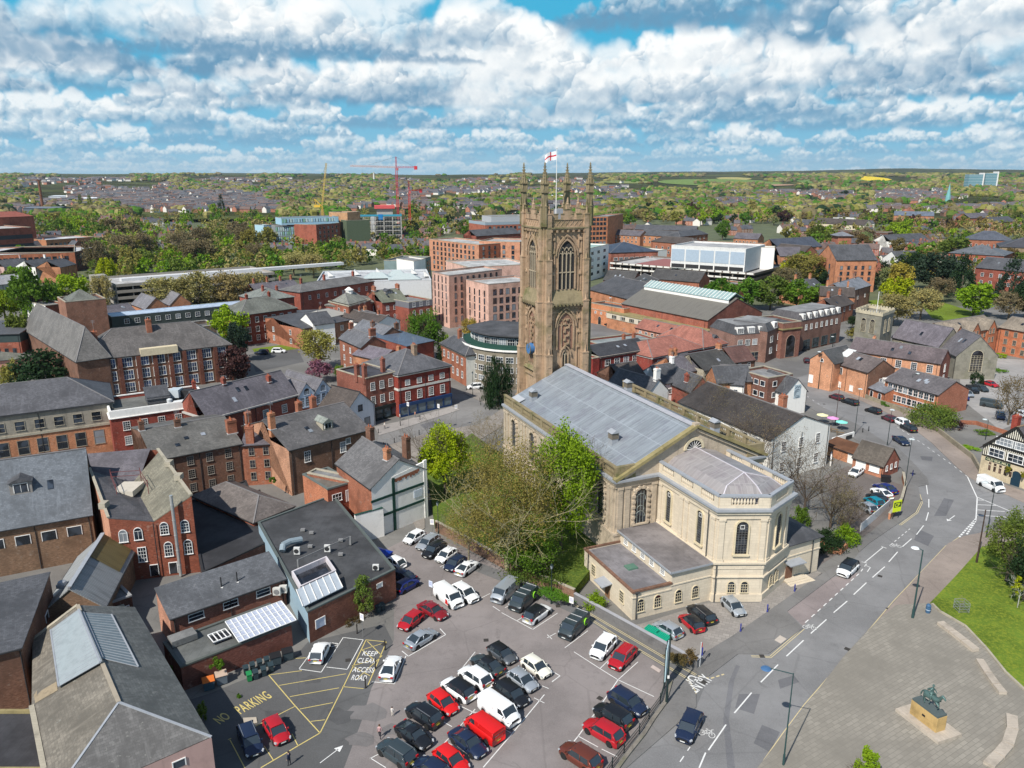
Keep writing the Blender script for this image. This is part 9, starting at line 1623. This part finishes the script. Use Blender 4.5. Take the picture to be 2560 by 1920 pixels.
def post(base,top,label,r=.1,m=POLE,name='pole',cat='pole',ex=None,group=None):
 P=G(*base);h=HT(base[0],base[1],top);b=U(m);b.tube((0,0,0),(0,0,1.6),r*1.35,r*1.25,10);b.tube((0,0,1.6),(0,0,h),r,r*.65,10);b.lathe((0,0,h),[(r*.9,0),(.02,.25)],8);root=empty(name,P,label,cat,group);b.bd('post',root)
 if ex:ex(root,h)
post((1666,1760),1588,'tall black camera pole at the mouth of the alley',r=.12,ex=lambda ro,h:MB().use(WHITE).box(-.12,-.2,3.6,.12,-.17,4.0).bd('notice',ro));post((2441,1408),1277,'tall brown wooden pole at the edge of the lawn',r=.13,m=mat('bark',(.06,.04,.03)));post((2088,1063),962,'thin brown pole behind the coloured parasols',r=.08,m=mat('bark',(.07,.045,.04)))
def psign(base,top,label,w=.7,h_=1.0,ang=-35,col=None,group='car park notice boards',z=0):
 P=G(*base);hh=HT(base[0],base[1],top);root=empty('notice_sign',P,label,'sign',group,R(ang));b=U(GREY);b.tube((0,0,0),(0,0,hh),.04,n=6);b.bd('post',root);b=U(col or WHITE);b.box(-w/2,-.06,hh-h_,w/2,-.02,hh);p_=b.bd('board',root)
 b=U(mp((.10,.14,.42)));[b.box(-w*.38,-.066,hh-h_*f-.06,w*.38,-.061,hh-h_*f)for f in (.22,.42,.60)];b.build('printed_lines',parent=p_)
psign((908,1594),1534,'white car park notice on a post beside the KEEP CLEAR lettering');psign((1078,1490),1452,'blue and white notice on a post behind the red and white van',col=SGN);psign((1428,1540),1492,'white notice on a post behind the right hand dark van');psign((1081,1335),1298,'white notice on a post beside the white gabled wall',ang=-10)
psign((1023,1092),1005,'pale banner sign on the pole opposite the blue shopfront',group='square signs');psign((1098,1078),1010,'white direction sign at the edge of the paved square',group='square signs');psign((1141,1070),1012,'white two bladed sign on a post right of the yellow tree',ang=20,group='square signs')
P=G(1662,1715);root=empty('car_park_board',P,'tall pale car park sign board seen edge on behind the black pole','sign',rz=R(73));b=U(mp((.42,.55,.58),var=.2));b.box(-1.2,-.12,1.4,1.2,.0,5.6);b.bd('board',root);b=U(WHITE);b.box(-1.1,-.14,3.4,1.1,-.121,5.4);b.bd('panel',root);b=U(POLE);[b.tube((s,.06,0),(s,.06,5.8),.07,n=6)for s in (-.8,.8)];b.bd('posts',root)
P=G(1749,1668);root=empty('no_entry_sign',P,'grey signpost at the forecourt corner with a small blue bin behind','sign',rz=R(-20));b=U(mp((.55,.56,.57)));b.tube((0,0,0),(0,0,3.6),.07,n=8);b.bd('post',root);b=U(mp((.5,.02,.02)));b.tube((.12,0,3.2),(.16,0,3.2),.34,n=16);b.bd('disc',root)
P=G(2228,1300);d0=G(2258,1290)-P;A=math.atan2(d0.y,d0.x);root=empty('yellow_car_park_sign',P,'lime yellow car park sign with dark panel lettered CP at the fence corner','sign',rz=A-R(8));b=U(mp((.60,.72,.02),var=.1));b.box(-.0,-.1,1.5,1.9,0,3.7);b.bd('board',root);b=U(mp((.06,.09,.02)));b.box(.08,-.12,2.4,1.8,-.101,3.35);pn=b.bd('panel',root)
cu=bpy.data.curves.new('t','FONT');cu.body='CP';cu.size=.95;cu.offset=.03;o=bpy.data.objects.new('t',cu);COL.objects.link(o);me=bpy.data.meshes.new_from_object(o.evaluated_get(bpy.context.evaluated_depsgraph_get()));COL.objects.unlink(o);bpy.data.objects.remove(o);me.transform(Matrix.Rotation(R(90),4,'X'));me.materials.clear();me.materials.append(mp((.60,.72,.02),var=.1));link('sign_letters',me,pn,(.25,-.13,2.52))
b=U(POLE);[b.tube((s,.03,0),(s,.03,3.7),.05,n=6)for s in (.3,1.6)];b.bd('posts',root)
cu=bpy.data.curves.new('t','FONT');cu.body='Derby County';cu.size=1.0;o=bpy.data.objects.new('t',cu);COL.objects.link(o);me=bpy.data.meshes.new_from_object(o.evaluated_get(bpy.context.evaluated_depsgraph_get()));COL.objects.unlink(o);bpy.data.objects.remove(o);me.transform(Matrix.Rotation(R(90),4,'X'));me.materials.clear();me.materials.append(mp((.10,.03,.02)))
of_=next(o for o in COL.objects if o.name=='brick_office');e0,e1=G(2213.7,950,5.8),G(2347,986,5.8);dd=(e1-e0);dd.z=0;link('wall_letters',me,of_,dd*.27+Vector((dd.y,-dd.x,0)).normalized()*.06+Vector((0,0,2.7)),math.atan2(dd.y,dd.x))
def wbin(px,w,d,h,body,lid,label,ang=28,name='wheeled_bin',group='wheeled bins in the service yard'):
 P=G(*px);root=empty(name,P,label,'bin',group,R(ang));b=U(body);b.add([(-w/2*.9,-d/2*.85,.12),(w/2*.9,-d/2*.85,.12),(w/2*.9,d/2*.85,.12),(-w/2*.9,d/2*.85,.12),(-w/2,-d/2,h),(w/2,-d/2,h),(w/2,d/2,h),(-w/2,d/2,h)],[(3,2,1,0),(0,1,5,4),(1,2,6,5),(2,3,7,6),(3,0,4,7),(4,5,6,7)]);b.bd('bin_body',root)
 b=U(lid);b.add([(-w/2-.04,-d/2-.06,h),(w/2+.04,-d/2-.06,h),(w/2+.04,d/2+.03,h+.08),(-w/2-.04,d/2+.03,h+.08),(-w/2-.04,-d/2-.06,h+.06),(w/2+.04,-d/2-.06,h+.06),(w/2+.04,d/2+.03,h+.17),(-w/2-.04,d/2+.03,h+.17)],[(0,1,5,4),(1,2,6,5),(2,3,7,6),(3,0,4,7),(4,5,6,7)]);b.bd('lid',root)
 b=U(TYRE);[b.tube((s-.03,d/2*.7,.12),(s+.03,d/2*.7,.12),.12,n=10)for s in (-w/2*.8,w/2*.8)];b.bd('wheels',root)
DB=mp((.03,.05,.06),rough=.5);GB=mp((.02,.22,.07),rough=.5)
wbin((523,1722),1.3,1.1,1.25,mp((.05,.09,.12)),mp((.62,.16,.03)),'big blue grey bin with a bright orange lid');wbin((555,1708),1.3,1.1,1.3,mp((.14,.17,.20)),mp((.50,.38,.30)),'big grey bin with a pale pink lid')
wbin((624,1702),.58,.7,1.02,GB,GB,'single bright green wheeled bin in the front row')
for i,(px_,l) in enumerate([((640,1697),'black wheeled bin immediately right of the green one'),((660,1689),'third wheeled bin of the front row'),((678,1679),'wheeled bin at the right end of the front row'),((616,1686),'black wheeled bin behind the green one'),((632,1678),'second wheeled bin of the back row'),((650,1670),'third wheeled bin of the back row'),((668,1664),'wheeled bin at the right end of the back row')]):wbin(px_,.58,.7,1.02,DB,DB,l)
wbin((690,1660),1.3,1.1,1.25,mp((.05,.07,.08)),BLK,'left one of two big dark bins with black lids');wbin((720,1648),1.3,1.1,1.25,mp((.05,.07,.08)),BLK,'right one of two big dark bins with black lids');wbin((946,1532),.58,.7,1.0,DB,DB,'left dark bin at the felt roofed hall wall',ang=43);wbin((956,1526),.58,.7,1.0,DB,DB,'right dark bin at the felt roofed hall wall',ang=43)
P=G(950,1398);root=empty('blue_skip',P,'bright blue covered skip behind the felt roofed hall','skip',rz=R(-30));b=U(mp((.01,.06,.45),rough=.35));b.add([(-1.4,-1,0),(1.4,-1,0),(1.4,1,0),(-1.4,1,0),(-1.9,-1.1,1.4),(1.9,-1.1,1.4),(1.9,1.1,1.4),(-1.9,1.1,1.4),(-1.5,0,1.9),(1.5,0,1.9)],[(0,1,5,4),(1,2,6,5),(2,3,7,6),(3,0,4,7),(4,5,9,8),(6,7,8,9),(5,6,9),(7,4,8)]);b.bd('hull',root)
b=U(mp((.52,.45,.36)));b.T=Matrix.Rotation(R(25),4,'Z');b.slab([(-.7,-.5,.3),(.7,-.5,.12),(.7,.5,.12),(-.7,.5,.5)],.08);b.T=None;b.build('cardboard_sheet',label='beige board lying on the tarmac behind the dark estate',cat='board').location=G(626,1806)
def bollard(px,h,m,label,group,r=.09,z=0):
 P=G(*px);P.z=z;b=U(m);b.lathe((0,0,0),[(r*1.5,0),(r*1.5,.15),(r,.22),(r,h*.75),(r*1.35,h*.8),(r,h*.87),(r*.9,h),(r*.3,h+.06)],10);b.build('bollard',label=label,cat='bollard',group=group).location=P
BB=mp((.03,.04,.22),rough=.4)
for p,l in [((1986,1480),'far blue bollard on the forecourt kerb'),((1918,1531),'middle blue bollard on the forecourt kerb'),((1851,1580),'near blue bollard on the forecourt kerb'),((1755,1640),'blue bollard beside the grey signpost'),((2281,1190),'blue topped bollard at the bend')]:bollard(p,1.15,BB,l,'blue cast bollards',z=.13)
for p,l in [((893,1584),'short black bollard left of the notice post'),((963,1625),'black bollard at the top right of the yellow box'),((939,1672),'black bollard beside the word CLEAR'),((914,1720),'black bollard at the lower end of the yellow box')]:bollard(p,1.5,mp((.025,.022,.02)),l,'black posts beside the access road',r=.08)
for i,(p,l) in enumerate([((1166,1500-525),'first black bollard near the white end house'),((1200,1005),'bollard below the willow'),((1001,1065),'bollard before the black shop'),((1050,1050),'bollard before the blue shop'),((946,1084),'bollard at the left end of the shop pavement'),((986,1107),'left bollard on the paved square edge'),((1048,1087),'middle bollard on the paved square edge'),((960,1118),'bollard at the left corner of the paved square'),((1210,985),'bollard beside the lantern post'),((2156,1082),'left black bollard near the pub terrace'),((2171,1078),'right black bollard near the pub terrace')]):bollard(p,1.1,BLK,l,'black street bollards',z=.1)
pts=[G(1668,1700),G(1650,1762),G(1622,1800),G(1598,1838),G(1560,1885),G(1530,1925),G(1490,1985)];root=empty('car_park_railing',pts[0],'dark mesh railing between the car park and the main road footway','railing');b=U(POLE);q0=pts[0]
for p,q in zip(pts,pts[1:]):
 p,q=p-q0,q-q0;n=max(2,int((q-p).length/.16))
 for z in (.35,1.25,.8):b.beam(p+Vector((0,0,z)),q+Vector((0,0,z)),.045)
 for i in range(n):a=p.lerp(q,i/n);b.beam(a+Vector((0,0,.3)),a+Vector((0,0,1.25)),.015)
b.bd('rails',root)
for p in pts:b=U(POLE);b.tube(p-q0,p-q0+Vector((0,0,1.6)),.06,n=6);b.bd('post',root)
wallrun('kerb_wall',[p+Vector((.5,-.1,0))for p in pts],.35,.4,mo((.22,.20,.17),moss=.4),'low mossy stone kerb wall under the mesh railing')
wallrun('white_fence',[G(2150,1330),G(2222,1268)],1.5,.14,mr((.62,.62,.62)),'white boarded fence along the lower car park','fence');wallrun('curved_brick_wall',[G(2222,1300),G(2252,1262),G(2262,1225),G(2256,1195)],1.3,.35,B_ORANGE,'curved brick wall at the corner of the lower car park',cap=COPING);wallrun('corner_garden_wall',[G(2048,1362),G(2070,1380),G(2100,1386),G(2118,1370)],1.1,.3,B_ORANGE,'low curved red brick wall in front of the white flowering shrub')
wallrun('pub_garden_wall',[G(2120,975),G(2172,1000),G(2240,1024),G(2300,1052),G(2348,1084),G(2430,1148),G(2452,1186)],1.2,.4,mo((.30,.26,.19),moss=.2),'long stone wall bordering the curving road up to the pub');wallrun('car_park_brick_wall',[G(2400,1060),G(2440,1062),G(2520,1088)],1.0,.3,B_RED,'red brick wall between the pub garden and right hand car park')
wallrun('terrace_wall',[G(2076,1165),G(2080,1108),G(2134,1092)],1.3,.3,WHITE,'white painted terrace wall with a dark information panel by the pub');b=U(DARK);q=G(2120,1099);b.T=Matrix.Translation(q) @ Matrix.Rotation(math.atan2((G(2134,1092)-G(2080,1108)).y,(G(2134,1092)-G(2080,1108)).x),4,'Z');b.box(-1.2,-.22,.25,1.2,-.17,1.15);b.T=None;b.build('information_panel',label='black information panel on the white terrace wall',cat='panel')
for p,c,l in [((2054,1058),(.78,.74,.42),'pale yellow parasol on the pub terrace'),((2080,1066),(.72,.30,.58),'pink parasol on the pub terrace'),((2102,1076),(.22,.70,.58),'mint green parasol on the pub terrace')]:
 P=G(*p);root=empty('parasol',P,l,'parasol','parasols on the pub terrace');b=U(GREY);b.tube((0,0,0),(0,0,2.5),.03,n=6);b.bd('pole',root);b=U(mp(c,var=.1));n=6;b.add([(1.5*math.cos(i*math.pi/3),1.5*math.sin(i*math.pi/3),2.15)for i in range(6)]+[(0,0,2.6)],[(i,(i+1) % 6,6)for i in range(6)]);b.bd('canopy',root)
for p,l in [((2100,1088),'wooden picnic bench nearest the white terrace wall'),((2085,1080),'wooden picnic bench under the mint parasol'),((2068,1072),'wooden picnic bench under the pink parasol')]:
 root=empty('picnic_bench',G(*p),l,'bench','picnic benches on the pub terrace',R(-25));m=mp((.20,.14,.08));b=U(m);b.box(-.9,-.35,.70,.9,.35,.76);b.bd('table_top',root)
 for s in (-1,1):b=U(m);b.box(-.9,s*.68-.13,.42,.9,s*.68+.13,.46);b.bd('seat',root);b=U(m);b.beam((s*.6,-.7,0),(s*.6,.3,.72),.07);b.beam((s*.6,.7,0),(s*.6,-.3,.72),.07);b.bd('leg',root)
b=U(mp((.01,.36,.22),rough=.5))
for k,(p,l) in enumerate([((1632,1584),'left green plastic pallet cover behind the alley wall'),((1657,1600),'right green plastic pallet cover behind the alley wall')]):
 P=G(*p);b=U(mp((.01,.36,.22),rough=.5));b.T=Matrix.Rotation(R(-40),4,'Z');b.box(-1.0,-.6,.5,1.0,.6,.7);[b.box(-1.0+i*.26,-.6,.7,-.86+i*.26,.6,.78)for i in range(8)];b.box(-.9,-.5,0,.9,.5,.5);b.T=None;b.build('pallet_cover',label=l,cat='pallet',group='green pallet covers').location=P
SB=mo((.46,.40,.33),streak=.1);SP=mo((.50,.34,.14),streak=.3,bw=1.6,bh=1.2)
def blockrow(pts,h,w,label,name='stone_bench'):
 for i,(a,c) in enumerate(zip(pts,pts[1:])):
  p,q=G(*a),G(*c);d=(q-p).normalized();n=Vector((-d.y,d.x,0))*w/2;b=U(SB);P=p;p,q=Vector((0,0,0)),q-p-d*.12
  b.prism([tuple((p-n).xy),tuple((q-n).xy),tuple((q+n).xy),tuple((p+n).xy)],.1,h);b.build(name,label=label[i]if isinstance(label,list)else label,cat='bench',group='curved stone benches round the plaza').location=P
blockrow([(2350,1562),(2380,1585),(2410,1608),(2440,1632)],.55,1.0,[f'{w} stone bench block in the upper curve of the plaza edge' for w in ('first','second','third')]);blockrow([(2448,1655),(2470,1690),(2490,1718),(2508,1740)],.5,.9,[f'{w} stone bench block in the right curve of the plaza edge' for w in ('first','second','third')]);blockrow([(2528,1795),(2530,1830),(2518,1868),(2495,1895),(2470,1920)],.5,1.1,[f'{w} stone bench block in the lower curve of the plaza edge' for w in ('first','second','third','fourth')])
P=G(2316,1812);dA=G(2382,1830)-G(2250,1786);A=math.atan2(dA.y,dA.x);P.z=.12
root=empty('equestrian_statue',P,'bronze horse and rider statue on a tan stone plinth in the plaza','statue',rz=math.atan2((G(2340,1825)-G(2285,1783)).y,(G(2340,1825)-G(2285,1783)).x));b=U(SB);b.box(-2.9,-1.6,0,2.9,1.9,.35);b.bd('plinth_step',root);b=U(SP);b.box(-1.75,-.7,.35,1.75,.7,2.15);b.use(BLK).box(-.2,-.72,1.2,.2,-.70,1.45);b.bd('plinth',root);b=U(mp((.12,.15,.15),metal=.4));b.box(-1.7,-.68,2.15,1.7,.68,2.4);b.bd('bronze_base',root)
def skin(name,nodes,edges,m,parent,loc,lv=1):
 me=bpy.data.meshes.new(name);me.from_pydata([n[:3]for n in nodes],edges,[]);o=bpy.data.objects.new('tmp',me);COL.objects.link(o);o.modifiers.new('s','SKIN');sv=me.skin_vertices[0].data
 for i,n in enumerate(nodes):sv[i].radius=(n[3],n[3])
 sv[0].use_root=True;o.modifiers.new('u','SUBSURF').levels=lv;m2=bpy.data.meshes.new_from_object(o.evaluated_get(bpy.context.evaluated_depsgraph_get()));COL.objects.unlink(o);bpy.data.objects.remove(o);m2.materials.clear();m2.materials.append(m);m2.polygons.foreach_set('use_smooth',[True]*len(m2.polygons));uvmesh(m2);return link(name,m2,parent,loc)
BRZ=mp((.10,.17,.16),metal=.35,rough=.5,var=.6,ns=3)
hn_=[(0,0,1.3,.34),(.55,0,1.32,.33),(.95,0,1.42,.26),(-.5,0,1.34,.34),(-.75,0,1.36,.28),(1.15,0,1.80,.19),(1.35,0,2.15,.15),(1.55,0,2.12,.12),(1.82,0,1.86,.09),
 (.85,.18,1.0,.14),(.95,.18,.55,.075),(.82,.18,.12,.06),(.9,-.18,1.0,.14),(1.25,-.18,.85,.08),(1.12,-.18,.48,.06),(-.75,.2,.98,.17),(-.92,.2,.58,.08),(-.78,.2,.12,.06),(-.7,-.2,.98,.17),(-.62,-.2,.58,.08),(-.5,-.2,.12,.06),(-1.05,0,1.35,.08),(-1.25,0,.95,.09),(-1.28,0,.55,.05),(1.33,.07,2.33,.03),(1.33,-.07,2.33,.03)]
skin('horse',hn_,[(0,1),(1,2),(0,3),(3,4),(2,5),(5,6),(6,7),(7,8),(1,9),(9,10),(10,11),(1,12),(12,13),(13,14),(3,15),(15,16),(16,17),(3,18),(18,19),(19,20),(4,21),(21,22),(22,23),(6,24),(6,25)],BRZ,root,(0,0,2.38))
rn=[(0,0,1.72,.17),(.02,0,2.0,.15),(.05,0,2.25,.17),(.07,0,2.42,.07),(.1,0,2.55,.11),(.1,0,2.68,.09),(.2,.32,1.65,.12),(.30,.42,1.25,.08),(.15,.44,.85,.06),(.3,.45,.80,.05),(.2,-.32,1.65,.12),(.30,-.42,1.25,.08),(.15,-.44,.85,.06),(.3,-.45,.80,.05),(.05,.25,2.22,.08),(.22,.36,1.98,.06),(.5,.2,1.92,.045),(.05,-.25,2.22,.08),(.05,-.4,1.95,.06),(.25,-.45,1.80,.045),(-.25,0,2.1,.12),(-.55,0,1.8,.14)]
skin('rider',rn,[(0,1),(1,2),(2,3),(3,4),(4,5),(0,6),(6,7),(7,8),(8,9),(0,10),(10,11),(11,12),(12,13),(2,14),(14,15),(15,16),(2,17),(17,18),(18,19),(2,20),(20,21)],BRZ,root,(0,0,2.38))
b=U(BRZ);b.lathe((.1,0,5.10),[(.22,0),(.20,.05),(.10,.07),(.08,.16)],3);b.bd('hat',root)
b=U(mp((.05,.12,.22),rough=.4));b.lathe((0,0,0),[(.30,0),(.34,.4),(.34,1.0),(.28,1.05),(.36,1.2),(.2,1.45)],12);b.use(mp((.4,.5,.6))).lathe((0,0,.55),[(.345,0),(.345,.12)],12);b.build('litter_bin',label='round blue litter bin at the corner of the lawn',cat='litter bin').location=G(2319,1533)
root=empty('tree_guard',G(2402,1528),'square metal tree guard with a small dead sapling on the lawn','tree guard');b=U(STEEL);[b.beam((x,y,0),(x,y,1.6),.07)for x in (-.7,.7)for y in (-.7,.7)];[b.beam((-.7,y,z),(.7,y,z),.04)for y in (-.7,.7)for z in (.3,.7,1.15,1.6)];[b.beam((x,-.7,z),(x,.7,z),.04)for x in (-.7,.7)for z in (.3,.7,1.15,1.6)];[b.beam((-.7+i*.2,y,.3),(-.7+i*.2,y,1.6),.018)for i in range(8)for y in (-.7,.7)];b.bd('cage',root);b=U(BARKL);branches(b,Vector((0,0,0)),Vector((0,0,1)),.9,.03,4,np.random.RandomState(4));b.bd('sapling',root)
wallrun('lawn_edging',[G(2330,1512),G(2348,1530),G(2412,1567),G(2464,1622),G(2513,1683),G(2600,1764)],.3,.3,COPING,'low stone edging between the lawn and the plaza','edging')
wbin((2213,1205),1.8,1.0,1.2,BLK,BLK,'big black bin beside the brick hut at the lower car park',ang=-20,group='other bins')
wallrun('brick_yard_wall',[G(2040,880),G(2075,870)],.01,.01,DARK,'x')if False else None
